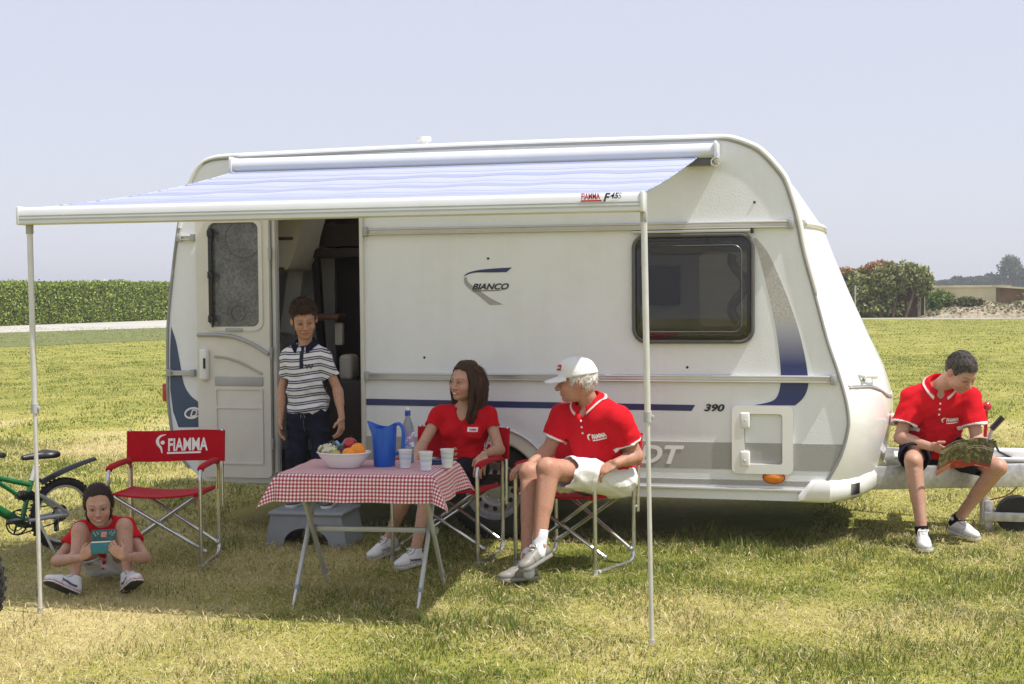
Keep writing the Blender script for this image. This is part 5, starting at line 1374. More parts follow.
HA, HB, DX, DY = .402, .302, .150, .135
def cloth(s, q):
    cx, cy = max(-HA, min(HA, s)), max(-HB, min(HB, q)); ox, oy = s - cx, q - cy; d = math.hypot(ox, oy); z = TH + .006
    if d < 1e-9:
        e = min(HA - abs(s), HB - abs(q)); return (s, q, z + .0015 * math.sin(s * 31 + 1) * math.sin(q * 27) - .004 * max(0, 1 - e / .015))
    ax, ay = ox / d, oy / d; corner = 2 * min(abs(ax), abs(ay)) / 1.0 if (abs(ox) > 1e-9 and abs(oy) > 1e-9) else 0
    dd = max(abs(ox), abs(oy)) if corner == 0 else d
    wave = (.014 + .006 * math.sin((s + q) * 9)) * math.sin((s if abs(oy) > abs(ox) else q) * 21 + 1.3 * (1 if q > 0 else 2)) * (d / .15)
    ph = R_(10) + R_(17) * corner; out = dd * math.sin(ph) + .010 * min(1, dd / .02) + wave * (1 - corner * .5)
    return (cx + ax * out, cy + ay * out, z - .004 - dd * math.cos(ph))
ns, nq = 120, 100; S = np.linspace(-HA - DX, HA + DX, ns); Q = np.linspace(-HB - DY, HB + DY, nq)
S = np.sort(np.unique(np.concatenate([S, [-HA, HA]]))); Q = np.sort(np.unique(np.concatenate([Q, [-HB, HB]])))
V = np.array([cloth(a, b) for a in S for b in Q]); I, J = np.meshgrid(np.arange(len(S) - 1), np.arange(len(Q) - 1), indexing='ij'); b0 = (I * len(Q) + J).ravel(); n = len(Q)
me = np_mesh('tablecloth', V, np.stack([b0, b0 + n, b0 + n + 1, b0 + 1], 1)); set_col(me, [(a + 2, b + 2, 0) for a in S for b in Q])
tc = link_mesh('tablecloth', me, M['gingham']); tc.location = (TC[0], TC[1], 0); tc.rotation_euler = (0, 0, TR)
so = tc.modifiers.new('thick', 'SOLIDIFY'); so.thickness = .0022; so.offset = 1
tag(tc, 'red and white checked cloth draped over the folding table', 'tablecloth')
TZ = TH + .010
# ---- things on the table
def thing_mb(mb, name, m, loc, label, cat, group=None, smooth=50):
    o = mb.build(name, m, smooth=smooth); o.location = loc; return tag(o, label, cat, group)
M['bowl'] = mat('glossy_white_plastic', (.78, .78, .80), .2, var=.03, coat=.3)
BWL = (-2.598, -1.74, TZ)
mb = MB(); mb.lathe([(0, .002), (.085, .0), (.09, .004), (.128, .055), (.140, .074), (.146, .078), (.144, .082), (.136, .078), (.122, .055), (.086, .010), (0, .008)], 48, sx=1.0, sy=.8)
thing_mb(mb, 'fruit_bowl', M['bowl'], BWL, 'oval white bowl holding fruit on the checked tablecloth', 'bowl')
M['orange_f'] = mat('orange_peel', (.85, .27, .01), .45, var=.12, vs=10, bump=.4, bs=90)
M['apple'] = mat('red_apple_skin', (.30, .012, .018), .25, var=.5, vs=9, coat=.3)
M['pear'] = mat('yellow_green_skin', (.38, .36, .09), .4, var=.25, vs=12)
M['plum'] = mat('dark_plum_skin', (.035, .012, .03), .35, var=.4, vs=10)
M['grape'] = mat('grape_skin', (.55, .53, .36), .25, var=.3, vs=30, coat=.4)
M['stem'] = mat('fruit_stem', (.10, .06, .03), .8)
def fruit(name, m, off, r, label, cat, dimple=.12, stem=True, sz=1.0, grp=None):
    mb = MB(); pr = []
    for k in range(17):
        a = -PI / 2 + PI * k / 16; d = 1 - dimple * math.exp(-((PI / 2 - abs(a)) / .35) ** 2) * (1.6 if a > 0 else 1)
        pr.append((max(r * math.cos(a) * (1 + .05 * math.sin(a)), 1e-4), r * sz * math.sin(a) * d))
    mb.lathe(pr, 24); o = thing_mb(mb, name, m, (BWL[0] + off[0], BWL[1] + off[1], BWL[2] + off[2]), label, cat, grp)
    o.rotation_euler = (random.uniform(-.4, .4), random.uniform(-.4, .4), random.uniform(0, 3))
    if stem:
        mb = MB(); mb.tube([(0, 0, r * sz * .75), (.003, 0, r * sz * 1.02), (.008, .002, r * sz * 1.2)], .0022, 6); mb.build('stem', M['stem'], o, False)
    return o
fruit('orange', M['orange_f'], (.083, -.015, .088), .041, 'whole orange at the right end of the white bowl', 'orange', .03, False)
fruit('orange', M['orange_f'], (.045, -.045, .070), .038, 'orange lying lower in the bowl, left of the other orange', 'orange', .03, False)
fruit('apple', M['apple'], (.022, .03, .115), .038, 'shiny red apple on top of the fruit in the bowl', 'apple')
fruit('plum', M['plum'], (-.005, -.015, .082), .030, 'dark plum beneath the red apple', 'plum', .05, False)
fruit('pear', M['pear'], (-.02, -.070, .068), .028, 'small yellow green pear at the front rim of the bowl', 'pear', .05, True, 1.15)
fruit('apple', M['pear'], (-.055, .05, .075), .034, 'green yellow apple half hidden behind the grapes', 'apple')
mb = MB()
for k in range(60):
    a = rng.random() * 2 * PI; q = rng.random() ** .5; x, y = .055 * q * math.cos(a), .048 * q * math.sin(a)
    mb.ell((x, y, .03 * (1 - q * q) + rng.normal() * .004), (.0105, .0105, .0115), 8, 6)
g = thing_mb(mb, 'grapes', M['grape'], (BWL[0] - .078, BWL[1] - .03, BWL[2] + .083), 'bunch of pale grapes at the left of the white bowl', 'grapes')
mb = MB(); mb.tube([(0, 0, .03), (.01, .0, .05), (.03, .01, .058)], .003, 6); mb.build('stalk', M['stem'], g, False)
M['paper_blue'] = mat('pale_blue_paper', (.25, .40, .60), .6, var=.3, vs=40)
mb = MB(); mb.grid(lambda a, b: (-.03 + .06 * a, -.02 + .04 * b, .012 * math.sin(a * 7) + .01 * math.cos(b * 6)), 10, 8)
thing_mb(mb, 'wrapper', M['paper_blue'], (BWL[0] - .03, BWL[1] + .0, BWL[2] + .115), 'crumpled pale blue wrapper between the grapes and the red apple', 'wrapper')
# jug
t = NT('translucent_blue_plastic'); t.base((.012, .14, .62)); t.set(Roughness=.22, Coat_Weight=.3); co = t.coord(); n = t.noise(7, 2, co)
tr = t.n('ShaderNodeBsdfTranslucent'); tr.inputs[0].default_value = (.02, .25, .85, 1); ms = t.n('ShaderNodeMixShader'); ms.inputs[0].default_value = .3
t.l(t.p.outputs[0], ms.inputs[1]); t.l(tr.outputs[0], ms.inputs[2]); t.l(ms.outputs[0], t.out.inputs[0]); M['jug'] = t.m
JL = (-2.405, -1.655, TZ)
def jug(a, b, ri=0.0):
    th = 2 * PI * a; z = .222 * b; r = .059 + .012 * b - ri
    lip = max(0, math.cos(th - PI)) ** 6 * max(0, (b - .72) / .28) ** 1.5
    top = max(0, (b - .8) / .2)
    return (r * math.cos(th) * (1 + .42 * lip), r * math.sin(th), z + top * (.022 * lip + .016 * max(0, math.cos(th)) ** 2 - .012 * math.sin(th) ** 2))
mb = MB(); mb.grid(lambda a, b: jug(a, b), 49, 24); mb.grid(lambda a, b: jug(a, b, .003), 49, 24); mb.grid(lambda a, b: jug(a, 1, .003 * b), 49, 2)
mb.lathe([(0, .003), (.059, .001)], 48)
jg = thing_mb(mb, 'jug', M['jug'], JL, 'blue plastic water jug with spout standing on the checked cloth', 'jug')
mb = MB(); mb.tube(smooth_path([(.062, 0, .225), (.09, 0, .232), (.112, 0, .205), (.114, 0, .14), (.104, 0, .085), (.066, 0, .065)], 5), .0095, 10, flat=1.3, up=(0, 1, 0)); mb.build('handle', M['jug'], jg, False)
jg.rotation_euler = (0, 0, R_(-4)); jg.scale = (.95, .95, .96)
# cups
t = NT('printed_paper_cup'); co = t.coord(); sp = t.n('ShaderNodeSeparateXYZ'); t.l(co, sp.inputs[0]); wv = t.noise(22, 2, co)
zz = t.math('ADD', t.math('MULTIPLY', sp.outputs[2], 10), t.math('MULTIPLY', wv.outputs[0], .22))
t.base(t.ramp(zz, [(.18, (.74, .75, .76)), (.36, (.60, .70, .80)), (.50, (.74, .76, .78)), (.62, (.42, .60, .78)), (.72, (.74, .76, .78)), (.86, (.50, .65, .80)), (.95, (.76, .76, .76))])); t.set(Roughness=.45); M['cup'] = t.m
mb = MB(); mb.lathe([(0, .004), (.0255, .004), (.026, .0), (.035, .090), (.0372, .092), (.037, .095), (.0345, .094), (.025, .008), (0, .008)], 36)
cup0 = thing_mb(mb, 'paper_cup', M['cup'], (-2.268, -1.72, TZ), 'pale printed paper cup right beside the blue jug', 'cup', 'paper cups on the table')
for l, lb in (((-2.135, -1.79, TZ), 'pale printed paper cup nearest the viewer, in the middle of the three'), ((-2.06, -1.66, TZ), 'pale printed paper cup nearest the woman, at the right end of the table')):
    c = cup0.copy(); COL.objects.link(c); c.location = l; c['label'] = lb; c.rotation_euler = (0, 0, random.random() * 6)
# bottle behind the jug
t = NT('clear_bottle'); t.base((.62, .72, .80)); t.set(Roughness=.06, Transmission_Weight=.75, IOR=1.2); M['bottle'] = t.m
mb = MB(); mb.lathe([(0, 0), (.030, 0), (.034, .006), (.034, .06), (.031, .07), (.034, .08), (.034, .17), (.031, .19), (.016, .235), (.0125, .245), (.0125, .262)], 28)
bt = thing_mb(mb, 'water_bottle', M['bottle'], (-2.325, -1.50, TZ), 'clear water bottle with blue cap just behind the jug handle', 'bottle')
mb = MB(); mb.lathe([(.0150, .250), (.0155, .252), (.0155, .275), (.012, .279), (0, .28)], 24); mb.build('cap', mat('blue_cap', (.02, .06, .35), .35), bt, False)
mb = MB(); mb.lathe([(.009, .279), (.009, .292), (0, .295)], 16); mb.build('spout', M['white_pl'], bt, False)
t = NT('bottle_label'); co = t.coord(); n = t.noise(45, 2, co); t.base(t.ramp(n.outputs[0], [(.4, (.72, .76, .8)), (.55, (.1, .25, .6)), (.62, (.65, .2, .2))])); t.set(Roughness=.5)
mb = MB(); mb.lathe([(.0345, .085), (.0348, .165)], 28); mb.build('label', t.m, bt, False)
mb = MB(); mb.box((0, 0, .006), (.17, .11, .012), bev=.005); mb.box((.01, .0, .017), (.10, .07, .010), bev=.004)
o = thing_mb(mb, 'wallet', mat('dark_blue_leatherette', (.012, .03, .10), .4, var=.2), (-2.165, -1.51, TZ), 'flat dark blue wallet lying behind the paper cups', 'wallet'); o.rotation_euler = (0, 0, .3)

# ================================================================== STEP STOOL
st_ = empty('step_stool', (-3.345, -.30, 0), R_(3), 'grey plastic step stool under the caravan door', 'step')
mb = MB(); W2, D2, HS = .235, .17, .225
fo = [(-W2 - .035, 0), (-W2 + .005, HS - .02), (W2 - .005, HS - .02), (W2 + .035, 0), (W2 - .075, 0)] + [(.145 * math.cos(R_(a)), .03 + .095 * math.sin(R_(a))) for a in range(0, 181, 15)] + [(-W2 + .075, 0)]
mb.plate(fo, -D2 - .012, -D2 + .006); mb.plate(fo, D2 - .006, D2 + .012)
for s in (-1, 1): mb.add([(s * (W2 + .035), -D2, 0), (s * (W2 + .035), D2, 0), (s * (W2 - .005), D2, HS - .02), (s * (W2 - .005), -D2, HS - .02)], [(0, 1, 2, 3)])
mb.build('body', M['grey_pl'], st_, False, smooth=0)
mb = MB(); mb.box((0, 0, HS - .012), (W2 * 2 + .02, D2 * 2 + .045, .026), bev=.010, seg=3)
for k in range(9): mb.box((0, -.15 + k * .0375, HS + .0025), (.40, .012, .005), bev=.001)
mb.build('tread', M['grey_pl'], st_, False)

# ================================================================== BICYCLES (local: rolls towards +x)
M['bike_green'] = mat('green_metallic_paint', (.012, .13, .035), .3, metal=.2, var=.15, coat=.5)
M['bike_silver'] = mat('silver_paint', (.50, .51, .52), .35, metal=.5, var=.1)
def make_bike(loc, rz, label):
    r = empty('bicycle', loc, rz, label, 'bicycle', 'bicycles by the left edge'); WR, WB = .222, .76
    for x in (0, WB):
        mb = MB(); mb.tube([(x + (WR - .02) * math.cos(a), 0, WR + (WR - .02) * math.sin(a)) for a in np.linspace(0, 2 * PI, 40, endpoint=False)], .0235, 10, closed=True)
        for k in range(44):
            a = 2 * PI * k / 44
            for q in (-.012, .012):
                mb.box((x + (WR + .002) * math.cos(a + q * 6), q, WR + (WR + .002) * math.sin(a + q * 6)), (.008, .014, .014), Matrix.Rotation(-a, 3, 'Y'))
        ty = mb.build('wheel', M['rubber'], r, False)
        mb = MB(); mb.tube([(x + (WR - .045) * math.cos(a), 0, WR + (WR - .045) * math.sin(a)) for a in np.linspace(0, 2 * PI, 36, endpoint=False)], .009, 8, closed=True, flat=1.2); mb.tube([(x, -.05, WR), (x, .05, WR)], .016, 10); mb.build('rim', M['alu'], ty, False)
        mb = MB()
        for k in range(20):
            a = 2 * PI * k / 20; s = .028 if k % 2 else -.028; b = a + .5 * (1 if k % 4 < 2 else -1)
            mb.tube([(x + .014 * math.cos(b), s, WR + .014 * math.sin(b)), (x + (WR - .048) * math.cos(a), 0, WR + (WR - .048) * math.sin(a))], .0011, 4)
        mb.build('spokes', M['alu'], ty, False)
    BB = (.29, 0, .20); ST = (.215, 0, .455); HT_ = (.60, 0, .545); HB_ = (.625, 0, .43)
    mb = MB(); mb.tube([BB, ST], .016, 10); mb.tube([(BB[0], 0, BB[2]), HB_], .024, 10, flat=1.2); mb.tube([(.225, 0, .43), HT_], .017, 10); mb.tube([HB_, (.595, 0, .565)], .022, 10); mb.tube([(.26, 0, .34), (.48, 0, .50)], .014, 8); fr = mb.build('frame', M['bike_green'], r, False)
    mb = MB(); mb.tube([(.34, -.026, .255), (.50, -.026, .355)], .010, 6, flat=.4); mb.tube([(.40, -.020, .492), (.52, -.020, .522)], .008, 6, flat=.4); mb.build('white_decal', M['white_ink'], fr, False)
    mb = MB()
    for s in (-1, 1):
        mb.tube(fillet([(0, s * .05, WR), (.08, s * .045, .30), (.19, s * .03, .37)], .05), .0125, 8); mb.tube([(0, s * .05, WR), (.26, s * .03, .215)], .0125, 8)
    mb.tube([(.19, -.03, .37), (.19, .03, .37)], .013, 8); mb.build('swingarm', M['bike_silver'], r, False)
    mb = MB(); mb.tube([(.20, 0, .36), (.32, 0, .375)], .022, 10); 
    for k in range(7): mb.tube([(.215 + .013 * k, 0, .362 + .0016 * k), (.220 + .013 * k, 0, .3625 + .0016 * k)], .031, 12)
    mb.build('shock_spring', M['black_pl'], r, False)
    mb = MB(); mb.tube([ST, (.175, 0, .575)], .0135, 10); mb.build('seat_post', M['alu'], r, False)
    F = Field((.04, -.10, .54), (.32, .10, .66), .004); I3 = np.eye(3)
    F.ell((.095, 0, .600), I3, (.070, .066, .028), .02); F.cone((.12, 0, .602), (.265, 0, .598), .034, .017, .03); F.ell((.085, .030, .605), I3, (.055, .032, .022), .015); F.ell((.085, -.030, .605), I3, (.055, .032, .022), .015)
    F.cone((.08, 0, .640), (.24, 0, .636), .016, .010, .01, 'c'); F.half((.1, 0, .582), (0, 0, -1))
    V_, Q_ = F.mesh(); sm_ = np_mesh('saddle', V_, Q_); link_mesh('saddle', sm_, M['black_pl'], r, False)
    mb = MB(); mb.tube([(.595, 0, .56), (.575, 0, .62), (.60, 0, .645)], .014, 8); mb.tube(smooth_path([(.545, -.265, .66), (.585, -.12, .665), (.61, -.04, .645), (.61, .04, .645), (.585, .12, .665), (.545, .265, .66)], 5), .011, 8); hb = mb.build('handlebar', M['black_pl'], r, False)
    for s in (-1, 1):
        mb = MB(); mb.tube([(.548, s * .255, .66), (.577, s * .15, .665)], .0165, 10); mb.build('grip', M['rubber'], hb, False)
        mb = MB(); mb.tube(smooth_path([(.590, s * .13, .655), (.625, s * .17, .64), (.61, s * .25, .63)], 4), .005, 6); mb.build('brake_lever', M['alu'], hb, False)
    mb = MB()
    for s in (-1, 1): mb.tube([(.645, s * .05, .41), (WB, s * .05, WR)], .015, 8)
    mb.tube([(.64, -.06, .42), (.64, .06, .42)], .016, 8); mb.tube([HB_, (.64, 0, .41)], .015, 8); mb.build('fork', M['bike_silver'], r, False)
    def fend(a, b):
        th = R_(68 + 78 * a); R0 = .300 - .02 * a; u = 2 * b - 1
        return (.165 - .40 * a, .040 * u * (1 - .3 * a ** 3), .425 + .17 * a - .055 * a * a + .022 * (1 - u * u) * (1 - .3 * a))
    mb = MB(); mb.grid(fend, 24, 7); mb.grid(lambda a, b: tuple(np.array(fend(a, b)) - np.array([0, 0, .004])), 24, 7); mb.tube([(.19, 0, .46), fend(.03, .5)], .01, 6); mb.build('mudguard', M['black_pl'], r, False, smooth=60)
    mb = MB(); mb.lathe([(.070, -.004), (.078, 0), (.070, .004)], 30, (BB[0], -.045, BB[2]), axis='y', caps=False); mb.lathe([(.050, -.004), (.055, 0), (.050, .004)], 24, (BB[0], -.055, BB[2]), axis='y')
    for k in range(5):
        a = 2 * PI * k / 5; mb.bar((BB[0], -.047, BB[2]), (BB[0] + .07 * math.cos(a), -.047, BB[2] + .07 * math.sin(a)), .004, .012)
    mb.tube([(BB[0], -.07, BB[2]), (BB[0], .07, BB[2])], .016, 10); cr = mb.build('chainring', M['black_pl'], r, False)
    for s, a in ((-1, R_(200)), (1, R_(20))):
        e = (BB[0] + .125 * math.cos(a), s * .075, BB[2] + .125 * math.sin(a)); mb = MB(); mb.bar((BB[0], s * .07, BB[2]), e, .012, .02, bev=.003); mb.box((e[0], s * .125, e[2]), (.075, .08, .018), bev=.005); mb.build('pedal', M['black_pl'], cr, False)
    mb = MB()
    for k, q in enumerate((.055, .047, .040, .033)): mb.lathe([(q - .01, -.001), (q, 0), (q - .01, .001)], 22, (0, -.032 - .006 * k, WR), axis='y')
    mb.box((.015, -.055, WR - .07), (.03, .02, .09), bev=.006); mb.build('gears', M['black_pl'], r, False)
    mb = MB()
    for (z0, z1) in ((.055, .078), (-.055, -.078)): mb.bar((0, -.042, WR + z0), (BB[0], -.046, BB[2] + z1), .005, .007)
    mb.build('chain', M['rubber'], r, False)
    mb = MB(); mb.bar((.20, .05, .21), (.15, .14, .0), .012, .012); mb.build('kickstand', M['alu'], r, False)
    return r
bk1 = make_bike((-4.83, -.80, 0), math.atan2(-.90, -.43), 'green and silver children\'s mountain bike parked behind the sitting girl')

def sleeve_(F, a, b, ra, rb, k=.03):
    """cone with a flat open end at b"""
    a = np.asarray(a, float); b = np.asarray(b, float); ab = b - a; L = np.linalg.norm(ab); u = ab / L; r = max(ra, rb)
    def fn(X, Y, Z):
        t = ((X - a[0]) * u[0] + (Y - a[1]) * u[1] + (Z - a[2]) * u[2]) / L; tc = np.maximum(t, 0)
        d = np.sqrt((X - a[0] - tc * ab[0]) ** 2 + (Y - a[1] - tc * ab[1]) ** 2 + (Z - a[2] - tc * ab[2]) ** 2) - (ra + (rb - ra) * tc)
        return np.maximum(d, (t - 1) * L)
    F.put(np.minimum(a, b) - r, np.maximum(a, b) + r, fn, k)
def ax_t(V, a, b):
    ab = b - a; t = ((V - a) @ ab) / (ab @ ab); return t, np.linalg.norm(V - a - t[:, None] * ab, axis=1)

def make_shirt(P_, g, o=.016, sl=.62, rs=(.062, .064), col=(.58, .010, .018), cuff=None, hem=-.10, hem_n=None, neck_r=.064, vdeep=.07, seed=1, amp=.0035, freq=30, m=None, flare=.0, name='shirt', colfn=None, cap=False, hlo=.18, fold=.0042):
    F = Field(*bbox(g.shA, g.shB, g.pel - g.U * hlo, g.neck + g.U * .03, g.shA + (g.elA - g.shA) * sl, g.shB + (g.elB - g.shB) * sl, m=.17), .0042)
    g.torso(F, o, flare=flare)
    hn_ = -g.U if hem_n is None else np.asarray(hem_n, float)
    F.half(g.pel + g.U * hem, hn_, .004)
    for S_, E_ in ((g.shA, g.elA), (g.shB, g.elB)):
        sleeve_(F, S_ - g.U * .006, S_ + (E_ - S_) * sl, rs[0], rs[1])
    F.wrinkle(amp, freq, seed)
    hgt = ((F.ax[0] - g.pel[0]) * g.U[0])[:, None, None] + ((F.ax[1] - g.pel[1]) * g.U[1])[None, :, None] + ((F.ax[2] - g.pel[2]) * g.U[2])[None, None, :]
    F.wrinkle(fold * 1.15, 27, seed + 100, 1.9, np.clip((.70 - hgt / g.T) / .35, .14, 1), True)
    F.wrinkle(fold * 1.0, 22, seed + 200, .5, np.clip((.95 - hgt / g.T) / .3, .15, 1), True)
    LASTF[0] = F
    for S_, E_ in ((g.shA, g.elA), (g.shB, g.elB)):
        e = S_ + (E_ - S_) * sl; u = nrm(E_ - S_); F.cone(e - u * .022, e + u * .08, rs[1] - .016, rs[1] - .014, .003, 'c')
    nf = nrm(g.U + g.Fc * .25)
    F.cone(g.neck - nf * .02, g.neck + nf * .16, neck_r, neck_r * 1.15, .005, 'c')
    if vdeep: F.cone(g.neck + g.Fc * .10, g.neck + g.Fc * .135 - g.U * vdeep, .034 if vdeep < .08 else .052, .006, .005, 'c')
    def cf(V, C):
        if cuff is not None:
            for S_, E_ in ((g.shA, g.elA), (g.shB, g.elB)):
                t, r = ax_t(V, S_, E_); C[(t > sl - .055) & (t < sl + .02) & (r < rs[1] * 1.25)] = cuff
        if colfn: colfn(V, C)
    return finish(name, F, m or M['cloth'], P_, col, cf)

def make_shorts(P_, g, fr=.8, r=(.098, .086), col=(.02, .022, .03), o=.012, waist=.10, seed=5, amp=.004, name='shorts', knees=None, open_=True, freq=32, lower=()):
    kn = knees or ((g.hipA, g.knA), (g.hipB, g.knB)); ends = [H + (K - H) * fr for H, K in kn]
    F = Field(*bbox(g.pel, *ends, g.hipA, g.hipB, m=.19), .0042)
    Ah = frame(g.Fh, np.array([0, 0, 1.])); b = g.b
    F.ell(g.pel + g.U * .01, Ah, (.108 * b * g.deep + o, .166 * b + o, .115 * b + o), .04)
    F.cone(g.pel + g.U * .02, g.pel + g.U * .14, .105 * b + o, .10 * b + o, .05)
    F.half(g.pel + g.U * waist, g.U)
    for K, A_ in lower: sleeve_(F, K, K + (A_ - K) * .95, r[1], r[1] * .9, .03)
    for (H, K), e in zip(kn, ends): sleeve_(F, H, e, r[0], r[1], .035)
    F.wrinkle(amp * .7, freq, seed); F.wrinkle(amp, freq * .8, seed + 50, 1.2, None, True)
    if open_:
        for (H, K), e in zip(kn, ends): u = nrm(K - H); F.cone(e - u * .035, e + u * .09, r[1] - .010, r[1] - .006, .003, 'c')
    return finish(name, F, M['cloth'], P_, col)

def person_body(name, label, g, hd, A, s, skin, hands, legs=True, lr=1.0, ar=1.0, feet=(), h=.0030, nr=.054, facekw=None, gaze=None, iris=(.09, .05, .03), extra=None, eyes_on=True, hk=None):
    pts = [g.hc + np.array([0, 0, .14]), g.hc - np.array([.1, .1, 0]), g.hc + np.array([.1, .1, 0]), g.neck, g.shA, g.shB, g.elA, g.elB, g.wrA, g.wrB, g.pel - np.array([0, 0, .03]), g.hipA, g.hipB, g.knA, g.knB, g.anA, g.anB] + [A_ + nrm(t_[0]) * .1 for A_, t_ in zip((g.anA, g.anB), feet)]
    F = Field(*bbox(*pts, m=.13), h)
    g.torso(F, 0)
    for S_, E_, W_ in ((g.shA, g.elA, g.wrA), (g.shB, g.elB, g.wrB)): arm(F, S_, E_, W_, ar)
    for H, K, A_ in ((g.hipA, g.knA, g.anA), (g.hipB, g.knB, g.anB)):
        bk = -g.Fh if abs(nrm(A_ - K)[2]) > .6 else np.array([0, 0, -1.]); leg(F, H, K, A_, bk, lr)
    for A_, (t_, u_) in zip((g.anA, g.anB), feet): t_ = nrm(t_); u_ = np.asarray(u_, float); u_ = nrm(u_ - t_ * (u_ @ t_)); F.cone(A_ - u_ * .02, A_ + t_ * .085 * lr - u_ * .052 * lr, .030 * lr, .022 * lr, .015)
    for hh in hands: hand(F, **hh)
    P = head(F, g.hc, A, s, g.neck, nr, **(hk or {}))
    if extra: extra(F)
    def cf(V, C):
        C *= (1 + .0 * V[:, :1])
        face_cols(V, C, g.hc, A, s, **(facekw or {}))
        n = len(V); 
        for K in (g.knA, g.knB, g.elA, g.elB):
            q = np.exp(-(np.linalg.norm(V - K, axis=1) / .05) ** 2)[:, None] * .16; C[:] = C * (1 - q) + np.array((.60, .27, .20)) * q
        for hh in hands:
            W = np.asarray(hh['W'], float); q = np.exp(-(np.linalg.norm(V - W - nrm(hh['d']) * .12, axis=1) / .05) ** 2)[:, None] * .2; C[:] = C * (1 - q) + np.array((.62, .28, .21)) * q
    o, V, Q = finish(name, F, M['skin'], None, skin, cf)
    tag(o, label, 'person')
    if eyes_on: eyes(o, P, g.hc, A, s, gaze if gaze is not None else A[0], iris)
    return o, P
RED = (.56, .010, .018); WHT = (.78, .76, .74)

# ------------------------------------------------------------------ boy on the step
J = dict(hc=(-3.402, -.300, 1.427), neck=(-3.407, -.262, 1.246), shA=(-3.520, -.260, 1.186), shB=(-3.290, -.262, 1.190), elA=(-3.577, -.250, .975), elB=(-3.198, -.255, .975), wrA=(-3.573, -.295, .785), wrB=(-3.148, -.320, .800),
         pel=(-3.405, -.245, .835), hipA=(-3.462, -.245, .79), hipB=(-3.345, -.245, .79), knA=(-3.475, -.285, .54), knB=(-3.290, -.280, .54), anA=(-3.480, -.235, .300), anB=(-3.275, -.235, .300))
g = Fig(J, .74, .95); A = frame((.42, -.86, -.30), (.02, -.25, 1)); s = .96
boy, P = person_body('person', 'boy in a striped polo shirt standing on the step in the caravan doorway looking down', g, None, A, s, (0.504, 0.302, 0.203),
    [dict(W=g.wrA, d=(.02, -.18, -1), n=(1, .15, 0), side=1, curl=(.28, .4, .3), s=.82), dict(W=g.wrB, d=(.0, -.22, -1), n=(-1, .2, 0), side=-1, curl=(.35, .5, .35), s=.82)], lr=.78, ar=.76, nr=.044, hk=dict(open_=.0040, nose=.85), feet=(((-.15, -1, 0), (0, 0, 1)), ((.15, -1, 0), (0, 0, 1))),
    facekw=dict(brow=(.06, .035, .02), lip=(.50, .20, .16), lidded=True), gaze=A[0] + np.array([.1, 0, -.45]))
Fh_ = Field(g.hc - .16, g.hc + .17, .0035); hair_cap(Fh_, P, A, s, .008, c=g.hc, seed=4, amp=.0055, fr=150, top=.010)
Fh2 = None
ho, V, Q = finish('hair', Fh_, M['hair'], boy, (.055, .031, .018))
strands('curls', (V, Q), ho, 3500, .015, .0020, A, P, s, (.075, .043, .026), 3, .75, .35, zone=lambda q: q[:, 2] > .045, jit=1.2)
t = NT('striped_jersey'); at = t.n('ShaderNodeAttribute', attribute_name='Col'); sp = t.n('ShaderNodeSeparateColor'); t.l(at.outputs[0], sp.inputs[0]); co = t.coord()
rp = t.n('ShaderNodeValToRGB'); rp.color_ramp.interpolation = 'CONSTANT'; e = rp.color_ramp.elements; e.new(.5); e.new(.6)
for el, (p, c) in zip(e, [(0, (.018, .018, .05)), (.15, (.50, .50, .58)), (.31, (.018, .018, .05)), (.46, (.72, .72, .73))]): el.position = p; el.color = (*c, 1)
t.l(t.math('FRACT', t.math('MULTIPLY', sp.outputs[0], 1 / .046)), rp.inputs[0])
t.base(t.mix(sp.outputs[1], rp.outputs[0], (.014, .014, .035))); t.set(Roughness=.85); n = t.noise(24, 4, co); t.bump(n.outputs[0], .4, .01); M['stripes'] = t.m
def cf(V, C):
    C[:] = 0; C[:, 0] = V[:, 2] + .35 * np.maximum(np.abs(V[:, 0] + 3.405) - .12, 0) + .012 * np.sin(V[:, 0] * 14) + 5
    for S_, E_ in ((g.shA, g.elA), (g.shB, g.elB)):
        tt, r = ax_t(V, S_, E_); C[(tt > .62) & (r < .075), 1] = 1
    C[(np.abs((V - g.neck) @ g.Lc - .006) < .013) & ((V - g.neck) @ g.Fc > .05) & (V[:, 2] > 1.115), 1] = 1
sh, V, Q = make_shirt(boy, g, .018, .66, (.050, .054), seed=11, neck_r=.050, vdeep=.045, hem=-.015, amp=.0042, m=M['stripes'], colfn=cf, flare=.008)
collar(boy, g, .050, .036, (.014, .014, .035), None, lean=.3, gap=.8, drop=.026)
cloth_print('crest', V, Q, text_geo('W', 1, 0, .03, 1.2), g.neck + g.Lc * .055 - g.U * .115 + g.Fc * .1, g.Lc, g.U, -g.Fc, .030, M['blk_ink'], sh)
tr_, V, Q = make_shorts(boy, g, 1.0, (.080, .066), (.016, .018, .030), .004, .02, 6, .0045, 'trousers', knees=((g.hipA, g.knA), (g.hipB, g.knB)), open_=False, lower=((g.knA, g.anA), (g.knB, g.anB)))
cloth_print('fly_stitching', V, Q, (np.array([(-.004, .5), (.004, .5), (.004, -.5), (-.004, -.5), (-.30, .40), (-.20, .62), (-.18, .60), (-.28, .38), (.30, .40), (.20, .62), (.18, .60), (.28, .38)]) * np.array([.5, 1]), [(0, 3, 2, 1), (4, 5, 6, 7), (8, 11, 10, 9)]), g.pel - g.U * .07 + g.Fc * .1, g.Lc, g.U, -g.Fc, .10, M['white_fab'], tr_)
for a_, tx in ((g.anA, (-.15, -1, 0)), (g.anB, (.15, -1, 0))): shoe(boy, a_ + np.array([0, .02, .0]), tx, .82, upper=(.10, .10, .12))

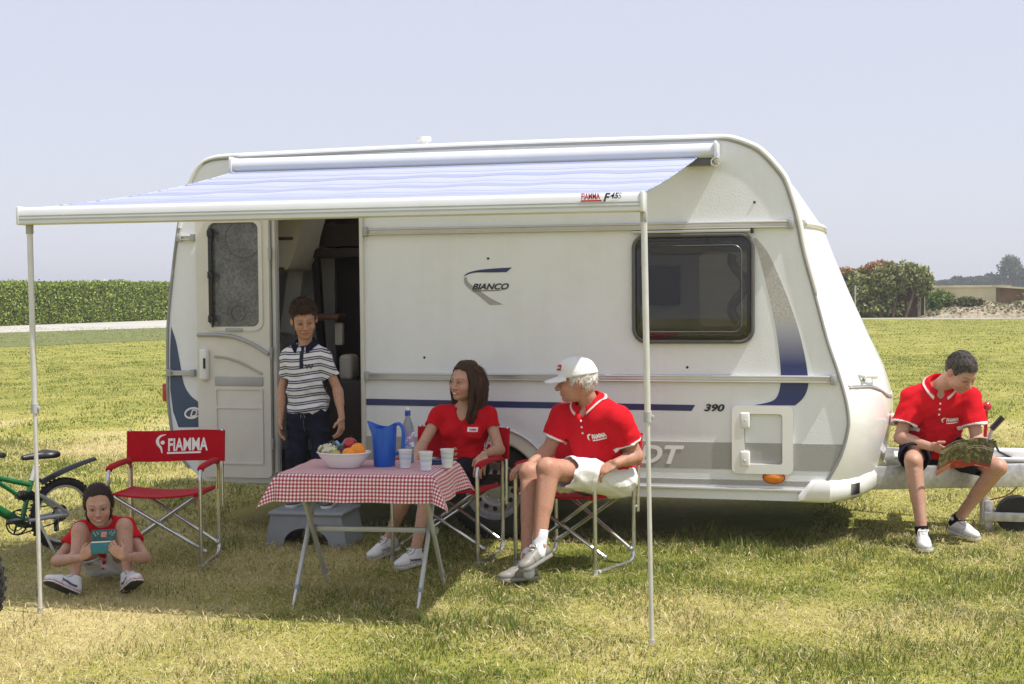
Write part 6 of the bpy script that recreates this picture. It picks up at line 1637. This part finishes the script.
# ------------------------------------------------------------------ long haired woman
J = dict(hc=(-2.317, -.400, 1.050), neck=(-2.336, -.352, .880), shA=(-2.490, -.372, .838), shB=(-2.187, -.345, .840), elA=(-2.566, -.500, .655), elB=(-2.101, -.410, .632), wrA=(-2.548, -.735, .575), wrB=(-2.140, -.625, .628),
         pel=(-2.353, -.340, .512), hipA=(-2.434, -.370, .500), hipB=(-2.270, -.360, .500), knA=(-2.545, -.775, .490), knB=(-2.415, -.800, .490), anA=(-2.724, -.665, .116), anB=(-2.487, -.895, .090))
g = Fig(J, .86, .92, bust=.95); A = frame((-.44, -.90, -.05), (.10, .03, 1)); s = .965
fa, fb = np.array((-2.83, -.83, .02)), np.array((-2.555, -1.05, 0))
wom, P = person_body('person', 'smiling woman with long brown hair in a red top sitting behind the table', g, None, A, s, (0.563, 0.345, 0.249),
    [dict(W=g.wrA, d=(.1, -.75, -.45), n=(.1, .3, -.9), side=1, curl=(.25, .4, .3), s=.9), dict(W=g.wrB, d=(-.12, -.55, -.70), n=(0, .75, -.6), side=-1, curl=(.30, .45, .3), s=.92)], lr=.92, ar=.84, feet=((fa - g.anA + np.array([0, 0, .05]), (.2, .15, 1)), ((-.35, -.9, 0), (0, 0, 1))), nr=.044, hk=dict(nose=.85, open_=.0072),
    facekw=dict(brow=(.05, .028, .018), lip=(.55, .12, .11), smile=1.0, flush=.14), gaze=(-.75, -.62, .0))
Fh_ = Field(g.hc - np.array([.20, .20, .36]), g.hc + np.array([.20, .20, .17]), .0036)
hair_cap(Fh_, P, A, s, .011, c=g.hc, seed=9, amp=.002, fr=70, ubu=[-.09, -.09, -.09, -.09, -.09, -.09, -.03, .0, .028, .056, .076, .084], part=.014, edge=.002)
g_ = np.random.default_rng(5)
for q in (-1, 1):
    for k in range(15):
        f0 = .026 - .0090 * k + g_.normal() * .004; top = P(f0, q * (.058 + .020 * math.sin(PI * k / 15)), .052 - .002 * k); ln = (.20 + .055 * g_.random()) * (1.05 if q > 0 else .9)
        out = .084 + .010 * g_.random() - .0 * k; w = .014 * g_.normal()
        p1 = P(f0 - .005, q * out, -.03); p2 = P(f0 * .8 - .010 + w, q * (out - .004), -.03 - ln * .5); p3 = P(f0 * .7 + .012 + w, q * (out - .012 + .014 * g_.random()), -.03 - ln * .82); p4 = P(f0 * .7 + .02 * g_.normal(), q * (out - .022), -.03 - ln * 1.05)
        pt = smooth_path([top, p1, p2, p3, p4], 4); n = len(pt); ph_ = g_.random() * 6; pt = [p + (A[1] * math.sin(i * .95 + ph_) + A[0] * math.cos(i * .8 + ph_)) * .0075 * (i / n) for i, p in enumerate(pt)]; Fh_.chain(pt, [.0145 * (1 - .8 * (i / (n - 1)) ** 2.0) + .002 for i in range(n)], .004)
for k in range(9):
    q = (k - 4) / 4; pt = smooth_path([P(-.07, q * .06, .07), P(-.115, q * .075, -.03), P(-.105, q * .085, -.13), P(-.09 + .01 * g_.normal(), q * .08, -.23)], 3); n = len(pt); Fh_.chain(pt, [.020 - .013 * (i / (n - 1)) ** 2 for i in range(n)], .008)
Fh_.wrinkle(.0022, 150, 12, zs=.12)
ho, V, Q = finish('hair', Fh_, M['hair'], wom, (.050, .027, .015))
strands('loose_hair', (V, Q), ho, 5500, .070, .0015, A, P, s, (.11, .060, .033), 7, .09, .07, zone=lambda q: (q[:, 0] < -.005) & (q[:, 2] < .105), flow=(-.3, 0, -1), jit=.14)
sh, V, Q = make_shirt(wom, g, .013, .42, (.050, .054), RED, None, hem=-.10, seed=21, neck_r=.062, vdeep=.115, amp=.0034, freq=34, name='top')
mb = MB(); w_ = cloth_print('name_label', V, Q, rect_geo(1, .42, 9, 5), g.neck + g.Lc * .075 - g.U * .115 + g.Fc * .1, g.Lc, g.U, -g.Fc, .062, M['white_ink'], sh)
cloth_print('lettering', V, Q, text_geo('FIAMMA', 1, 0, .03, .62), g.neck + g.Lc * .078 - g.U * .115 + g.Fc * .1, g.Lc, g.U, -g.Fc, .014, M['red_ink'], w_, .0065)
make_shorts(wom, g, .72, (.092, .080), (.02, .02, .028), .004, .05, 8, .003)
shoe(wom, g.anA, fa - g.anA + np.array([0, 0, .05]), .93, up=(.2, .15, 1), accent=(.30, .31, .33)); shoe(wom, g.anB, (-.35, -.9, .0), .93, accent=(.10, .10, .12))

# ------------------------------------------------------------------ man in the white cap
J = dict(hc=(-1.545, -.800, 1.080), neck=(-1.474, -.745, .935), shA=(-1.640, -.700, .872), shB=(-1.300, -.855, .875), elA=(-1.727, -.735, .672), elB=(-1.205, -.800, .660), wrA=(-1.790, -.880, .618), wrB=(-1.299, -.935, .632),
         pel=(-1.385, -.690, .520), hipA=(-1.468, -.670, .508), hipB=(-1.315, -.760, .512), knA=(-1.770, -1.020, .580), knB=(-1.645, -1.130, .622), anA=(-1.735, -1.235, .105), anB=(-1.667, -1.255, .215))
g = Fig(J, 1.0, 1.08, belly=.022); A = frame((-.985, -.16, -.06), (-.03, .02, 1)); s = .985
fa, fb = np.array((-1.86, -1.29, .05)), np.array((-1.72, -1.37, .10))
old, P = person_body('person', 'older man in a white cap, red polo shirt and white shorts sitting with crossed legs', g, None, A, s, (0.466, 0.254, 0.174),
    [dict(W=g.wrA, d=(-.75, -.5, -.25), n=(.1, .1, -1), side=1, curl=(.35, .5, .4), s=1.0), dict(W=g.wrB, d=(-.80, -.30, -.42), n=(-.35, .25, -.9), side=-1, curl=(.42, .55, .4), s=1.02, thumb=.7)], lr=1.07, ar=1.06, feet=(((-.80, -.60, 0), (0, 0, 1)), ((-.50, -.82, -.26), (-.25, -.2, 1))), hk=dict(nose=1.35, jowl=1, open_=.005),
    facekw=dict(brow=(.50, .46, .42), lip=(.46, .20, .17), stub=.10, flush=.2))
Fh_ = Field(g.hc - .17, g.hc + .17, .0036); hair_cap(Fh_, P, A, s, .010, c=g.hc, seed=14, amp=.003, fr=120)
ho, V, Q = finish('hair', Fh_, M['hair'], old, (.58, .56, .52)); strands('tufts', (V, Q), ho, 900, .022, .0016, A, P, s, (.62, .60, .56), 8, .35, .2, zone=lambda q: q[:, 2] < .03)
Fc_ = Field(g.hc - .19, g.hc + .23, .0034)
Fc_.ell(P(-.012, 0, .036), A, np.array([.1135, .0915, .104]) * s, .01); Fc_.ell(P(-.050, 0, .010), A, np.array([.073, .082, .085]) * s, .02); Fc_.ell(P(.030, 0, .075), A, np.array([.072, .074, .055]) * s, .03)
Fc_.wrinkle(.0014, 45, 31)
Fc_.half(P(0, 0, .030), -nrm(A[2] + .10 * A[0]), .004); Fc_.ell(P(-.012, 0, .02), A, np.array([.106, .084, .095]) * s, .004, 'c')
def brim(X, Y, Z):
    x, y, z = X - g.hc[0], Y - g.hc[1], Z - g.hc[2]; q = [(A[i, 0] * x + A[i, 1] * y + A[i, 2] * z) / s for i in range(3)]
    mid = .040 - .30 * np.maximum(q[0] - .07, 0) - 4.2 * q[1] ** 2
    edge = np.hypot((q[0] - .06) / .128, q[1] / .086) - 1
    return np.maximum(np.abs(q[2] - mid) * .8 - .0042, np.maximum(edge * .08, .055 - q[0])) * s
Fc_.put(P(.05, -.1, -.05), P(.21, .1, .08), brim, .004) if False else Fc_.put(g.hc - .22, g.hc + .22, brim, .004)
Fc_.ell(P(.020, 0, -.050), A, np.array([.085, .072, .078]) * s, .004, 'c')
cp, V, Q = finish('cap', Fc_, M['cloth'], old, (.74, .74, .76))
for q in (.15, .95, -.65, 1.75, 2.5): 
    mb = MB(); pp = []
    for th in np.linspace(.35, 1.5, 14):
        dr_ = A[0] * math.cos(th) * math.cos(q) + A[1] * math.cos(th) * math.sin(q) + A[2] * math.sin(th); pp.append(P(-.012, 0, .036) + s * (A[0] * (dr_ @ A[0]) * .1145 + A[1] * (dr_ @ A[1]) * .0925 + A[2] * (dr_ @ A[2]) * .1047))
    mb.tube(pp, .0012, 4); mb.build('seam', M['white_fab'], cp)
fr_ = nrm(A[0] * .75 + A[1] * .45); lf_ = np.cross(A[2], fr_)
cloth_print('cap_badge', V, Q, rect_geo(1.5, 1.0), P(.085, .03, .085), lf_, nrm(A[2] - fr_ * .35), -fr_, .034, M['red_ink'], cp)
cloth_print('cap_lettering', V, Q, text_geo('FIAMMA', 1, 0, .03, .62), P(.085, .03, .085), lf_, nrm(A[2] - fr_ * .35), -fr_, .013, M['white_ink'], cp, .0065)
sh, V, Q = make_shirt(old, g, .018, .66, (.074, .082), RED, WHT, hem=-.055, hem_n=-g.U + g.Fc * .35, seed=33, neck_r=.064, vdeep=.05, amp=.0046, freq=26, flare=.012)
collar(old, g, .064, .048, RED, WHT, gap=.7)
def polo_print(parent, V, Q, g, w=.100, dx=.085, dz=.150, sz=.027):
    c = g.neck + g.Lc * dx - g.U * dz + g.Fc * .1
    cloth_print('lettering', V, Q, text_geo('FIAMMA', 1, 0, .045, .62), c + g.Lc * .012, g.Lc, g.U, -g.Fc, sz, M['white_ink'], parent)
    o1 = smooth_path([(.3, .5), (-.2, .45), (-.45, .1), (-.3, -.25), (-.1, -.5)], 4); o2 = smooth_path([(-.02, -.5), (-.1, -.2), (-.15, .1), (.3, .42)], 4); pl = np.array([tuple(p) for p in o1] + [tuple(p) for p in o2]); tri = [tuple(q) for q in tessellate_polygon([[Vector((p[0], p[1], 0)) for p in pl]])]
    cloth_print('flame_emblem', V, Q, (pl, tri), c - g.Lc * .044, g.Lc, g.U, -g.Fc, sz * 1.35, M['white_ink'], parent)
    cloth_print('underline', V, Q, (np.array([(-1, -.08), (0, -.08), (1, -.08), (1, .08), (0, .08), (-1, .08)]), [(0, 1, 4, 5), (1, 2, 3, 4)]), c - g.U * .021 + g.Lc * .012, g.Lc, g.U, -g.Fc, .036, M['white_ink'], parent)
    for k in range(3):
        q = g.neck - g.U * (.055 + .034 * k) + g.Fc * .2; bv = BVHTree.FromPolygons([tuple(p) for p in V], [tuple(f) for f in Q]) if k == 0 else bv
        h_ = bv.ray_cast(Vector(q), Vector(-g.Fc), .3)
        if h_[0] is not None: mb = MB(); mb.ell(h_[0], (.0065, .0065, .0065), 10, 8); mb.build('button', M['white_ink'], parent)
polo_print(sh, V, Q, g)
make_shorts(old, g, .77, (.104, .096), (.74, .73, .71), .016, .07, 15, .005)
for a_, k_, sr in ((g.anA, g.knA, .050), (g.anB, g.knB, .050)):
    F = Field(*bbox(a_ - np.array([0, 0, .03]), a_ + (k_ - a_) * .24, m=.07), .0036); u = nrm(k_ - a_); sleeve_(F, a_ - u * .04, a_ + u * .088, .039, .0405, .01); F.wrinkle(.001, 90, 2); finish('sock', F, M['cloth'], old, (.70, .71, .74))
GS = (.23, .215, .19); shoe(old, g.anA, (-.80, -.60, .0), .90, upper=GS, sole=(.30, .285, .25), tread=(.2, .19, .17)); shoe(old, g.anB, (-.50, -.82, -.26), .92, up=(-.25, -.2, 1), upper=GS, sole=(.30, .285, .25), tread=(.2, .19, .17))

# ------------------------------------------------------------------ man reading on the drawbar
J = dict(hc=(.630, .470, 1.070), neck=(.510, .620, .958), shA=(.345, .625, .902), shB=(.684, .640, .905), elA=(.268, .550, .645), elB=(.735, .590, .640), wrA=(.446, .355, .612), wrB=(.728, .375, .530),
         pel=(.462, .765, .560), hipA=(.372, .745, .548), hipB=(.556, .760, .548), knA=(.340, .310, .525), knB=(.842, .405, .490), anA=(.388, .215, .106), anB=(.622, .640, .118))
g = Fig(J, 1.0, 1.02); A = frame((.52, -.56, -.60), (.30, -.42, .95)); s = .985
fa, fb = np.array((.405, .03, .03)), np.array((.75, .47, .03))
man, P = person_body('person', 'dark haired man in a red polo shirt reading on the caravan drawbar', g, None, A, s, (0.485, 0.292, 0.215),
    [dict(W=g.wrA, d=(.90, -.30, -.22), n=(.10, .55, .60), side=1, curl=(.28, .5, .4), s=.98, thumb=.2), dict(W=g.wrB, d=(-.70, -.45, .10), n=(-.1, .55, .75), side=-1, curl=(.35, .5, .4), s=1.0)], lr=.98, ar=1.02, feet=(((.07, -1, 0), (0, 0, 1)), ((.60, -.78, -.10), (.05, -.1, 1))), hk=dict(open_=.0042, nose=1.1),
    facekw=dict(brow=(.05, .035, .025), lip=(.50, .20, .17), stub=.26, flush=.16, lidded=True), gaze=A[0] + np.array([0, 0, -.5]))
Fh_ = Field(g.hc - .17, g.hc + .18, .0035); hair_cap(Fh_, P, A, s, .007, c=g.hc, seed=24, amp=.0022, fr=110, top=.005, lift=.006)
ho, V, Q = finish('hair', Fh_, M['hair'], man, (.050, .041, .034)); strands('tufts', (V, Q), ho, 3500, .015, .0012, A, P, s, (.095, .080, .066), 18, .12, .08, flow=(.6, 0, -.1), jit=.22, zone=lambda q: q[:, 2] > .0)
sh, V, Q = make_shirt(man, g, .019, .70, (.072, .084), RED, WHT, hem=-.06, hem_n=-g.U + g.Fc * .3, seed=43, neck_r=.064, vdeep=.05, amp=.0048, freq=25, flare=.012)
collar(man, g, .064, .048, RED, WHT, gap=.75); polo_print(sh, V, Q, g, dx=.080, dz=.165)
make_shorts(man, g, .78, (.106, .094), (.016, .019, .030), .014, .06, 25, .005)
for a_, k_ in ((g.anA, g.knA), (g.anB, g.knB)):
    F = Field(*bbox(a_ - np.array([0, 0, .03]), a_ + (k_ - a_) * .15, m=.07), .0036); u = nrm(k_ - a_); sleeve_(F, a_ - u * .03, a_ + u * .036, .040, .040, .01); finish('sock', F, M['cloth'], man, (.012, .012, .014))
shoe(man, g.anA, (.07, -1, -.0), 1.0, accent=(.60, .62, .66)); shoe(man, g.anB, (.60, -.78, -.10), 1.0, up=(.05, -.1, 1), accent=(.55, .57, .62))
# magazine
t = NT('magazine_cover'); co = t.coord('UV'); at = t.n('ShaderNodeAttribute', attribute_name='Col'); sp = t.n('ShaderNodeSeparateColor'); t.l(at.outputs[0], sp.inputs[0])
n = t.noise(38, 5, t.coord(), .7); nb = t.noise(300, 2, t.coord())
im = t.ramp(n.outputs[0], [(.33, (.02, .022, .014)), (.47, (.07, .075, .04)), (.58, (.22, .18, .11)), (.68, (.42, .36, .28))])
rd = t.ramp(n.outputs[0], [(.4, (.30, .012, .015)), (.66, (.50, .05, .03)), (.70, (.6, .5, .2))])
pa, pb = sp.outputs[0], sp.outputs[1]; wob = t.math('MULTIPLY_ADD', n.outputs[0], .10, -.05); lo = t.math('LESS_THAN', t.math('ADD', pb, wob), .30)
ln_ = t.math('MULTIPLY', t.math('LESS_THAN', t.math('FRACT', t.math('MULTIPLY', pb, 16.0)), .38), t.math('GREATER_THAN', nb.outputs[0], .47)); hl_ = t.math('MULTIPLY', ln_, t.math('MULTIPLY', t.math('GREATER_THAN', pb, .80), t.math('LESS_THAN', pb, .93)))
tx_ = t.math('MULTIPLY', ln_, t.math('MULTIPLY', t.math('LESS_THAN', pb, .22), t.math('GREATER_THAN', pa, .45)))
c_ = t.mix(lo, im, rd); c_ = t.mix(t.math('MAXIMUM', hl_, tx_), c_, (.7, .68, .62)); t.base(c_); t.set(Roughness=.3, Coat_Weight=.3); M['mag'] = t.m
mg = np.array((.640, .270, .582)); U_ = nrm((.93, -.08, .10)); V_ = nrm((.12, -.35, .72)); N_ = np.cross(U_, V_)
def page(a, b, side, o=0): 
    x = side * .155 * a; bend = .030 * math.sin(PI * min(1, a * 1.15)) - .055 * a
    return mg + U_ * x + V_ * ((b - .5) * .205 + side * .012 * a) + N_ * (-bend * 1.0 - o) 
mag = None
for side in (-1, 1):
    mb = MB(); mb.grid(lambda a, b: page(a, b, side), 16, 12)
    if side < 0:
        mag = mb.build('magazine', M['mag'], smooth=80); tag(mag, 'open glossy magazine held by the reading man', 'magazine'); ob = mag
    else: ob = mb.build('back_cover', M['mag'], mag, smooth=80)
    set_col(ob.data, [((i // 12) / 15, (i % 12) / 11 + (.16 if side > 0 else 0), 0) for i in range(16 * 12)])
    mb = MB(); mb.grid(lambda a, b: page(a, b, side, .004), 16, 12); mb.build('pages', M['white_ink'], mag, smooth=80)

# ------------------------------------------------------------------ girl on the grass
J = dict(hc=(-3.985, -1.815, .458), neck=(-4.025, -1.700, .335), shA=(-4.138, -1.735, .300), shB=(-3.932, -1.625, .310), elA=(-4.215, -1.865, .150), elB=(-3.722, -1.790, .172), wrA=(-3.935, -2.070, .222), wrB=(-3.705, -2.068, .232),
         pel=(-4.070, -1.590, .105), hipA=(-4.115, -1.640, .092), hipB=(-4.000, -1.595, .096), knA=(-4.066, -1.870, .325), knB=(-3.838, -1.805, .344), anA=(-4.036, -1.985, .080), anB=(-3.768, -1.905, .095))
g = Fig(J, .70, .95); A = frame((.47, -.87, -.16), (.0, -.12, 1)); s = .90
fa, fb = np.array((-4.11, -2.09, .03)), np.array((-3.64, -2.0, .06))
girl, P = person_body('person', 'girl in a red shirt sitting on the grass with her knees drawn up', g, None, A, s, (0.543, 0.334, 0.244),
    [dict(W=g.wrA, d=(.66, -.10, .55), n=(.2, .95, .05), side=1, curl=(.45, .75, .5), s=.72, spread=1.0), dict(W=g.wrB, d=(-.60, -.10, .58), n=(-.3, .92, .05), side=-1, curl=(.45, .75, .5), s=.72, spread=1.0)], lr=.74, ar=.74, feet=(((-.42, -.62, .42), (-.2, .35, 1)), ((.62, -.52, .40), (-.30, .45, 1))), nr=.042, hk=dict(nose=.8, open_=.0072),
    facekw=dict(brow=(.04, .025, .018), lip=(.58, .20, .17), smile=.7, flush=.15), gaze=(.5, -.86, -.05))
Fh_ = Field(g.hc - .17, g.hc + .17, .0034); hair_cap(Fh_, P, A, s, .006, c=g.hc, seed=34, amp=.0006, fr=60, part=.010, edge=.0015, ubu=[-.08, -.07, -.05, -.025, .006, .010, .004, .016, .042, .062, .076, .082])
Fh_.ell(P(-.118, .01, .03), A, np.array([.030, .030, .032]) * s, .01); Fh_.chain(smooth_path([P(-.13, .01, .03), P(-.15, .015, -.03), P(-.145, .02, -.10)], 3), [.022, .02, .019, .017, .015, .012, .008], .006); Fh_.wrinkle(.0005, 190, 36, zs=.3)
[Fh_.ell(P(-.022, q * .077, -.002), A, np.array([.036, .013, .036]) * s, .01) for q in (-1, 1)]; Fh_.ell(P(-.060, -.055, -.070), A, np.array([.040, .030, .060]) * s, .02); Fh_.ell(P(-.065, .045, -.070), A, np.array([.040, .028, .055]) * s, .02); pass
ho, V, Q = finish('hair', Fh_, M['hair'], girl, (.026, .017, .013)); strands('wisps', (V, Q), ho, 4500, .034, .0009, A, P, s, (.05, .032, .023), 28, .08, .06, flow=(-1, 0, .25), jit=.12)
mb = MB(); mb.tube([P(-.108, .01, .03) + s * (A[1] * .022 * math.cos(a) + A[2] * .022 * math.sin(a)) for a in np.linspace(0, 2 * PI, 16, endpoint=False)], .005, 6, closed=True); mb.build('hair_band', M['red_ink'], ho)
sh, V, Q = make_shirt(girl, g, .013, .52, (.047, .050), RED, None, hem=.02, seed=53, neck_r=.050, vdeep=0, amp=.003, freq=36, name='shirt', hlo=.10)
make_shorts(girl, g, .42, (.070, .076), (.66, .66, .70), .008, .03, 35, .004)
WS = (.70, .70, .72); NV = (.035, .045, .12)
shoe(girl, g.anA, (-.42, -.62, .42), .86, up=(-.2, .35, 1), upper=WS, sole=(.74, .74, .73), accent=NV, tread=(.045, .045, .05), tint=(.40, .03, .05)); shoe(girl, g.anB, (.62, -.52, .40), .86, up=(-.30, .45, 1), upper=WS, sole=(.74, .74, .73), accent=NV, tread=(.045, .045, .05), tint=(.40, .03, .05))
# handheld game
M['teal'] = mat('teal_shell', (.005, .17, .19), .3, var=.12, vs=30, coat=.4); M['teal_dk'] = mat('dark_teal_print', (.008, .085, .085), .35, var=.4, vs=60, coat=.3)
gm = np.array((-3.820, -2.052, .306)); X_ = nrm((.93, .30, .03)); Z_ = nrm((.02, .18, 1)); Y_ = np.cross(Z_, X_); Mg = Matrix((X_, Y_, Z_)).transposed()
mb = MB(); mb.box(gm + Z_ * .030, (.128, .012, .062), Mg, .004); game = mb.build('handheld_game', M['teal_dk']); tag(game, 'teal handheld game console in the sitting girl\'s hands', 'game console')
mb = MB(); mb.box(gm - Z_ * .034, (.128, .014, .058), Mg, .004); mb.build('lower_shell', M['teal'], game)
mb = MB(); mb.tube([gm - X_ * .060 - Z_ * .002 - Y_ * .006, gm + X_ * .060 - Z_ * .002 - Y_ * .006], .0035, 8); mb.build('hinge', M['white_ink'], game)
mb = MB(); mb.box(gm + Z_ * .036 - Y_ * .0065, (.028, .003, .028), Mg, .001); mb.build('sticker', mat('pink_sticker', (.55, .22, .22), .5, var=.3, vs=90), game)
mb = MB()
for q in (-1, 1):
    for k in range(5): mb.ell(gm + X_ * q * (.030 + .006 * k) + Z_ * (.040 + .009 * math.sin(k * 2.1)) - Y_ * .0062, (.004, .002, .004), 8, 6)
mb.build('painted_flower', mat('pale_green_print', (.28, .42, .34), .5), game)

# ------------------------------------------------------------------ summer haze: even air round the whole scene, sky outside it
mb = MB(); mb.box((0, 570, 6.4), (2440, 1300, 15.0)); t = NT('haze_air'); t.t.nodes.remove(t.p)
pv = t.n('ShaderNodeVolumePrincipled'); pv.inputs['Color'].default_value = (.88, .91, .97, 1); pv.inputs['Density'].default_value = .0009; pv.inputs['Anisotropy'].default_value = .2
t.l(pv.outputs[0], t.out.inputs[1]); tag(mb.build('haze', t.m, smooth=0), kind='stuff')
bk2 = copy_tree(bk1); bk2.location = (-4.98, -3.60, 0); bk2.rotation_euler = (0, 0, R_(20)); bk2.scale = (1.4, 1.4, 1.4)
bk2['label'] = 'larger bicycle with only its knobby tyre showing at the lower left edge'
